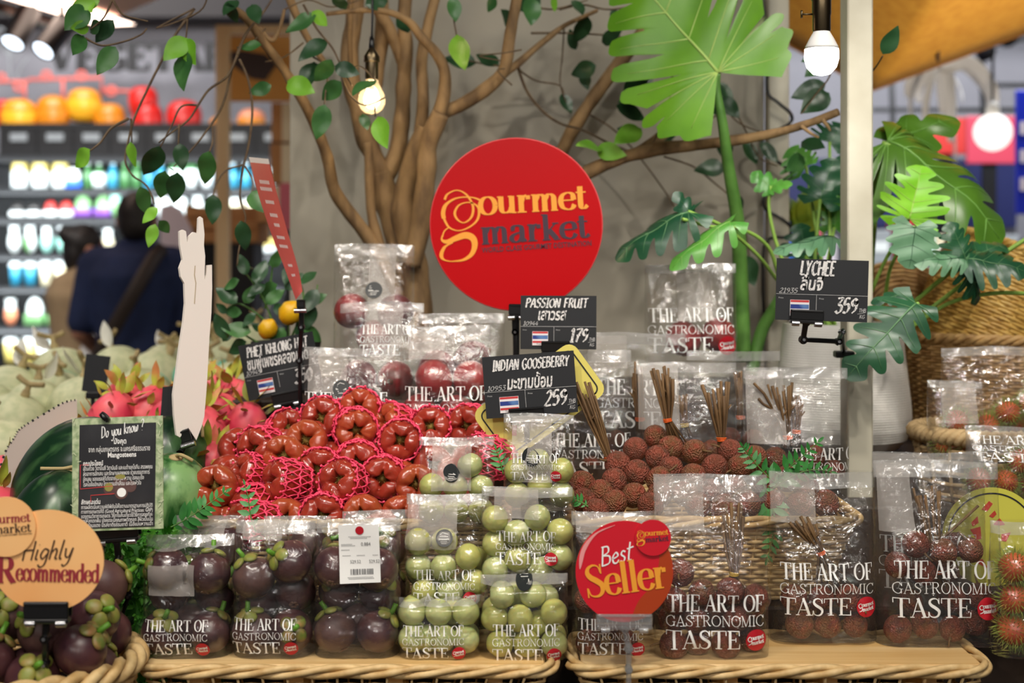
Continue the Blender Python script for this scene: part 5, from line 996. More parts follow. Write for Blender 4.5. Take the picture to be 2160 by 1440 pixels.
def gooseberry(m):
    p = Proto('gooseberry', 'gooseberry'); R = .0195
    def md(q):
        a = math.atan2(q.y, q.x); s_ = q.z/R; r = math.hypot(q.x, q.y)/R
        return q*(1-.018*max(0, 1-abs(math.sin(a*3))*6)*r-.16*max(0, (abs(s_)-.86)/.14)**1.3*(1 if s_ > 0 else .6))
    p.part('skin', MB().ball((0, 0, 0), (R, R, R*.95), 36, 20, mod=md), m); mb = MB()
    for k in range(5): mb.ball((.0012*math.cos(k*1.256), .0012*math.sin(k*1.256), R*.805), (.0013, .0011, .0009), 7, 5)
    p.part('stalk_scar', mb, 'scar'); return p
GB = [gooseberry('gooseberry'), gooseberry('gooseberry_y')]
mat('lychee_shell', (146, 76, 58), .5, (108, 66, 48), 90, 4, .4, .66, bump=1, bscale=-430, spec=.4, bdist=.003); mat('lychee_brown', (124, 82, 54), .5, (150, 72, 54), 80, 4, .4, .66, bump=1, bscale=-400, spec=.4, bdist=.003); mat('twig_brown', (122, 92, 56), .7, (88, 64, 38), 60, 4, stretch=(1, 1, .2), bump=.2, bscale=140)
def lychee(m, seed):
    p = Proto('lychee', 'lychee'); R = .0198; rr = random.Random(seed)
    mb = MB()
    def md(q): d = q.normalized(); return q*(1+.03*noise.noise(q*90+Vector((seed, 0, 0)))-.05*max(0, d.z)**6)
    mb.ball((0, 0, 0), (R*.98, R*.98, R*1.04), 28, 20, mod=md); p.part('shell', mb, m); p.part('stalk', MB().tube([(0, 0, R*.96), (.002, 0, R*1.25), (.006, .002, R*1.7)], [.0022, .0015, .0013], 6), 'twig_brown'); return p
LY = [lychee('lychee_shell', 1), lychee('lychee_brown', 2)]
mat('passion_skin', (128, 54, 54), .28, (96, 42, 46), 24, 5, .35, .7, coat=.2, spec=.5); mat('passion_bright', (168, 58, 60), .28, (132, 60, 56), 24, 5, .35, .75, coat=.2)
def passion(m):
    p = Proto('passion_fruit', 'passion fruit'); R = .033; p.part('rind', MB().ball((0, 0, 0), (R, R, R*1.06), 28, 18, mod=lambda q: q*(1+.02*noise.noise(q*40))), m); p.part('stem_stub', MB().lathe([(.006, R*1.02), (.005, R*1.09), (.0025, R*1.12), (.0022, R*1.2), (0, R*1.2)], 12), 'rosette'); return p
PF = [passion('passion_skin'), passion('passion_bright')]
mat('rambutan_rind', (214, 110, 56), .5, (190, 76, 44), 40, 4, .3, .7); mat('rambutan_hair', (152, 170, 76), .5, (190, 130, 60), 60, 2, .5, .75)
def rambutan():
    p = Proto('rambutan', 'rambutan'); R = .021; p.part('rind', MB().ball((0, 0, 0), (R, R*.96, R*1.12), 24, 16, mod=lambda q: q*(1+.05*noise.noise(q*220))), 'rambutan_rind'); mb = MB(); rr = random.Random(5)
    for i in range(230):
        z = 1-2*(i+.5)/230; a = i*2.4; r = math.sqrt(1-z*z); d = Vector((r*math.cos(a), r*math.sin(a), z)); b_ = Vector((d.x*R, d.y*R*.96, d.z*R*1.12)); k = Vector((rr.uniform(-1, 1), rr.uniform(-1, 1), rr.uniform(-1, 1)))*.35; L = .011*rr.uniform(.8, 1.25)
        mb.tube([b_, b_+(d+k*.3)*L*.5, b_+(d+k).normalized()*L], [.0007, .00045, .00015], 4, caps=False)
    p.part('hair_spines', mb, 'rambutan_hair', kind='stuff'); return p
RB = rambutan()
mat('melon_rind', (206, 206, 166), .6, (184, 190, 148), 60, 6, .4, .62, bump=.5, bscale=120, bdist=.002); mat('dry_stem', (186, 166, 118), .8, (150, 130, 90), 60); mat('paper_tag', (236, 234, 226), .6); mat('melon_foil', (110, 190, 160), .4)
def melon(tag_, foil):
    p = Proto('melon', 'melon'); R = .068; p.part('rind', MB().ball((0, 0, 0), (R, R, R*.98), 32, 22, mod=lambda q: q*(1+.012*noise.noise(q*25))), 'melon_rind')
    mb = MB(); mb.tube(cr([(0, 0, R*.95), (.001, 0, R+.012), (.0, .002, R+.026)], 3), [.009]*3+[.006]*3+[.005], 8); mb.tube(cr([(-.026, .004, R+.030), (0, 0, R+.024), (.03, -.004, R+.034)], 4), .0055, 7); p.part('stem', mb, 'dry_stem')
    if tag_:
        mb = MB(); leaf(mb, (.006, -.01, R*.98), (.022, -.035, R+.055), .5, (0.2, -1, .2), .3, .2); p.part('paper_tag', mb, 'paper_tag')
    if foil: p.part('sticker', MB().lathe([(.03, R*.90), (.02, R*.965), (0, R*1.0)], 16, Matrix.Rotation(1.0, 4, (1, .6, 0))), 'melon_foil')
    return p
ML = [melon(0, 0), melon(1, 0), melon(1, 1), melon(0, 1)]
mat('dragon_pink', (222, 62, 92), .4, (236, 110, 110), 14, 3, .35, .7); mat('bract', (176, 186, 70), .4, (216, 110, 90), 22, 3, .42, .68); mat('bract_dark', (120, 120, 40), .5, (150, 90, 50), 30)
def dragon():
    p = Proto('dragon_fruit', 'dragon fruit'); a_, c_ = .042, .055; p.part('rind', MB().ball((0, 0, 0), (a_, a_, c_), 24, 16, mod=lambda q: q*(1+.05*noise.noise(q*30))), 'dragon_pink'); k = 0
    for row, (z, n) in enumerate(((-.025, 3), (0, 4), (.025, 4), (.045, 4), (.053, 3))):
        for i in range(n):
            a = 2*PI*i/n+row*.8; r = a_*math.sqrt(max(0, 1-(z/c_)**2)); b_ = Vector((r*math.cos(a), r*math.sin(a), z)); o_ = Vector((math.cos(a), math.sin(a), 0)); L = .036 if row < 4 else .046
            mb = MB(); leaf(mb, b_*.97, b_+o_*L*(.75 if row < 4 else .5)+Vector((0, 0, L*(.55 if row < 4 else 1.0))), .46, o_, .25, -.25, 6); p.part('bract', mb, 'bract'); k += 1
    return p
DF = dragon()
# ------------------------------------------------------------------ twig bundle with a rubber band
mat('rubber_orange', (240, 104, 30), .5); mat('rubber_yellow', (206, 170, 60), .5)
def bundle(label, top, tie, bot, Y, seed, n=13, spread=26, bspread=22, band='rubber_orange', group='lychee twig bundles', thick=3.0, extra=()):
    rr = random.Random(seed); T_, I_, B_ = P(*top, Y), P(*tie, Y), P(*bot, Y); k = S(Y); t = thing('twig_bundle', label, 'twig bundle', I_, group)
    for i in range(n):
        a = i*2.4; r = math.sqrt((i+.5)/n); c, s_ = math.cos(a)*r, math.sin(a)*r; L = rr.uniform(.72, 1.06)
        up_ = I_.lerp(T_, L)+Vector((c*spread*k*L*1.1, s_*spread*k*.7, 0)); mid = I_+Vector((c, s_*.8, 0))*thick*2.1*k; mm = mid.lerp(up_, .5)+Vector((rr.uniform(-3, 3)*k, 0, 0)); dn = I_.lerp(B_, rr.uniform(.7, 1))+Vector((c*bspread*k, s_*bspread*k*.7, 0))
        th = thick*k*rr.uniform(.6, 1.05); mb = MB().tube([dn, mid, mm, up_], [th*.55, th*.8, th, th*1.1], 6); 
        if rr.random() < .3: mb.tube([mm, mm+Vector((rr.choice((-1, 1))*9*k, 0, 12*k))], th*.7, 5)
        mb.build('twig', 'twig_brown', t, True)
    for q in extra: MB().tube(V2(q, Y), thick*k*.85, 6).build('twig', 'twig_brown', t, True)
    ax = (T_-B_).normalized(); mb = MB()
    for j in range(3):
        M = frame(ax+Vector((.05*j, .03*j, 0)), I_+ax*(j-1)*2.6*k); mb.tube([M @ Vector((thick*3.1*k*math.cos(q*.449), thick*2.7*k*math.sin(q*.449), 0)) for q in range(14)], 1.15*k, 5, closed=True)
    mb.build('rubber_band', band, t, True); return t
# ------------------------------------------------------------------ clear printed bags
film_mat('film', .012, .125, 1.0, 38, (.98, .98, .975), .18); film_mat('film_zip', .26, .13, .5, 26, (.92, .92, .91), .25, (.74, .73, .71)); film_mat('film_header', .12, .13, .5, 24, (.95, .95, .94), .2, (.78, .76, .74))
mat('paper_insert', (206, 200, 194), .5, alpha=.34); mat('print_white', (240, 240, 238), .45); mat('sticker_red', (186, 30, 44), .35); mat('sticker_black', (34, 38, 40), .35); mat('sticker_ink', (214, 214, 210), .5); mat('label_white', (246, 246, 244), .5); mat('ink_grey', (110, 110, 112), .6); mat('ink_black', (30, 30, 32), .5)
FR = dict(mangosteen=(MG, .030), gooseberry=(GB, .0192), lychee=(LY, .0202), passion=(PF, .0335), rambutan=(RB and [RB], .0225))
KNAME = dict(mangosteen='purple mangosteen', gooseberry='green gooseberry', lychee='brown lychee', passion='red passion fruit', rambutan='hairy rambutan')
def rrot(seed): r = random.Random(seed); return Euler((r.uniform(0, 6.28), r.uniform(0, 6.28), r.uniform(0, 6.28))).to_matrix().to_4x4()
def bag(label, short, kind, x0, x1, yt, yb, Y, fruit=(), back=(), depth=.075, fill=.55, text=None, paper=None, black=None, red=True, seed=1, lean=0.0, zipb=.0, group=None, flare=.0, taper=.0, twist=0.0, bulge=.0):
    k = S(Y); W, H = (x1-x0)*k, (yb-yt)*k; R = thing('fruit_bag', label, 'bag', P((x0+x1)/2, yb, Y)+Vector((0, depth/2, 0)), group); base = R.matrix_basis.translation.copy(); sd = Vector((seed*3.7, seed*1.3, 0))
    def half(v): return W/2*(1-.03*math.sin(PI*min(v/fill, 1))*0+flare*max(0, v-fill)/(1-fill)-taper*max(0, (v-fill))/(1-fill))*(1+bulge*math.sin(PI*min(v/(fill+.12), 1)))
    def dep(v):
        e = min(max((v-fill)/(1-fill), 0), 1); return depth/2*((.82+.18*min(v/.12, 1))*(1-e)**1.15)+.0012
    protos, r = FR[kind]; spots = [(a, b, .28) for a, b in fruit]+[(a, b, .72) for a, b in back]
    cling = []
    if spots:
        pts = [P(a, b, Y+depth*f)-base for a, b, f in spots]; rad = [r]*len(pts)
        pts = relax(pts, rad, ((-W/2+.001, W/2-.001), (-depth/2+.001, depth/2-.001), (.0025, H*.98)), 120, .03)
        cling = [(q, r*(1.13 if kind == 'mangosteen' else 1.07)+.0008) for q in pts]
        pr = [proj(q+base) for q in pts]; lab = rank_labels(pr, KNAME[kind], 'of '+short)
        for i, q in enumerate(pts):
            f = 1.0 if kind != 'lychee' else RN.uniform(.92, 1.05); m = RN.choice(protos)
            ro = rrot(seed*50+i) if kind != 'mangosteen' else Euler((RN.uniform(.1, 1.5), RN.uniform(-.7, .7), RN.uniform(0, 6))).to_matrix().to_4x4()
            m.place(Matrix.Translation(q+base) @ ro @ Matrix.Diagonal((f, f, f, 1)), lab[i], f'{KNAME[kind]}s in {short}')
    def F(s, v, side=-1, off=0):
        c = math.cos(PI*s); x = -half(v)*(abs(c)**.75)*(1 if c >= 0 else -1); y = dep(v)*max(1-abs(c)**4, 0)**.5
        q = Vector((x*12, v*H*12+side, 0))+sd; w_ = max(1-abs(c)**6, 0); hi = min(max((v-fill*.6)/.3, 0), 1)
        cre = .0055*(abs(noise.noise(q*1.3))-.25)+.0036*(abs(noise.noise(q*3.1+sd))-.22)+.0022*(abs(noise.noise(q*7+sd))-.2)+hi*.006*noise.noise(Vector((x*14+seed, v*2.2, side)))
        zz = H*v+(v > .9)*0+.006*noise.noise(Vector((x*9+seed*2, 1.5, side*.2)))*v
        y = side*y+cre*w_+lean*v*H+twist*x*v
        for q_, r_ in cling:
            d2 = (x-q_.x)**2+(zz-q_.z)**2
            if d2 < r_*r_: g_ = math.sqrt(r_*r_-d2); y = min(y, q_.y-g_) if side < 0 else max(y, q_.y+g_)
        return Vector((x, y+side*off, zz))
    mb = MB(); nu, nv = 40, 48
    for side in (-1, 1): mb.grid(lambda u, v, s_=side: F(u, v, s_), nu, nv)
    mb.add([F(i/nu, 0, sd_) for sd_ in (-1, 1) for i in range(nu+1)], [(i, nu+1+i, nu+2+i, i+1) for i in range(nu)])
    mb.build('film', 'film', R)
    MB().grid(lambda u, v: F(.015+.97*u, .905+.093*v, -1, .0008), 24, 4).build('zip_strip', 'film_zip', R)
    if zipb: MB().grid(lambda u, v: F(.03+.94*u, .905-zipb+zipb*v, -1, .0009), 24, 6).build('header', 'film_header', R)
    def onface(off=.0016):
        def mp(x, z):
            v = min(max(z/H, 0), 1); h = half(v); c = -max(min(x/h, .985), -.985); a = math.copysign(abs(c)**(1/.75), c); return F(math.acos(max(-1, min(1, a)))/PI, v, -1, off)
        return mp
    mp = onface()
    if paper:
        for (u0, v0, u1, v1) in (paper if isinstance(paper, list) else [paper]):
            MB().grid(lambda u, v: mp2((u0+(u1-u0)*u)*W-W/2, (v0+(v1-v0)*v)*H) if False else onface(.0011)((u0+(u1-u0)*u)*W-W/2, (v0+(v1-v0)*v)*H), 8, 8).build('paper_label', 'paper_insert', R)
    if text:
        tx, tz, tw, sc = text      # left edge (fraction), bottom (m), width (m), scale of heights
        mb = MB(); x_ = (tx-.5)*W; hh = tw*sc*.84
        write(mb, 'TASTE', x_, tz, tw*.74, hh*.215, mp, thick=.15, thin=.045); write(mb, 'GASTRONOMIC', x_, tz+hh*.265, tw*.985, hh*.125, mp, thick=.085, thin=.045); write(mb, 'THE ART OF', x_+tw*.01, tz+hh*.435, tw*.97, hh*.20, mp, thick=.15, thin=.045)
        mb.build('printed_lettering', 'print_white', R)
        if red:
            rx, rz, rr_ = x_+tw*.90, tz+hh*.10, tw*.108; mb = MB(); rings = [[mp(rx, rz)]]
            o_ = onface(.0019); vs = [o_(rx, rz)]; fs = []
            for j in range(1, 4): vs += [o_(rx+rr_*j/3*math.cos(a*PI/14), rz+rr_*j/3*math.sin(a*PI/14)) for a in range(28)]
            for a in range(28):
                fs.append((0, 1+a, 1+(a+1) % 28))
                for j in range(2): fs.append((1+j*28+a, 1+(j+1)*28+a, 1+(j+1)*28+(a+1) % 28, 1+j*28+(a+1) % 28))
            so = mb.add(vs, fs).build('brand_sticker', 'sticker_red', R); mb = MB(); o2 = onface(.0024)
            write(mb, 'ourmet', rx-rr_*.48, rz+rr_*.02, rr_*1.25, rr_*.42, o2, rot=.12, thick=.2, thin=.08); write(mb, 'market', rx-rr_*.42, rz-rr_*.42, rr_*1.2, rr_*.40, o2, rot=.12, thick=.2, thin=.08)
            strip(mb, cr([Vector((rx-rr_*.62+rr_*.2*math.cos(q), rz+.12*rr_+rr_*.22*math.sin(q))) for q in (0.3, 1.6, 3, 4.4, 5.6)]+[Vector((rx-rr_*.5, rz-.3*rr_)), Vector((rx-rr_*.75, rz-.42*rr_))], 4), [rr_*.07]*25, o2); mb.build('sticker_lettering', 'print_white', so)
    if black:
        bx_, bv, br = (black[0]-.5)*W, black[1]*H, 18*k; o_ = onface(.0021); o2 = onface(.0026)
        so = MB().add([o_(bx_+br*math.cos(a*PI/14), bv+br*.95*math.sin(a*PI/14)) for a in range(28)], [tuple(range(28))]).build('shop_sticker', 'sticker_black', R); mb = MB()
        for q, (w_, z_) in enumerate(((1.0, .22), (1.25, -.08), (.8, -.34), (.6, -.54))):
            n_ = (7, 9, 8, 5)[q]
            for i in range(n_): strip(mb, [Vector((bx_-br*w_/2+br*w_*i/n_, bv+br*z_)), Vector((bx_-br*w_/2+br*w_*(i+.7)/n_, bv+br*(z_+.02)))], [br*(.2 if q == 1 else .08)]*2, o2)
        strip(mb, [Vector((bx_-br*.5, bv+br*.4)), Vector((bx_-br*.2, bv+br*.62)), Vector((bx_+br*.5, bv+br*.45))], [br*.06]*3, o2); mb.build('sticker_lettering', 'sticker_ink', so)
    return R
T = lambda tx, tz, tw, sc=1.0: (tx, tz, tw, sc)
# front row: mangosteens
bag('clear bag of mangosteens, leftmost of the front row beside the green mat', 'leftmost mangosteen bag', 'mangosteen', 285, 478, 1140, 1393, 1.985, ((345, 1356), (430, 1352), (392, 1214), (458, 1244)), ((326, 1286), (428, 1284), (380, 1300)), .105, .60, T(.09, .008, .092), (.13, .54, .64, .80), None, seed=1, lean=.05)
bag('clear bag of mangosteens with green calyxes showing, second bag in front row', 'second mangosteen bag', 'mangosteen', 480, 654, 1112, 1391, 1.985, ((600, 1350), (522, 1352), (522, 1214), (612, 1206)), ((516, 1288), (592, 1272)), .105, .62, T(.05, .008, .092), (.1, .86, .6, .99), None, seed=2, lean=.05)
m3 = bag('clear bag of mangosteens carrying a white printed price label', 'price-labelled mangosteen bag', 'mangosteen', 655, 838, 1106, 1392, 1.985, ((786, 1350), (702, 1352), (690, 1210), (798, 1216)), ((684, 1290), (752, 1284), (804, 1276)), .105, .62, None, None, None, seed=3, lean=.05)
bag('clear bag with mangosteens behind the two leftmost front mangosteen bags', 'left rear mangosteen bag', 'mangosteen', 360, 508, 1094, 1330, 2.098, ((470, 1180), (412, 1190)), (), .04, .5, None, (.05, .8, .75, .99), None, seed=4, lean=.1)
bag('clear bag with a mangosteen between the second and price-labelled bags', 'middle rear mangosteen bag', 'mangosteen', 548, 692, 1094, 1330, 2.098, ((652, 1172), (590, 1190)), (), .04, .5, None, (.0, .82, .35, .99), None, seed=5, lean=.1)
bag('clear bag of mangosteens behind the white price label, touching basket rim', 'right rear mangosteen bag', 'mangosteen', 716, 856, 1084, 1330, 2.098, ((824, 1172), (830, 1240)), (), .04, .55, None, None, None, seed=6, lean=.1)
# white price label stuck on the third bag
t = thing('price_label', 'white printed price label with barcode stuck on a mangosteen bag', 'label', P(758, 1230, 1.975)); k = S(1.975); M = Matrix.Translation(P(758, 1168, 1.975)) @ Matrix.Rotation(-.03, 4, 'Y')
def lf(x, z): return M @ Vector((x*k, -.0008, z*k))
MB().grid(lambda u, v: M @ Vector(((u-.5)*86*k, .003*math.sin(v*3+u*1.3)-.0, (v-.5)*124*k)), 8, 8).build('paper', 'label_white', t, True)
def lf(x, z): u = x/86+.5; v = z/124+.5; return M @ Vector((x*k, .003*math.sin(v*3+u*1.3)-.0008, z*k))
mb = MB(); mb.add([lf(2+9*math.cos(a*PI/12), 50+9*math.sin(a*PI/12)) for a in range(24)], [tuple(range(24))]); mb.build('logo', 'sticker_red', t, True)
mb = MB()
for tx_, x, z, w_, h_ in (('0.884', 4, 17, 20, 11), ('529.52', -20, -20, 22, 10), ('529.52', 20, -20, 22, 10)): font_text(mb, tx_, x, z, w_, lf, h_)
mb.build('printed_numbers', 'ink_grey', t, True, False); mb = MB(); rb = random.Random(4); x = -20
while x < 30: w_ = rb.choice((1, 1, 2, 3)); mb.add([lf(x, -44), lf(x+w_, -44), lf(x+w_, -32), lf(x, -32)], [(0, 1, 2, 3)]); x += w_+rb.choice((1, 1, 2))
for z_, x0_, x1_ in ((20, -38, -14), (17, -38, -10), (8, -38, -20), (-4, -36, -18), (-4, -6, 12), (-4, 28, 38), (36, -22, 24), (33, -18, 18), (-50, -26, 28), (-53, -24, 30)):
    x = x0_
    while x < x1_: mb.add([lf(x, z_), lf(x+2, z_), lf(x+2, z_+1.2), lf(x, z_+1.2)], [(0, 1, 2, 3)]); x += 3
mb.build('barcode', 'ink_grey', t, True, False)
# gooseberries, stacked
bag('bag of gooseberries at the bottom left of the gooseberry stack', 'bottom left gooseberry bag', 'gooseberry', 836, 1012, 1268, 1394, 1.985, ((876, 1309), (924, 1306), (973, 1296), (990, 1334), (852, 1330), (915, 1357), (975, 1369), (870, 1364)), ((850, 1300), (950, 1320), (900, 1340), (930, 1375)), .085, .86, T(.07, .004, .088, 1.0), None, None, seed=7, bulge=.0)
bag('bag of pale gooseberries at the bottom right of the gooseberry stack', 'bottom right gooseberry bag', 'gooseberry', 1012, 1200, 1226, 1398, 1.985, ((1050, 1288), (1116, 1280), (1172, 1306), (1084, 1322), (1138, 1328), (1030, 1330), (1046, 1369), (1174, 1361), (1110, 1368)), ((1076, 1262), (1150, 1262), (1030, 1280), (1080, 1350), (1160, 1340)), .085, .84, T(.14, .002, .096, 1.0), None, (.5, .95), seed=8)
bag('bag of gooseberries with black sticker in the middle of left stack', 'middle left gooseberry bag', 'gooseberry', 850, 1030, 1060, 1286, 2.035, ((898, 1190), (936, 1178), (979, 1180), (934, 1214), (889, 1236), (998, 1236), (870, 1182), (956, 1240)), ((1000, 1190), (915, 1250), (980, 1220), (870, 1220)), .08, .58, T(.12, .008, .090, 1.0), (.02, .55, .62, .98), (.48, .66), seed=9, lean=.22, zipb=0)
bag('bag of pale gooseberries in the middle of the right stack', 'middle right gooseberry bag', 'gooseberry', 1014, 1212, 1040, 1240, 2.035, ((1046, 1117), (1118, 1122), (1076, 1142), (1125, 1146), (1177, 1151), (1030, 1157), (1050, 1194), (1099, 1202), (1153, 1206), (1190, 1190)), ((1140, 1176), (1075, 1175), (1020, 1190), (1120, 1200)), .08, .72, T(.16, .034, .088, 1.0), (.14, .72, .62, .98), None, seed=10, lean=.2)
bag('bag of gooseberries with black sticker, top of the left stack', 'top left gooseberry bag', 'gooseberry', 880, 1042, 928, 1112, 2.12, ((926, 1052), (950, 1046), (994, 1042), (1016, 1066), (1020, 1088), (900, 1080), (960, 1086)), (), .06, .45, None, (.18, .42, .70, .96), (.44, .62), seed=11, lean=.18, twist=.0)
bag('bag of gooseberries with black sticker, top of the right stack', 'top right gooseberry bag', 'gooseberry', 1062, 1214, 884, 1078, 2.12, ((1114, 1032), (1158, 1033), (1185, 1046), (1078, 1034), (1100, 1058), (1160, 1060)), (), .06, .40, T(.1, .045, .075, .9), (.12, .3, .68, .97), (.38, .56), seed=12, lean=.18)
# front row: lychees
def ly_fill(x0, x1, y0, y1, seed, n, step=54):
    rr = random.Random(seed); out = []; y = y1-26
    while y > y0:
        x = x0+28+((seed+int(y)) % 2)*20
        while x < x1-20: out.append((x+rr.uniform(-8, 8), y+rr.uniform(-8, 8))); x += step
        y -= 48
    return out[:n]
def front_back(l): return l[0::2]+l[1::4], l[3::4]
f, b_ = front_back(ly_fill(1210, 1385, 1200, 1394, 3, 16)); bag('clear bag of lychees half hidden behind the Best Seller sign', 'lychee bag behind red sign', 'lychee', 1208, 1390, 1092, 1396, 2.01, f, b_, .078, .62, T(.06, .010, .094), (.05, .86, .6, .99), seed=13, lean=.05)
f, b_ = front_back(ly_fill(1400, 1625, 1262, 1398, 4, 14)); f += [(1462, 1248), (1590, 1250), (1500, 1262)]
bag('large clear lychee bag just right of the Best Seller sign', 'large lychee bag beside sign', 'lychee', 1386, 1632, 1014, 1402, 1.985, f, b_, .085, .5, T(.08, .022, .140), (.0, .70, .43, .985), seed=14, lean=.05, zipb=.05)
bundle('tall twig bundle with yellow band inside the large front lychee bag', (1540, 1064), (1548, 1210), (1536, 1290), 2.025, 21, 14, 30, 26, 'rubber_yellow', thick=3.6)
f, b_ = front_back(ly_fill(1640, 1855, 1296, 1350, 5, 5)); bag('clear lychee bag with dark fanned twigs, third lychee bag in front row', 'third lychee bag', 'lychee', 1634, 1862, 1004, 1358, 2.06, f+[(1680, 1260), (1790, 1262), (1730, 1270)], b_+[(1700, 1300)], .078, .36, T(.06, .042, .138), (.0, .70, .42, .99), seed=15, lean=.03)
bundle('short dark twig bundle fanned at both ends in the third lychee bag', (1684, 1092), (1732, 1166), (1760, 1246), 2.09, 22, 16, 34, 44, thick=3.2)
f, b_ = front_back(ly_fill(1870, 2110, 1290, 1350, 6, 6)); bag('clear lychee bag with tall branching twig, rightmost lychee bag in front row', 'rightmost lychee bag', 'lychee', 1862, 2132, 980, 1368, 2.045, f+[(1900, 1190), (1990, 1170), (1950, 1200), (2040, 1160), (1930, 1150)], b_+[(1920, 1270), (2010, 1262), (2060, 1280)], .085, .52, T(.085, .045, .152), (.02, .62, .28, .985), seed=16, lean=.05)
bundle('long twig bundle with one arm reaching right in the rightmost lychee bag', (1958, 1030), (1978, 1206), (1996, 1270), 2.085, 23, 13, 34, 30, thick=3.4, extra=([(1974, 1146), (2010, 1116), (2064, 1066)],))
bag('second lychee bag standing right behind the rightmost front lychee bag', 'bag behind rightmost lychee bag', 'lychee', 1850, 2090, 954, 1330, 2.15, ((1890, 1160), (2020, 1150), (1940, 1210), (2000, 1210)), (), .05, .5, T(.03, .065, .15), (.0, .86, .5, .99), seed=17, lean=.02, red=False)
bag('clear rambutan bag cut off by the right picture edge, front row', 'rambutan bag at picture edge', 'rambutan', 2112, 2290, 1106, 1392, 2.0, ((2140, 1210), (2150, 1262), (2142, 1310), (2190, 1240), (2196, 1300)), ((2160, 1340), (2220, 1270)), .08, .6, None, None, seed=18, lean=.04)
# passion fruit bags on the upper steps
bag('passion fruit bag highest at the left, in front of the trunk', 'highest passion fruit bag', 'passion', 698, 870, 514, 760, 2.66, ((730, 672), (846, 672)), ((788, 680),), .08, .55, None, (.45, .5, .78, .96), (.52, .60), seed=31, lean=.05, zipb=.06)
bag('passion fruit bag in the middle of the left group, folded zip top', 'folded passion fruit bag', 'passion', 712, 892, 640, 850, 2.56, ((752, 800), (830, 800)), (), .06, .4, T(.25, .085, .10), (.3, .55, .75, .97), seed=32, lean=.06, red=False)
bag('passion fruit bag with pinkish zip behind the gooseberry price card', 'pink-zip passion fruit bag', 'passion', 880, 1064, 662, 880, 2.545, ((1000, 830), (930, 770)), ((960, 780),), .06, .45, None, None, seed=33, lean=.05)
bag('large passion fruit bag with bold white printing above the rose apples', 'large printed passion bag', 'passion', 840, 1034, 688, 920, 2.478, ((928, 812), (884, 884), (966, 884)), ((990, 830),), .078, .5, T(.06, .008, .148), (.1, .70, .5, .96), seed=34, lean=.05)
bag('passion fruit bag with black sticker beside the Phet Khlong Hat card', 'passion bag with black sticker', 'passion', 634, 830, 736, 930, 2.478, ((690, 880), (770, 880)), (), .07, .45, T(.02, .004, .15), (.06, .52, .48, .97), (.43, .57), seed=35, lean=.05)
bag('passion fruit bag standing alone in front of the green monstera stalk', 'lone passion fruit bag', 'passion', 1364, 1560, 556, 764, 2.66, ((1452, 714), (1526, 708)), (), .078, .42, T(.02, .018, .165, .95), (.34, .42, .72, .93), seed=36, lean=.03, flare=.0)
# lychee bags on the upper basket
bag('upper lychee bag behind the gooseberry card with bold printing', 'upper left lychee bag', 'lychee', 1166, 1335, 738, 1018, 2.475, (), ((1250, 985), (1290, 970)), .06, .4, T(.0, .012, .14), None, seed=37, lean=.04, red=False)
bag('upper lychee bag with wide clear top, second from left on upper basket', 'second upper lychee bag', 'lychee', 1345, 1560, 768, 1000, 2.44, (), ((1400, 950), (1450, 950), (1500, 950)), .06, .3, None, (.02, .4, .42, .98), seed=38, lean=.05)
bag('upper lychee bag behind the others, left of the cream post', 'rear upper lychee bag', 'lychee', 1452, 1652, 742, 960, 2.52, ((1590, 930), (1540, 925)), (), .05, .3, None, None, seed=39, lean=.02)
bag('upper lychee bag behind the gooseberry twigs with mirrored print', 'rear left lychee bag', 'lychee', 1240, 1450, 702, 960, 2.56, ((1300, 930), (1380, 930)), (), .05, .3, T(.08, .05, .16), (.0, .7, .4, .97), seed=40, lean=.02, red=False)
bag('upper lychee bag overlapping the cream post', 'upper bag at post', 'lychee', 1576, 1800, 778, 1026, 2.36, ((1636, 966), (1724, 968), (1752, 992)), ((1690, 990), (1600, 990)), .07, .35, T(.42, .0, .12), (.02, .36, .38, .97), seed=41, lean=.04, red=False)
# rambutan bags at the right
bag('big rambutan bag in front of the tall wicker basket', 'big rambutan bag', 'rambutan', 2000, 2230, 734, 930, 2.56, ((2132, 882), (2098, 908), (2170, 876), (2190, 905)), ((2150, 910),), .075, .4, None, None, seed=42, lean=.04, zipb=.0)
bag('small rambutan bag with paper label on the coiled basket', 'small rambutan bag', 'rambutan', 1968, 2086, 806, 966, 2.50, ((2004, 930), (2044, 934)), ((2024, 916),), .06, .4, None, (.2, .45, .85, .98), seed=43, lean=.05)
bag('rambutan bag with folded printed top at the right edge', 'folded rambutan bag', 'rambutan', 2050, 2220, 904, 1052, 2.40, ((2110, 1010), (2160, 1000)), ((2080, 1030), (2190, 1010)), .06, .5, T(.05, .062, .15, .5), None, seed=44, lean=.05, zipb=.3, red=False)
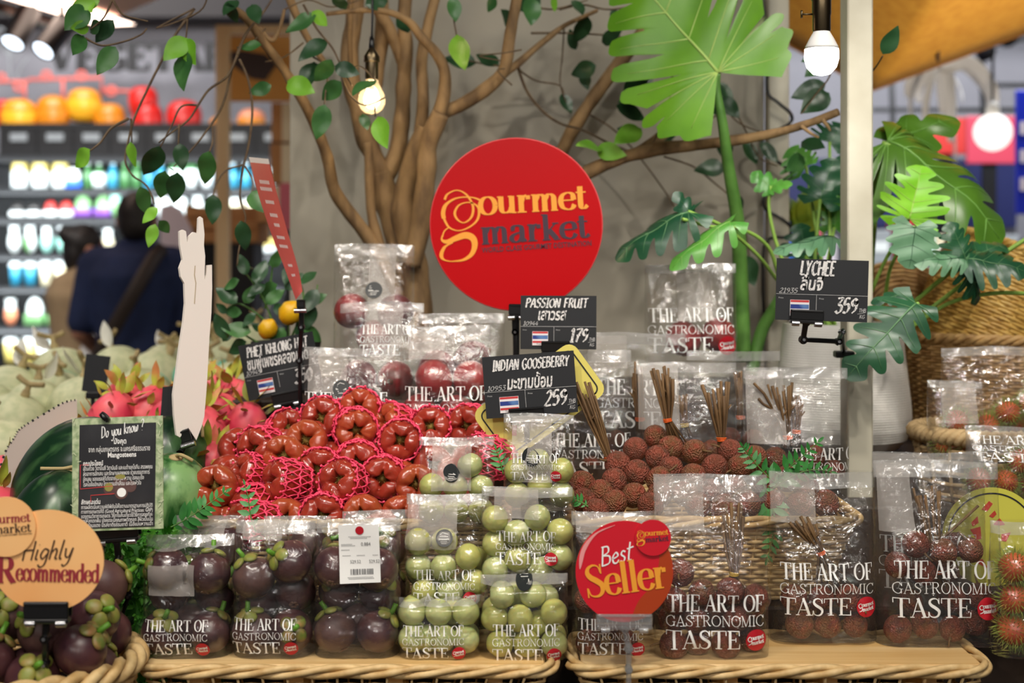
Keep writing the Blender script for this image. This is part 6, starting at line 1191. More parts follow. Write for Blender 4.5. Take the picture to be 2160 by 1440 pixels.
# ------------------------------------------------------------------ rose apples
ra = [(686, 900, 1, 0), (764, 876, 1, 0), (756, 916, 1, 0), (838, 902, 1, 2), (840, 944, 1, 0), (922, 912, 1, 0), (968, 912, 1, 1), (600, 918, 1, 2), (559, 950, 1, 1), (648, 952, 0, 0), (694, 958, 0, 1), (751, 974, 1, 0), (612, 984, 0, 0), (672, 1010, 1, 0), (806, 1012, 1, 0), (868, 996, 0, 1), (490, 992, 0, 1), (489, 958, 0, 1), (592, 1036, 1, 2), (678, 1074, 1, 0),
      (760, 1078, 0, 0), (834, 1070, 0, 0), (602, 1082, 0, 0), (751, 1044, 0, 1), (436, 1028, 0, 1), (466, 1048, 0, 0), (540, 1006, 1, 2), (1036, 972, 1, 3), (550, 1096, 1, 2), (905, 968, 0, 1), (900, 1030, 0, 1), (930, 1056, 0, 1), (640, 1046, 0, 1), (712, 1040, 1, 1), (520, 1070, 1, 1), (990, 960, 0, 1), (480, 1090, 0, 1), (798, 950, 0, 1), (720, 932, 0, 1), (640, 1000, 0, 1), (960, 1010, 0, 1), (860, 1040, 0, 0)]
pts = []
for x, y, n_, o_ in ra:
    Y = 2.44-(y-870)/225*.235+(.03 if o_ == 1 and not n_ else 0); pts.append(P(x, y, Y))
pts = relax(pts, [.0335 if q[2] else .0305 for q in ra], ((px(405, 2.2), px(1070, 2.2)), (2.15, 2.47), (.945, 1.35)), 90, .06)
pr = [proj(q) for q in pts]; lab = rank_labels(pr, 'red rose apple', 'of the heap', 27)
for i, q in enumerate(pts):
    n_, o_ = ra[i][2], ra[i][3]; r = random.Random(i*7+1)
    d = {0: Vector((r.uniform(-.22, .22), -1, r.uniform(.0, .38))), 1: Vector((r.uniform(-.6, .6), -1, r.uniform(-.25, .5))), 2: Vector((r.choice((-1, .5)), -.75, r.uniform(.1, .6))), 3: Vector((-1, -.35, .2))}[o_]
    pr_ = r.choice(RA_N if n_ else RA_P); pr_.place(frame(d, q, r.random()*6, r.uniform(.97, 1.06)), lab[i].replace('red rose apple', 'rose apple in pink net' if n_ else 'bare red rose apple').replace(' row from top', ' row'), 'rose apples in the basket')
# ------------------------------------------------------------------ loose lychees on the upper basket
ly = [(1382, 920), (1340, 947), (1391, 967), (1344, 996), (1414, 945), (1464, 953), (1424, 990), (1450, 999), (1509, 985), (1560, 983), (1388, 1010), (1296, 1014), (1338, 1048), (1290, 1057), (1249, 1034), (1220, 1028), (1247, 1065), (1374, 1057), (1440, 1044), (1490, 1036), (1545, 1030), (1405, 1048), (1610, 1020), (1590, 966), (1476, 1062), (1520, 1070), (1218, 1066), (1580, 1062), (1540, 950), (1306, 980), (1660, 1010), (1700, 1030), (1630, 1060), (1690, 1066), (1740, 1062)]
pts = relax([P(x, y, 2.40-(y-920)/145*.21) for x, y in ly], [.0205]*len(ly), ((px(1203, 2.2), px(1790, 2.2)), (2.15, 2.47), (.945, 1.3)), 90, .06); pr = [proj(q) for q in pts]; lab = rank_labels(pr, 'brown loose lychee', 'on the upper basket', 25)
for i, q in enumerate(pts): s_ = RN.uniform(1.0, 1.1); RN.choice(LY).place(Matrix.Translation(q) @ rrot(900+i) @ Matrix.Diagonal((s_, s_, s_, 1)), lab[i], 'loose lychees on the upper basket')
bundle('long thin leaning twig bundle at the left of the upper lychees', (1226, 810), (1284, 966), (1304, 1000), 2.32, 1, 14, 22, 14)
bundle('twig bundle rising between upper lychees, left of centre', (1394, 778), (1408, 886), (1432, 946), 2.37, 2, 14, 26, 22, thick=3.2)
bundle('twig bundle with knotted fork rising from the middle upper lychees', (1510, 806), (1522, 926), (1526, 966), 2.36, 3, 11, 32, 12, thick=3.4)
bundle('twig bundle beside the fern, inside the upper bag at the post', (1646, 806), (1662, 922), (1664, 946), 2.385, 4, 12, 30, 12, thick=3.4, extra=([(1640, 880), (1612, 830), (1590, 808)], [(1642, 870), (1610, 852), (1600, 840)]))
bundle('short upright twig bundle, right one of two in the bag at the post', (1684, 836), (1680, 910), (1682, 936), 2.40, 5, 10, 14, 9, thick=3.2)
bundle('narrow twig bundle far left in the rear upper bags', (1344, 768), (1350, 884), (1352, 918), 2.50, 6, 10, 13, 10, thick=3.2)
bundle('thin twig bundle with yellow strings between two upper bundles', (1436, 828), (1444, 896), (1452, 926), 2.47, 7, 10, 14, 10, 'rubber_yellow', thick=3)
bundle('narrow twig bundle far right in the rear upper lychee bag', (1556, 782), (1562, 880), (1562, 916), 2.55, 8, 9, 10, 9, thick=3)
# ------------------------------------------------------------------ loose mangosteens, lower left basket
mg = [(20, 1330, 2), (120, 1316, 1), (175, 1300, 2), (60, 1380, 0), (150, 1352, 2), (205, 1302, 0), (228, 1344, 0), (24, 1400, 1), (140, 1405, 2), (190, 1390, 2), (190, 1262, 0), (100, 1420, 0), (230, 1395, 1), (-20, 1310, 0), (-15, 1370, 0)]
pts = relax([P(a, b, 1.99-(b-1260)/180*.15) for a, b, c in mg], [.0345]*len(mg), ((px(-110, 1.9), px(246, 1.9)), (1.80, 2.06), (.81, 1.2)), 90, .05); pr = [proj(q) for q in pts]; lab = rank_labels(pr, 'loose purple mangosteen', 'in the round basket', 30)
for i, q in enumerate(pts): MG[mg[i][2]].place(Matrix.Translation(q) @ Euler((random.Random(i).uniform(-.2, 1.3), random.Random(i+99).uniform(-.9, .9), i*1.1)).to_matrix().to_4x4() @ Matrix.Scale(1.14, 4), lab[i], 'mangosteens in the round basket')
# ------------------------------------------------------------------ watermelons
mat('melon_dark', (20, 48, 30), .28, (66, 104, 62), 26, 8, .47, .62, spec=.5, stretch=(1, 1, .25)); mat('melon_light', (38, 88, 38), .3, (134, 176, 112), 26, 8, .44, .58, stretch=(1, 1, .22), spec=.5); mat('dry_vine', (178, 158, 112), .8)
def watermelon(label, c, r, rot, m, vine):
    t = thing('watermelon', label, 'watermelon', Tm(c, rot)); a, b = r
    MB().ball((0, 0, 0), (a, a, b), 40, 26, mod=lambda q: q*(1+.012*noise.noise(q*14))).build('rind', m, t)
    MB().lathe([(.012, b*.985), (.008, b*1.0), (.005, b*1.03), (0, b*1.03)], 10).build('stem_scar', 'dry_vine', t)
    if vine: MB().tube(cr([(x*.01, y*.01, b*1.0+z*.01) for x, y, z in vine], 5), .0028, 6).build('dry_vine', 'dry_vine', t)
    return t
watermelon('large dark green watermelon in front of the pinkish cutout back', P(152, 1010, 2.30), (.084, .118), (.25, .75, 0), 'melon_dark', None)
watermelon('dark green watermelon with dry vine above the orange round sign', P(118, 1122, 2.13), (.073, .094), (-.15, .2, 0), 'melon_dark', [(-4, -2, -.6), (-1, -1, 0), (1, -1, .6), (4, -1, -.4)])
watermelon('pale striped green watermelon right of the mangosteen info card', P(358, 1058, 2.26), (.068, .08), (.3, .2, 0), 'melon_light', [(0, 0, 0), (1, -1, 1), (3, -1, .4)])
watermelon('dark watermelon under the white cutout, behind the pale striped one', P(352, 980, 2.42), (.075, .085), (.2, .3, 0), 'melon_dark', [(0, 0, 0), (1.5, -1, 1.6), (4, -1, .6), (5, -2, -1)])
# ------------------------------------------------------------------ dragon fruit and melons
dr = [(268, 842, 2.75, 0), (310, 868, 2.66, 1), (366, 884, 2.6, 2), (232, 880, 2.62, 3), (430, 916, 2.56, 4), (470, 880, 2.66, 5), (455, 985, 2.44, 6), (520, 905, 2.6, 7), (412, 850, 2.72, 8), (450, 826, 2.82, 9), (20, 1010, 2.5, 10), (10, 1090, 2.3, 11), (500, 850, 2.76, 12), (205, 960, 2.5, 13), (430, 1000, 2.5, 3)]
lab = rank_labels([(a, b) for a, b, c, d in dr], 'pink dragon fruit', 'of the dragon fruits', 26)
for i, (a, b, Y, sd_) in enumerate(dr): DF.place(Matrix.Translation(P(a, b, Y)) @ Euler((random.Random(sd_).uniform(-.2, 1.1), random.Random(sd_+5).uniform(-1.1, 1.1), sd_)).to_matrix().to_4x4() @ Matrix.Diagonal((.95, .95, .95, 1)), lab[i], 'dragon fruits')
me = [(30, 900, 3.05, 0), (76, 868, 3.15, 1), (170, 862, 3.1, 0), (10, 962, 2.85, 0), (130, 800, 3.4, 2), (210, 850, 3.2, 1), (250, 790, 3.55, 1), (330, 800, 3.5, 2), (300, 840, 3.3, 3), (372, 800, 3.6, 0), (350, 780, 3.8, 1), (480, 770, 3.7, 1), (500, 820, 3.45, 0), (455, 812, 3.5, 3), (545, 740, 3.9, 2), (120, 850, 3.3, 3), (20, 838, 3.35, 2), (-30, 870, 3.2, 0), (560, 800, 3.6, 1), (410, 760, 3.9, 0), (540, 860, 3.25, 0)]
lab = rank_labels([(a, b) for a, b, c, d in me], 'pale netted melon', 'of the melon pile', 30)
for i, (a, b, Y, k_) in enumerate(me): s_ = 1.12*RN.uniform(.92, 1.05); ML[k_].place(Matrix.Translation(P(a, b, Y)) @ Euler((RN.uniform(-.3, .5), RN.uniform(-.5, .5), i)).to_matrix().to_4x4() @ Matrix.Diagonal((s_, s_, s_, 1)), lab[i], 'melons in the pile')
# ------------------------------------------------------------------ lemon bush
t = thing('lemon_bush', 'small lemon bush with two yellow lemons behind the Phet Khlong Hat card', 'plant', P(600, 860, 2.8)); Y = 2.8; mb = MB()
for q in ([(600, 860), (596, 780), (580, 700), (560, 640), (530, 590), (500, 560)], [(590, 760), (620, 700), (640, 640), (630, 590), (590, 540)], [(580, 700), (540, 660), (500, 640), (470, 660)], [(600, 760), (640, 720), (660, 660), (670, 600)], [(590, 740), (540, 720), (500, 700), (470, 720)], [(560, 650), (570, 600), (575, 560)], [(610, 720), (606, 660)]): stalkcurve(mb, V2(q, Y), 3.2*S(Y), 1.6*S(Y), 6, 4)
mb.build('stems', 'stalk_green', t, True); A, B = MB(), MB()
for i, q in enumerate(((505, 590, 470, 610), (520, 580, 505, 535), (540, 600, 560, 545), (575, 565, 590, 525), (590, 540, 560, 560), (500, 640, 455, 605), (515, 640, 540, 600), (480, 660, 455, 640), (540, 660, 510, 690), (530, 700, 465, 690), (480, 715, 452, 660), (520, 720, 480, 745), (560, 640, 600, 610), (600, 610, 640, 575), (630, 600, 668, 570), (650, 640, 690, 620), (660, 640, 640, 700), (670, 610, 640, 660), (600, 690, 570, 740), (560, 700, 530, 680), (545, 720, 545, 760), (640, 690, 680, 720), (500, 560, 540, 570), (470, 720, 490, 690), (585, 600, 545, 630), (610, 560, 600, 600), (560, 600, 520, 625), (510, 660, 470, 655), (625, 680, 660, 740), (580, 640, 600, 670))):
    leaf(A if i % 3 else B, P(q[0], q[1], Y-.02), P(q[2], q[3], Y-.04+.05*RN.random()), .6)
A.build('foliage', 'leaf_dark', t, True); B.build('foliage', 'leaf_mid', t, True); mat('lemon', (240, 190, 30), .35, (226, 168, 20), 40, 4, bump=.15, bscale=260)
for x, y, rx in ((612, 660, 25), (565, 694, 21)): MB().lathe([(0, -1.15*rx), (.22*rx, -1.08*rx), (.7*rx, -.75*rx), (rx, -.1*rx), (.85*rx, .6*rx), (.35*rx, 1.02*rx), (.15*rx, 1.15*rx), (0, 1.16*rx)], 20, Matrix.Translation(P(x, y, Y-.03)) @ Euler((.3, .5, 0)).to_matrix().to_4x4() @ Matrix.Scale(S(Y), 4)).build('lemon', 'lemon', t, True)
MB().lathe([(0, 0), (.05, 0), (.07, .1), (.065, .1), (0, .09)], 20, Matrix.Translation(Vector((P(600, 0, Y).x, Y+.02, 1.20)))).build('pot', 'black_shelf', t, True)
# ------------------------------------------------------------------ fern sprigs and green mat
def fern(label, pts, Y, n, L, both=True, side=1.0, seed=0, group='fern sprigs', lw=.42, curl=0):
    q = cr(V2(pts, Y), 8); t = thing('fern_sprig', label, 'fern', q[0], group); MB().tube(q, [.0013*(1-.6*i/len(q)) for i in range(len(q))], 5).build('stem', 'stalk_green', t, True); mb = MB(); rr = random.Random(seed)
    for i in range(n):
        f = (i+1.2)/(n+1); p_ = q[min(int(f*(len(q)-1)), len(q)-1)]; d = (q[min(int(f*(len(q)-1))+1, len(q)-1)]-q[max(int(f*(len(q)-1))-1, 0)]).normalized(); s_ = Vector((-d.z, rr.uniform(-.3, .1), d.x)); l = L*(1.05-.75*f)*(.5 if i == 0 else 1)
        for sg in ((-1, 1) if both else (1,)): leaf(mb, p_, p_+(s_*sg*.85+d*.55).normalized()*l, lw, (rr.uniform(-.3, .3), -1, .5), .1, .2, 5)
    leaf(mb, q[-2], q[-1]+(q[-1]-q[-2]).normalized()*L*.3, .4); mb.build('leaflets', 'fern_green', t, True)
fern('fern sprig lying left of the rose apples over the green mat', [(360, 1112), (400, 1090), (440, 1062), (478, 1036)], (2.08, 2.13), 9, .034, seed=1)
fern('short upright fern sprig in front of the lowest left rose apples', [(540, 1122), (528, 1085), (524, 1050), (516, 1020)], (2.10, 2.11), 5, .026, seed=2, lw=.5)
fern('fern sprig over lychees pointing up right beside twig bundle', [(1620, 1050), (1650, 1000), (1690, 965), (1728, 930)], (2.25, 2.23), 9, .036, seed=3); fern('fern sprig among lychees pointing up left below the twig bundle', [(1650, 1030), (1610, 995), (1580, 960), (1566, 940)], (2.24, 2.22), 8, .03, seed=4)
fern('fern sprig reaching right towards the cream post over lychees', [(1630, 1030), (1680, 1000), (1720, 990), (1756, 996)], (2.22, 2.2), 8, .03, seed=5); fern('hanging fern sprig drooping over the upper basket side', [(1610, 1020), (1632, 1080), (1630, 1130), (1618, 1180)], (2.2, 2.13), 9, .036, seed=6)
fern('tiny fern tip between the gooseberry bags and yellow card', [(1062, 1000), (1054, 970), (1046, 945)], (2.16, 2.16), 5, .024, seed=7); fern('tiny fern tip at the left end of the upper lychee basket', [(1240, 1068), (1225, 1058), (1208, 1052)], (2.14, 2.14), 4, .02, seed=8)
# green leafy mat draped over the left steps
t = thing('green_mat', 'bright green leafy mat draped behind the info card', 'mat', P(330, 1250, 2.12)); x0, x1 = px(200, 2.1), px(470, 2.1)
cs = cr([Vector((0, 2.10, .81)), Vector((0, 2.115, .90)), Vector((0, 2.13, .98)), Vector((0, 2.16, 1.03)), Vector((0, 2.24, 1.045)), Vector((0, 2.32, 1.05))], 6)
MB().grid(lambda u, v: Vector((x0+(x1-x0)*u, 0, 0))+cs[min(int(v*(len(cs)-1)+.5), len(cs)-1)], 12, len(cs)-1).build('backing', mat('mat_green', (44, 104, 26), .7, (60, 130, 36), 30), t, True)
mb = MB(); rr = random.Random(8)
for i in range(1500):
    v = rr.random()*.95; u = rr.random(); b_ = Vector((x0+(x1-x0)*u, 0, 0))+cs[int(v*(len(cs)-1))]; leaf(mb, b_, b_+Vector((rr.uniform(-.015, .015), -rr.uniform(.004, .016), rr.uniform(-.012, .016))), .4, nl=3)
o = mb.build('leaf_blades', mat('mat_blade', (66, 140, 40), .45, (104, 172, 60), 50), t, True); o['kind'] = 'stuff'
# ------------------------------------------------------------------ signs, price cards and their clips
mat('sign_red', (184, 3, 12), .3, spec=.25); mat('sign_gold', (240, 160, 52), .4); mat('sign_dark', (62, 44, 58), .4); mat('card_black', (32, 34, 38), .5); mat('chalk', (150, 150, 152), .8, (232, 230, 228), 420, 2, .34, .5); mat('chalk_fine', (190, 190, 190), .8); mat('card_edge', (120, 120, 122), .6)
mat('flag_red', (204, 60, 62), .4); mat('flag_white', (236, 230, 232), .4); mat('flag_blue', (44, 62, 140), .4, (120, 170, 220), 30, 1, .5, .75); mat('orange_card', (255, 204, 140), .45, (248, 178, 110), 7, 2, .3, .7); mat('maroon_ink', (150, 44, 56), .5); mat('brown_ink', (74, 50, 34), .5)
mat('poster_dark', (34, 34, 38), .3, (60, 60, 64), 12, 4, .45, .8); mat('botanic', (182, 194, 156), .4, (128, 150, 108), 90, 5, .4, .62); mat('seller_red', (206, 26, 44), .25, coat=.4); mat('seller_rust', (172, 62, 24), .25, coat=.4); mat('yellow_card', (230, 216, 112), .45); mat('arrow_red', (214, 62, 38), .4); mat('flyer_red', (206, 92, 84), .5, (196, 82, 78), 8); mat('foam_white', (250, 242, 234), .6); mat('foam_pink', (204, 188, 178), .6); mat('clear_plastic', (230, 230, 230), .1); film_mat('clear_plastic', .12, .06, .2, 20, (.93, .94, .95), .4)
def clip(label, jaw, jw, arms, Y, m='black_plastic', jh=22, rot=0.0, dY=.004, base=None, group='sign clips', name='sign_clip'):
    """toothed jaw holding a card, jointed arm down to its foot"""
    k = S(Y); c = P(*jaw, Y-dY); t = thing(name, label, 'sign clip', c, group); M = Matrix.Translation(c) @ Matrix.Rotation(-rot, 4, 'Y')
    mb = MB(); mb.box((0, -.002, 0), (jw*k, .004, jh*k), M, .001); mb.box((0, .007+dY, 0), (jw*k, .004, jh*k), M, .001); mb.box((0, .003, -jh*k*.5-.003), (jw*k, .016, .006), M, .0015); mb.box((0, -.004, jh*k*.36), (jw*k*.96, .003, jh*k*.2), M, .001); mb.build('jaw', m, t, True, False)
    for sx in (-1, 1): MB().tube([M @ Vector((sx*jw*k*.34-.006, -.003, -jh*k*.5-.006)), M @ Vector((sx*jw*k*.34+.006, -.003, -jh*k*.5-.006))], .0045, 10).build('spring_barrel', 'screw_metal' if m == 'black_plastic' else m, t, True, auto=40)
    q = [P(a, b, y) for a, b, y in arms]
    for i in range(len(q)-1):
        d = q[i+1]-q[i]; L = d.length; Mr = basis(d, Vector((0, 1, 0)) if abs(d.normalized().y) < .9 else Vector((1, 0, 0)), q[i]); mb = MB(); w_ = .0125-.0015*i
        mb.box((L/2, 0, 0), (L, .006, w_*.72), Mr, .0015); mb.tube([Mr @ Vector((0, -.005, 0)), Mr @ Vector((0, .005, 0))], w_*.55, 12); mb.tube([Mr @ Vector((L, -.005, 0)), Mr @ Vector((L, .005, 0))], w_*.5, 12); mb.build('arm_segment', m, t, True, auto=40)
        if i: MB().tube([q[i]+Vector((0, -.009, 0)), q[i]+Vector((0, -.004, 0))], .0024, 10).build('joint_screw', 'screw_metal' if m == 'black_plastic' else m, t, True, auto=40)
    e = q[-1]; MB().box((e.x, e.y, e.z-.004), (.034, .024, .012), None, .002).build('foot_clamp', m, t, True, False); return t
def flag(parent, x, z, w_, h_, M, y=-.0016):
    mb = MB(); mb.add([M @ Vector((x-w_*.02, y+.0003, z-h_*.22)), M @ Vector((x+w_*1.02, y+.0003, z-h_*.22)), M @ Vector((x+w_*1.02, y+.0003, z+h_*1.02)), M @ Vector((x-w_*.02, y+.0003, z+h_*1.02))], [(0, 1, 2, 3)]); zz = 0
    for m_, f in ((1, 1), (0, 1), (2, 2), (0, 1), (1, 1)):
        mb.mi = m_; a, b = zz/6, (zz+f)/6; mb.add([M @ Vector((x, y, z+h_*a)), M @ Vector((x+w_, y, z+h_*a)), M @ Vector((x+w_, y, z+h_*b)), M @ Vector((x, y, z+h_*b))], [(0, 1, 2, 3)]); zz += f
    mb.mi = 3; font_text(mb, 'Thailand', x+w_*.5, z-h_*.17, w_*.5, lambda a, b: M @ Vector((a, y-.0002, b)), align='c')
    return mb.build('flag_sticker', ['flag_white', 'flag_red', 'flag_blue', 'ink_grey'], parent, False, False)
def card(label, quad, Y, thai, eng, price, code, unit, tilt=0.0, elay=(.5, .72, .8), group='chalk price cards', flagx=.13, thx=(.5, .5, .4), eh=.17, nrot=.0, shear=.18):
    """black chalk price card; quad = centre x, y, width, height in photo pixels, rotation"""
    cx, cy, W, H, rot = quad; k = S(Y); W *= k; H *= k; M = Matrix.Translation(P(cx, cy, Y)) @ Matrix.Rotation(-rot, 4, 'Y') @ Matrix.Rotation(tilt, 4, 'Z') @ Matrix.Rotation(nrot, 4, 'X')
    t = thing('price_card', label, 'price card', M, group); MB().box((0, .0008, 0), (W, .0016, H)).build('board', 'card_black', t, smooth=False); L0 = Matrix(); f = flat(-.0012)
    mb = MB(); ex, ez, ew = elay; write(mb, eng, (ex-.5)*W-ew*W/2, (ez-.5)*H, ew*W, eh*H, f, 'hand', thick=.21, thin=.08, shear=shear, nib=.6, rnd=.03)
    font_text(mb, thai, (thx[0]-.5)*W, (thx[1]-.5)*H, thx[2]*W, f, height=H*.29, bold=.028, shear=.2, align='c'); mb.build('chalk_lettering', 'chalk', t, smooth=False)
    mb = MB(); write(mb, price, .14*W, -.36*H, .24*W, H*.24, f, 'hand', thick=.22, thin=.06, shear=.2, nib=.6); mb.build('chalk_price', 'chalk', t, smooth=False)
    mb = MB(); write(mb, code, -.47*W, -.055*H, .2*W, H*.075, f, 'hand', thick=.13, thin=.07, shear=.2)
    mb.build('chalk_code', 'chalk_fine', t, smooth=False); mb = MB()
    if unit: write(mb, 'THB', .40*W, -.34*H, .08*W, H*.06, f, 'hand', thick=.14, thin=.08, shear=.2); write(mb, 'KG', .41*W, -.44*H, .06*W, H*.06, f, 'hand', thick=.14, thin=.08, shear=.2); strip(mb, [Vector((.39*W, -.37*H)), Vector((.48*W, -.34*H))], [.0006]*2, f); mb.build('chalk_unit', 'chalk_fine', t, smooth=False)
    mb = MB(); strip(mb, [Vector((-W/2, -.075*H)), Vector((W/2, -.075*H))], [.0006]*2, f); strip(mb, [Vector((-.06*W, -.075*H)), Vector((-.06*W, -.36*H))], [.0006]*2, f)
    font_text(mb, 'From', -.47*W, -.15*H, .05*W, f); font_text(mb, 'Price', -.03*W, -.15*H, .05*W, f); mb.build('printed_lines', 'chalk_fine', t, smooth=False); flag(t, (flagx-.5+.03)*W, -.38*H, .2*W, .21*H, L0); return t
card('black PASSION FRUIT chalk price card in front of the red round sign', (1178, 680, 160, 113, -.005), 2.44, 'เสาวรส', 'PASSION FRUIT', '179', '10944', True, elay=(.47, .78, .82), thx=(.42, .55, .38), eh=.17)
card('black INDIAN GOOSEBERRY chalk price card, slightly tilted, above gooseberry bags', (1118, 811, 194, 130, .075), 2.30, 'มะขามป้อม', 'INDIAN GOOSEBERRY', '259', '10953', True, elay=(.52, .76, .84), thx=(.5, .45, .5), eh=.17)
card('black LYCHEE chalk price card fixed in front of the cream post', (1734, 612, 194, 130, -.03), 2.33, 'ลิ้นจี่', 'LYCHEE', '359', '21935', True, elay=(.44, .74, .38), thx=(.39, .50, .26), eh=.23, tilt=.0)
card('black PHET KHLONG HAT chalk price card tilted beside the lemon bush', (592, 772, 160, 118, .20), 2.575, 'ชมพู่เพชรคลองหาด', 'PHET KHLONG HAT', '350', '10945', True, elay=(.50, .76, .82), thx=(.48, .54, .82), eh=.18)
clip('black sign clip holding the INDIAN GOOSEBERRY card', (1110, 870), 74, [(1110, 884, 2.31), (1112, 930, 2.33), (1108, 985, 2.36), (1108, 1030, 2.40)], 2.30, rot=.075)
clip('black sign clip holding the PASSION FRUIT card', (1172, 730), 60, [(1172, 742, 2.45), (1176, 772, 2.46), (1180, 830, 2.47)], 2.44)
clip('black sign clip with sideways arm holding the LYCHEE card', (1702, 664), 70, [(1700, 678, 2.335), (1694, 716, 2.35), (1768, 720, 2.38), (1776, 700, 2.42), (1780, 742, 2.545)], 2.33, rot=-.05)
clip('black sign clip holding the PHET KHLONG HAT card', (604, 836), 62, [(602, 848, 2.58), (612, 880, 2.58), (628, 940, 2.56), (632, 1010, 2.52)], 2.575, rot=.20)
clip('black jointed sign clip holding the red round sign', (1090, 652), 34, [(1084, 664, 2.62), (1086, 700, 2.62), (1088, 800, 2.62)], 2.60)
# ---- round red shop sign
def logo(gold, dark, cx, cz, k, mp, tagline=True, mg=1.0):
    """k = metres per pixel of the tracing, centre of the disc at (735, 715)"""
    Q = lambda x, y: Vector((cx+(x-735)*k, cz-(y-715)*k))
    def sw(pts, a, b, prof=None):
        p_ = cr([Q(x, y) for x, y in pts], 6); ws = []
        for i in range(len(p_)):
            t = p_[min(i+1, len(p_)-1)]-p_[max(i-1, 0)]; f = abs(t.y)/(t.length or 1)
            ws.append(((a+(b-a)*f**1.7) if prof is None else a+(b-a)*math.sin(PI*i/(len(p_)-1))**1.3)*k*mg)
        strip(gold, p_, ws, mp)
    sw([(178, 524), (200, 480), (270, 450), (335, 474), (380, 530), (400, 590), (385, 660), (330, 702), (280, 680), (256, 630), (280, 575), (330, 548), (390, 548), (436, 580), (446, 630), (425, 690), (360, 742), (280, 764), (210, 736), (172, 670)], 9, 20)
    sw([(172, 670), (166, 620), (190, 560), (260, 515), (340, 503), (410, 510), (460, 530)], 10, 34)
    sw([(210, 738), (174, 770), (160, 815)], 9, 12); sw([(158, 800), (158, 838), (200, 850), (270, 822), (340, 800), (396, 822), (412, 880), (385, 950), (320, 992), (240, 1002)], 8, 52, 1); sw([(330, 990), (240, 1003), (172, 990), (152, 950), (180, 890), (240, 856)], 8, 30)
    r = .066; h = 205*k; b = Q(452, 642); write(gold, 'ourmet', b.x, b.y, 845*k, h, mp, thick=.2, thin=.05, rot=r*.9); b = Q(462, 872); write(dark, 'market', b.x, b.y, 850*k, h*.98, mp, thick=.19, thin=.05, rot=r)
    if tagline: b = Q(468, 936); font_text(dark, 'WORLD CLASS GOURMET DESTINATION', b.x, b.y, 855*k, mp, height=42*k/.73, bold=.012, rot=r)
Y = 2.62; k = S(Y); c = P(1089, 473, Y); t = thing('round_sign', 'large round red gourmet market sign in front of the tree branches', 'sign', c)
MB().slab(circle(0, 0, 181*k, 72), .004).build('disc', 'sign_red', t, smooth=False); MB().tube([(180.6*k*math.cos(a*PI/36), .002, 180.6*k*math.sin(a*PI/36)) for a in range(72)], .0022, 6, closed=True).build('rim_edge', mat('rim_pink', (214, 70, 74), .5), t)
g, d_ = MB(), MB(); logo(g, d_, 0, 0, k/3.69, flat(-.001)); g.build('gold_lettering', 'sign_gold', t, smooth=False); d_.build('dark_lettering', 'sign_dark', t, smooth=False)
MB().box((-.0, .008, -.16-.1), (.012, .006, .26)).build('support_stick', 'black_plastic', t, smooth=False)
# ---- Best Seller
Y = 1.925; k = S(Y); c = P(1317, 1205, Y); M = Matrix.Translation(c); t = thing('round_sign', 'glossy red Best Seller round sign with small attached disc, clear stand', 'sign', M)
MB().slab(circle(0, 0, 103*k, 64, 107*k), .0022).build('disc', 'seller_red', t, smooth=False); MB().slab(circle(60*k, 72*k, 38*k, 44), .003, Matrix.Translation((0, -.0032, 0))).build('small_disc', 'seller_red', t, smooth=False)
seg = []
for i in range(25): a = -1.45+2.35*i/24; seg.append((103*k*.995*math.cos(a), 107*k*.995*math.sin(a)))
seg += [(v.x, v.y) for v in cr([Vector((62*k, 84*k)), Vector((74*k, 30*k)), Vector((60*k, -25*k)), Vector((30*k, -62*k)), Vector((12*k, -106*k))], 5)][1:-1]
MB().face(seg, -.0003).build('rust_print', 'seller_rust', t, smooth=False)
mb = MB(); strip(mb, cr([Vector((-94*k, 5*k)), Vector((-86*k, 46*k)), Vector((-60*k, 80*k)), Vector((-20*k, 98*k))], 6), [q*k for q in [1, 4, 6, 8, 9, 9, 9, 9, 8, 7, 6, 5, 4, 3, 3, 2, 2, 1, 1]], flat(-.0005)); mb.build('painted_shine', mat('pale_pink', (232, 150, 150), .4), t, smooth=False)  # highlight on the glossy disc painted as a pale pink arc
mb = MB(); write(mb, 'Best', -50*k, 10*k, 70*k, 40*k, flat(-.0008), 'hand', thick=.095, thin=.05, shear=.25, rot=.22); mb.build('script_lettering', 'print_white', t, smooth=False)
mb = MB(); write(mb, 'Seller', -78*k, -56*k, 172*k, 68*k, flat(-.0009), thick=.17, thin=.045, rot=.135); mb.build('gold_lettering', 'sign_gold', t, smooth=False)
g, d_ = MB(), MB(); logo(g, d_, 60*k, 72*k, k*.058, flat(-.0036), False, 1.3); g.build('logo_gold', 'sign_gold', t, smooth=False); d_.build('logo_dark', 'sign_dark', t, smooth=False)
clip('clear plastic sign clip and stem holding the Best Seller sign', (1317, 1306), 118, [(1317, 1322, 1.928), (1326, 1366, 1.928), (1326, 1410, 1.93), (1326, 1470, 1.93), (1326, 1560, 1.93)], Y, 'clear_plastic', jh=24, dY=.006)
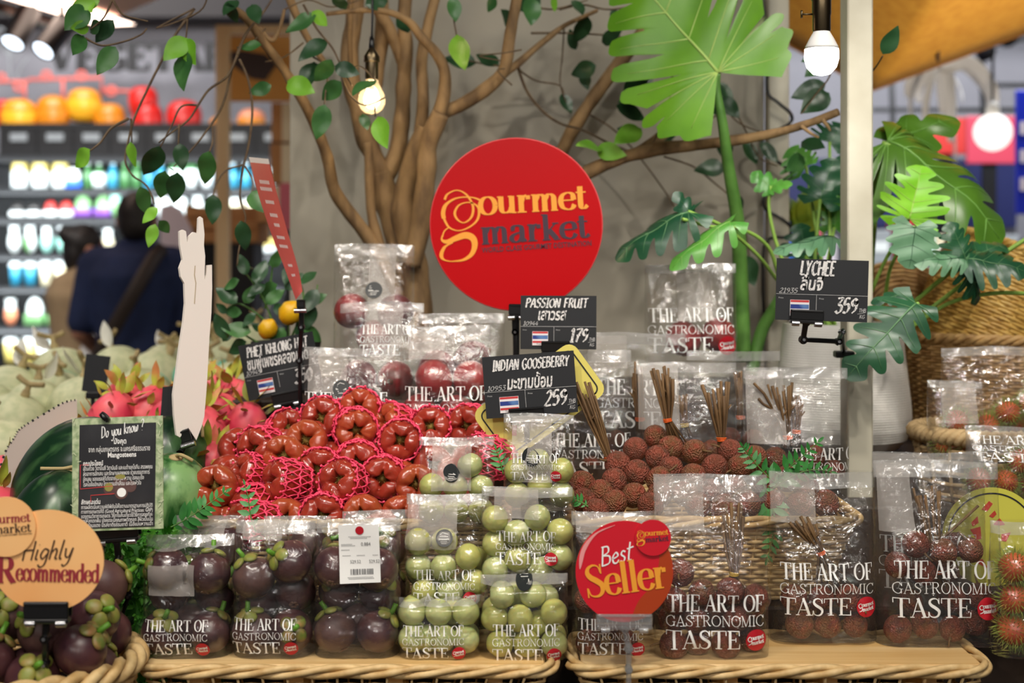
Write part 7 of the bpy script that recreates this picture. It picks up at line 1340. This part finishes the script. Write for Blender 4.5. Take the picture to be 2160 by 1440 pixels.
# ---- Highly Recommended
Y = 1.80; k = S(Y); c = P(100, 1182, Y); t = thing('round_sign', 'orange Highly Recommended round sign above the loose mangosteens', 'sign', c)
MB().slab(circle(0, 0, 119*k, 64, 107*k), .0022).build('disc', 'orange_card', t, smooth=False); MB().slab(circle(-86*k, 72*k, 63*k, 44), .003, Matrix.Translation((0, -.0032, 0))).build('small_disc', 'orange_card', t, smooth=False)
g, d_ = MB(), MB(); logo(g, d_, -86*k, 72*k, k*.094, flat(-.0036), True, 1.2); g.build('logo_red', 'maroon_ink', t, smooth=False); d_.build('logo_brown', 'brown_ink', t, smooth=False)
mb = MB(); write(mb, 'Highly', -56*k, 0*k, 108*k, 40*k, flat(-.0008), 'hand', thick=.10, thin=.05, shear=.3, rot=.05); mb.build('script_lettering', 'brown_ink', t, smooth=False)
mb = MB(); write(mb, 'R', -108*k, -46*k, 44*k, 54*k, flat(-.0009), thick=.22, thin=.06, rot=-.02); write(mb, 'ecommended', -66*k, -42*k, 176*k, 40*k, flat(-.0009), thick=.17, thin=.05, rot=-.025); mb.build('maroon_lettering', 'maroon_ink', t, smooth=False)
clip('black sign clip holding the orange Recommended sign', (98, 1286), 94, [(98, 1302, 1.805), (96, 1345, 1.81), (96, 1400, 1.82), (92, 1452, 1.84)], Y, jh=36, dY=.006)
# ---- Do you know card
Y = 1.995; k = S(Y); M = Matrix.Translation(P(248, 998, Y)) @ Matrix.Rotation(-.035, 4, 'Y') @ Matrix.Rotation(-.12, 4, 'X'); t = thing('info_card', 'Do you know mangosteens info card with green botanical border', 'card', M); f = flat(-.0012)
MB().box((0, .001, 0), (192*k, .0016, 236*k)).build('sheet', 'botanic', t, smooth=False)
MB().face([(-83*k, -113*k), (78*k, -113*k), (82*k, 104*k), (-80*k, 104*k)], -.0006).build('dark_panel', 'poster_dark', t, smooth=False)
mb = MB(); write(mb, 'Do you know ?', -34*k, 74*k, 92*k, 24*k, f, 'hand', thick=.11, thin=.05, shear=.3, rot=.16)
font_text(mb, 'มังคุด', 6*k, 62*k, 26*k, f, align='c', height=15*k, bold=.02); font_text(mb, 'จาก กลุ่มเกษตรกร จ.นครศรีธรรมราช', 4*k, 46*k, 130*k, f, align='c', height=15*k); font_text(mb, 'Mangosteens', 10*k, 34*k, 60*k, f, align='c', height=15*k, bold=.02); font_text(mb, 'คุณประโยชน์', -72*k, 18*k, 42*k, f, height=13*k, bold=.02)
for i, s_ in enumerate(('อุดมด้วย วิตามินซี วิตามินอี และเบต้าแคโรทีน สรรพคุณ', 'ลดอาการอักเสบ และรักษาแผลพุพอง ช่วยบรรเทาการ', 'อักเสบ ของเซลล์ที่เกิดจากโรคเบาหวาน โรคมะเร็ง', 'โรคไขข้ออักเสบ โรคความจำเสื่อม และโรคหัวใจ')): font_text(mb, s_, -72*k, (8-11*i)*k, (146, 140, 128, 122)[i]*k, f, height=12*k)
font_text(mb, 'ลักษณะเด่น', -76*k, -62*k, 40*k, f, height=13*k, bold=.02)
for i, s_ in enumerate(('การผลิตเน้นความพิถีพิถันใส่ใจตามมาตรฐานการปฏิบัติ', 'ทางการเกษตรที่ดี (Good Agricultural Practices: GAP)', 'ของกรมวิชาการเกษตร วิธีการเก็บเกี่ยวใช้วิธีการสอยที่ละ', 'ลูกให้ลูกตกพื้น มังคุดจะมีคุณภาพดีทุกลูก สีผิวเป็นมัน', 'สีม่วงอมแดง มีรสชาติธรรมชาติ เนื้อแน่นหวานฉ่ำ')): font_text(mb, s_, -76*k, (-72-9.5*i)*k, 150*k, f, height=11*k)
mb.build('lettering', 'print_white', t, smooth=False); mb = MB(); strip(mb, [Vector((-60*k, 20*k)), Vector((-78*k, 20*k)), Vector((-78*k, -30*k)), Vector((-10*k, -26*k))], [1.4*k]*4, f); strip(mb, [Vector((-6*k, -42*k)), Vector((-56*k, -44*k)), Vector((-56*k, -58*k))], [1.4*k]*3, f); mb.build('pointer_lines', 'flag_red', t, smooth=False)
mb = MB(); mb.face(circle(6*k, -20*k, 15*k), -.0010); mb.face(circle(-16*k, -32*k, 13*k), -.0011); mb.face(circle(28*k, -28*k, 12*k), -.0011); mb.face(circle(8*k, -40*k, 14*k), -.0012); mb.mi = 1; mb.face(circle(-18*k, -28*k, 9*k), -.0014); mb.face(circle(6*k, -7*k, 11*k, 20, 5*k), -.0014); mb.mi = 2; mb.face(circle(9*k, -40*k, 9.5*k), -.0016); mb.build('fruit_picture', ['mango_skin_brown', 'sepal', 'label_white'], t, smooth=False)
mb = MB(); rr = random.Random(3)
for i in range(40): x = rr.choice((-1, 1))*rr.uniform(84, 95); z = rr.uniform(-116, 116); a = rr.uniform(0, 3); strip(mb, [Vector((x*k, z*k)), Vector(((x+min(8*math.cos(a), 95-abs(x))*(-1 if x > 0 else 1))*k, (z+9*math.sin(a))*k))], [1.6*k]*2, f)
mb.build('botanical_lines', mat('botanic_line', (196, 204, 170), .5), t, smooth=False)
clip('black jointed sign clip holding the info card over the green mat', (246, 1122), 92, [(246, 1136, 2.0), (250, 1180, 2.01), (268, 1222, 2.015), (272, 1256, 2.02), (254, 1306, 2.03)], 2.005, rot=.08, jh=24, dY=.008)
MB().tube([P(218, 882, 2.0), P(224, 876, 2.0)], .008, 12).build('top_clip', 'black_plastic', t, True)
# ---- yellow cards
Y = 2.325; k = S(Y); M = Matrix.Translation(P(1138, 848, Y)) @ Matrix.Rotation(-math.radians(36), 4, 'Y'); t = thing('warning_card', 'yellow rounded card with red arrows behind the gooseberry price card', 'card', M)
MB().slab(rrect(262*k, 132*k, 22*k), .002).build('card', 'yellow_card', t, smooth=False); mb = MB(); o = [Vector(q) for q in rrect(236*k, 108*k, 14*k)]; strip(mb, o+o[:2], [3*k]*(len(o)+2), flat(-.0005)); mb.build('black_line', 'card_black', t, smooth=False)
mb = MB()
for x, z, a in ((-72, -10, .9), (-40, 8, .4), (84, 18, .8), (20, -24, .3)): mb.face([(q[0]*k*math.cos(a)-q[1]*k*math.sin(a)+x*k, q[0]*k*math.sin(a)+q[1]*k*math.cos(a)+z*k) for q in ((-20, -5), (6, -5), (6, -13), (22, 0), (6, 13), (6, 5), (-20, 5))], -.0006)
mb.build('red_arrows', 'arrow_red', t, smooth=False); MB().box((0, .006, 0), (.01, .006, .2), Matrix.Rotation(math.radians(36), 4, 'Y') @ Matrix.Translation((0, 0, -.08))).build('support_stick', 'black_plastic', t, smooth=False)
Y = 2.22; k = S(Y); c = P(2092, 1132, Y); t = thing('warning_card', 'round yellow sign with red shards and black ring behind rightmost lychee bag', 'sign', c); MB().slab(circle(0, 0, 104*k, 60), .002).build('disc', mat('lime_yellow', (216, 212, 84), .45), t, smooth=False)
mb = MB(); strip(mb, [Vector((92*k*math.cos(a*.05), 92*k*math.sin(a*.05))) for a in range(8, 70)], [3*k]*62, flat(-.0005)); mb.build('black_ring', 'card_black', t, smooth=False); mb = MB()
for q in (((-22, 58), (-6, 76), (2, 70), (-10, 54)), ((-6, 44), (6, 56), (10, 48), (2, 40)), ((2, 26), (16, 40), (28, 26), (16, 24)), ((-44, 30), (-30, 44), (-28, 30), (-40, 22)), ((-46, 16), (-24, 22), (-22, -4), (-32, -6)), ((-66, 2), (-42, -20), (-40, -44), (-50, -42)), ((-36, -50), (-20, -46), (-8, -66), (-26, -58)), ((20, 6), (40, 10), (30, -10), (20, -8))): mb.face([(a*k, b*k) for a, b in q], -.0006)
mb.build('red_shards', 'arrow_red', t, smooth=False); MB().box((0, .006, -.08), (.01, .006, .19)).build('support_stick', 'black_plastic', t, smooth=False)
# ---- white cutout seen almost edge-on, pinkish cutout back, black card backs, red flyer
def oblique(outline, cx, cy, Y, th):
    k = S(Y); c = P(cx, cy, Y); return Matrix.Translation(c) @ Matrix.Rotation(th, 4, 'Z'), [((x-cx)*k/math.cos(th), -(y-cy)*k) for x, y in outline]
ol = [(1150, 25), (1168, 14), (1185, 24), (1190, 92), (1203, 52), (1225, 28), (1248, 36), (1252, -60), (1262, -72), (1275, -60), (1284, 40), (1281, 110), (1288, 180), (1284, 330), (1296, 300), (1300, 238), (1325, 235), (1326, 380), (1322, 540), (1311, 700), (1297, 1000), (1283, 1200), (1266, 1270), (1240, 1346), (1222, 1312), (1196, 1262), (1152, 1320), (1134, 1305), (1121, 1180), (1116, 1050), (1134, 900), (1150, 750), (1170, 600), (1180, 480), (1176, 352), (1156, 310), (1150, 255), (1166, 205), (1152, 110)]
M, o = oblique([(x/3, 480+y/3) for x, y in ol], 408, 700, 2.34, math.radians(38)); t = thing('cutout_board', 'tall white cutout board seen edge-on left of the lemon bush', 'cutout', M)
MB().slab(o, .006).build('board', 'foam_white', t, smooth=False); mb = MB(); kk = S(2.34); strip(mb, [Vector(((x/3-408)*kk/math.cos(math.radians(38)), -(480+y/3-700)*kk)) for x, y in ((1232, 240), (1228, 300), (1236, 350), (1232, 420), (1228, 480))], [.0014]*5, flat(-.0006)); mb.build('glue_mark', mat('glue', (190, 172, 140), .6), t, smooth=False)
clip('black sign clip holding the white cutout board', (392, 918), 22, [(392, 934, 2.34), (380, 956, 2.34), (381, 990, 2.34), (382, 1010, 2.34), (412, 1000, 2.36)], 2.335, jh=26, rot=.3)
M, o = oblique([(155, 845), (157, 960), (150, 1062), (30, 1070), (12, 1030), (8, 1000), (20, 950), (36, 922), (45, 905), (65, 890), (100, 868), (130, 850)], 90, 950, 2.47, math.radians(20)); t = thing('cutout_board', 'pinkish-grey back of a cutout board behind the dark watermelons', 'cutout', M); MB().slab(o, .005).build('board', 'foam_pink', t, smooth=False); mb = MB(); e = [Vector(q) for q in o[4:]+o[:1]]
e2 = cr(e, 7)
for i in range(0, len(e2)-1, 2): d = e2[i+1]-e2[i]; strip(mb, [e2[i]+d*.1, e2[i]+d*(.5+.4*RN.random())], [.004]*2, flat(-.0005))
mb.build('dark_edge_marks', 'card_black', t, smooth=False)
for nm, q, Y in (('black back of a price card standing among the melons', [(182, 746), (233, 752), (222, 832), (172, 824)], 2.92), ('black back of a price card half hidden by the white cutout', [(343, 816), (384, 812), (380, 946), (334, 938)], 2.5)):
    cx = sum(a for a, b in q)/4; cy = sum(b for a, b in q)/4; M = Matrix.Translation(P(cx, cy, Y)); k = S(Y); t = thing('price_card', nm, 'price card', M); MB().slab([((a-cx)*k, -(b-cy)*k) for a, b in q][::-1], .002).build('board', 'card_black', t, smooth=False); MB().box((-.005, .0, -45*k), (.03, .012, .014), None, .002).build('clip_jaw', 'black_plastic', t, smooth=False); MB().box((-.006, 0, -75*k), (.008, .006, .06), None, .001).build('stem', 'black_plastic', t, smooth=False)
Y = 2.50; t = thing('paper_flyer', 'long red paper flyer with white writing curving beside the grey panel', 'flyer', P(580, 480, Y)); Lc = cr([P(525, 331, 2.44), P(545, 410, 2.44), P(573, 495, 2.46), (P(602, 570, 2.49)), P(624, 632, 2.52)], 6); Rc = cr([P(566, 335, 2.56), P(586, 415, 2.56), P(610, 500, 2.55), P(630, 570, 2.54), P(638, 614, 2.53)], 6); n = len(Lc)-1
def fp(u, v, off=0): i = min(int(v*n), n-1); f = v*n-i; a = Lc[i].lerp(Lc[i+1], f); b = Rc[i].lerp(Rc[i+1], f); return a.lerp(b, u)+Vector((0, -off, 0))
MB().grid(lambda u, v: fp(u, .05+.95*v), 4, 24).build('sheet', 'flyer_red', t, True); MB().grid(lambda u, v: fp(u, .052*v), 4, 2).build('white_top', 'flag_white', t, True); mb = MB()
for v, w_ in ((.16, .5), (.20, .6), (.28, .45), (.36, .4), (.42, .3), (.5, .45), (.56, .5), (.7, .3), (.78, .3)):
    nn = int(w_*14)
    for j in range(nn): a = .5-w_/2+w_*j/nn; mb.add([fp(a, v, .0012), fp(a+w_/nn*.65, v, .0012), fp(a+w_/nn*.65, v+.022, .0012), fp(a, v+.02, .0012)], [(0, 1, 2, 3)])
mb.build('white_writing', 'flag_white', t, True, False); clip('black sign clip and rod holding the red paper flyer', (634, 640), 16, [(636, 648, 2.525), (636, 690, 2.53), (632, 760, 2.55), (634, 860, 2.56)], 2.52, jh=16)
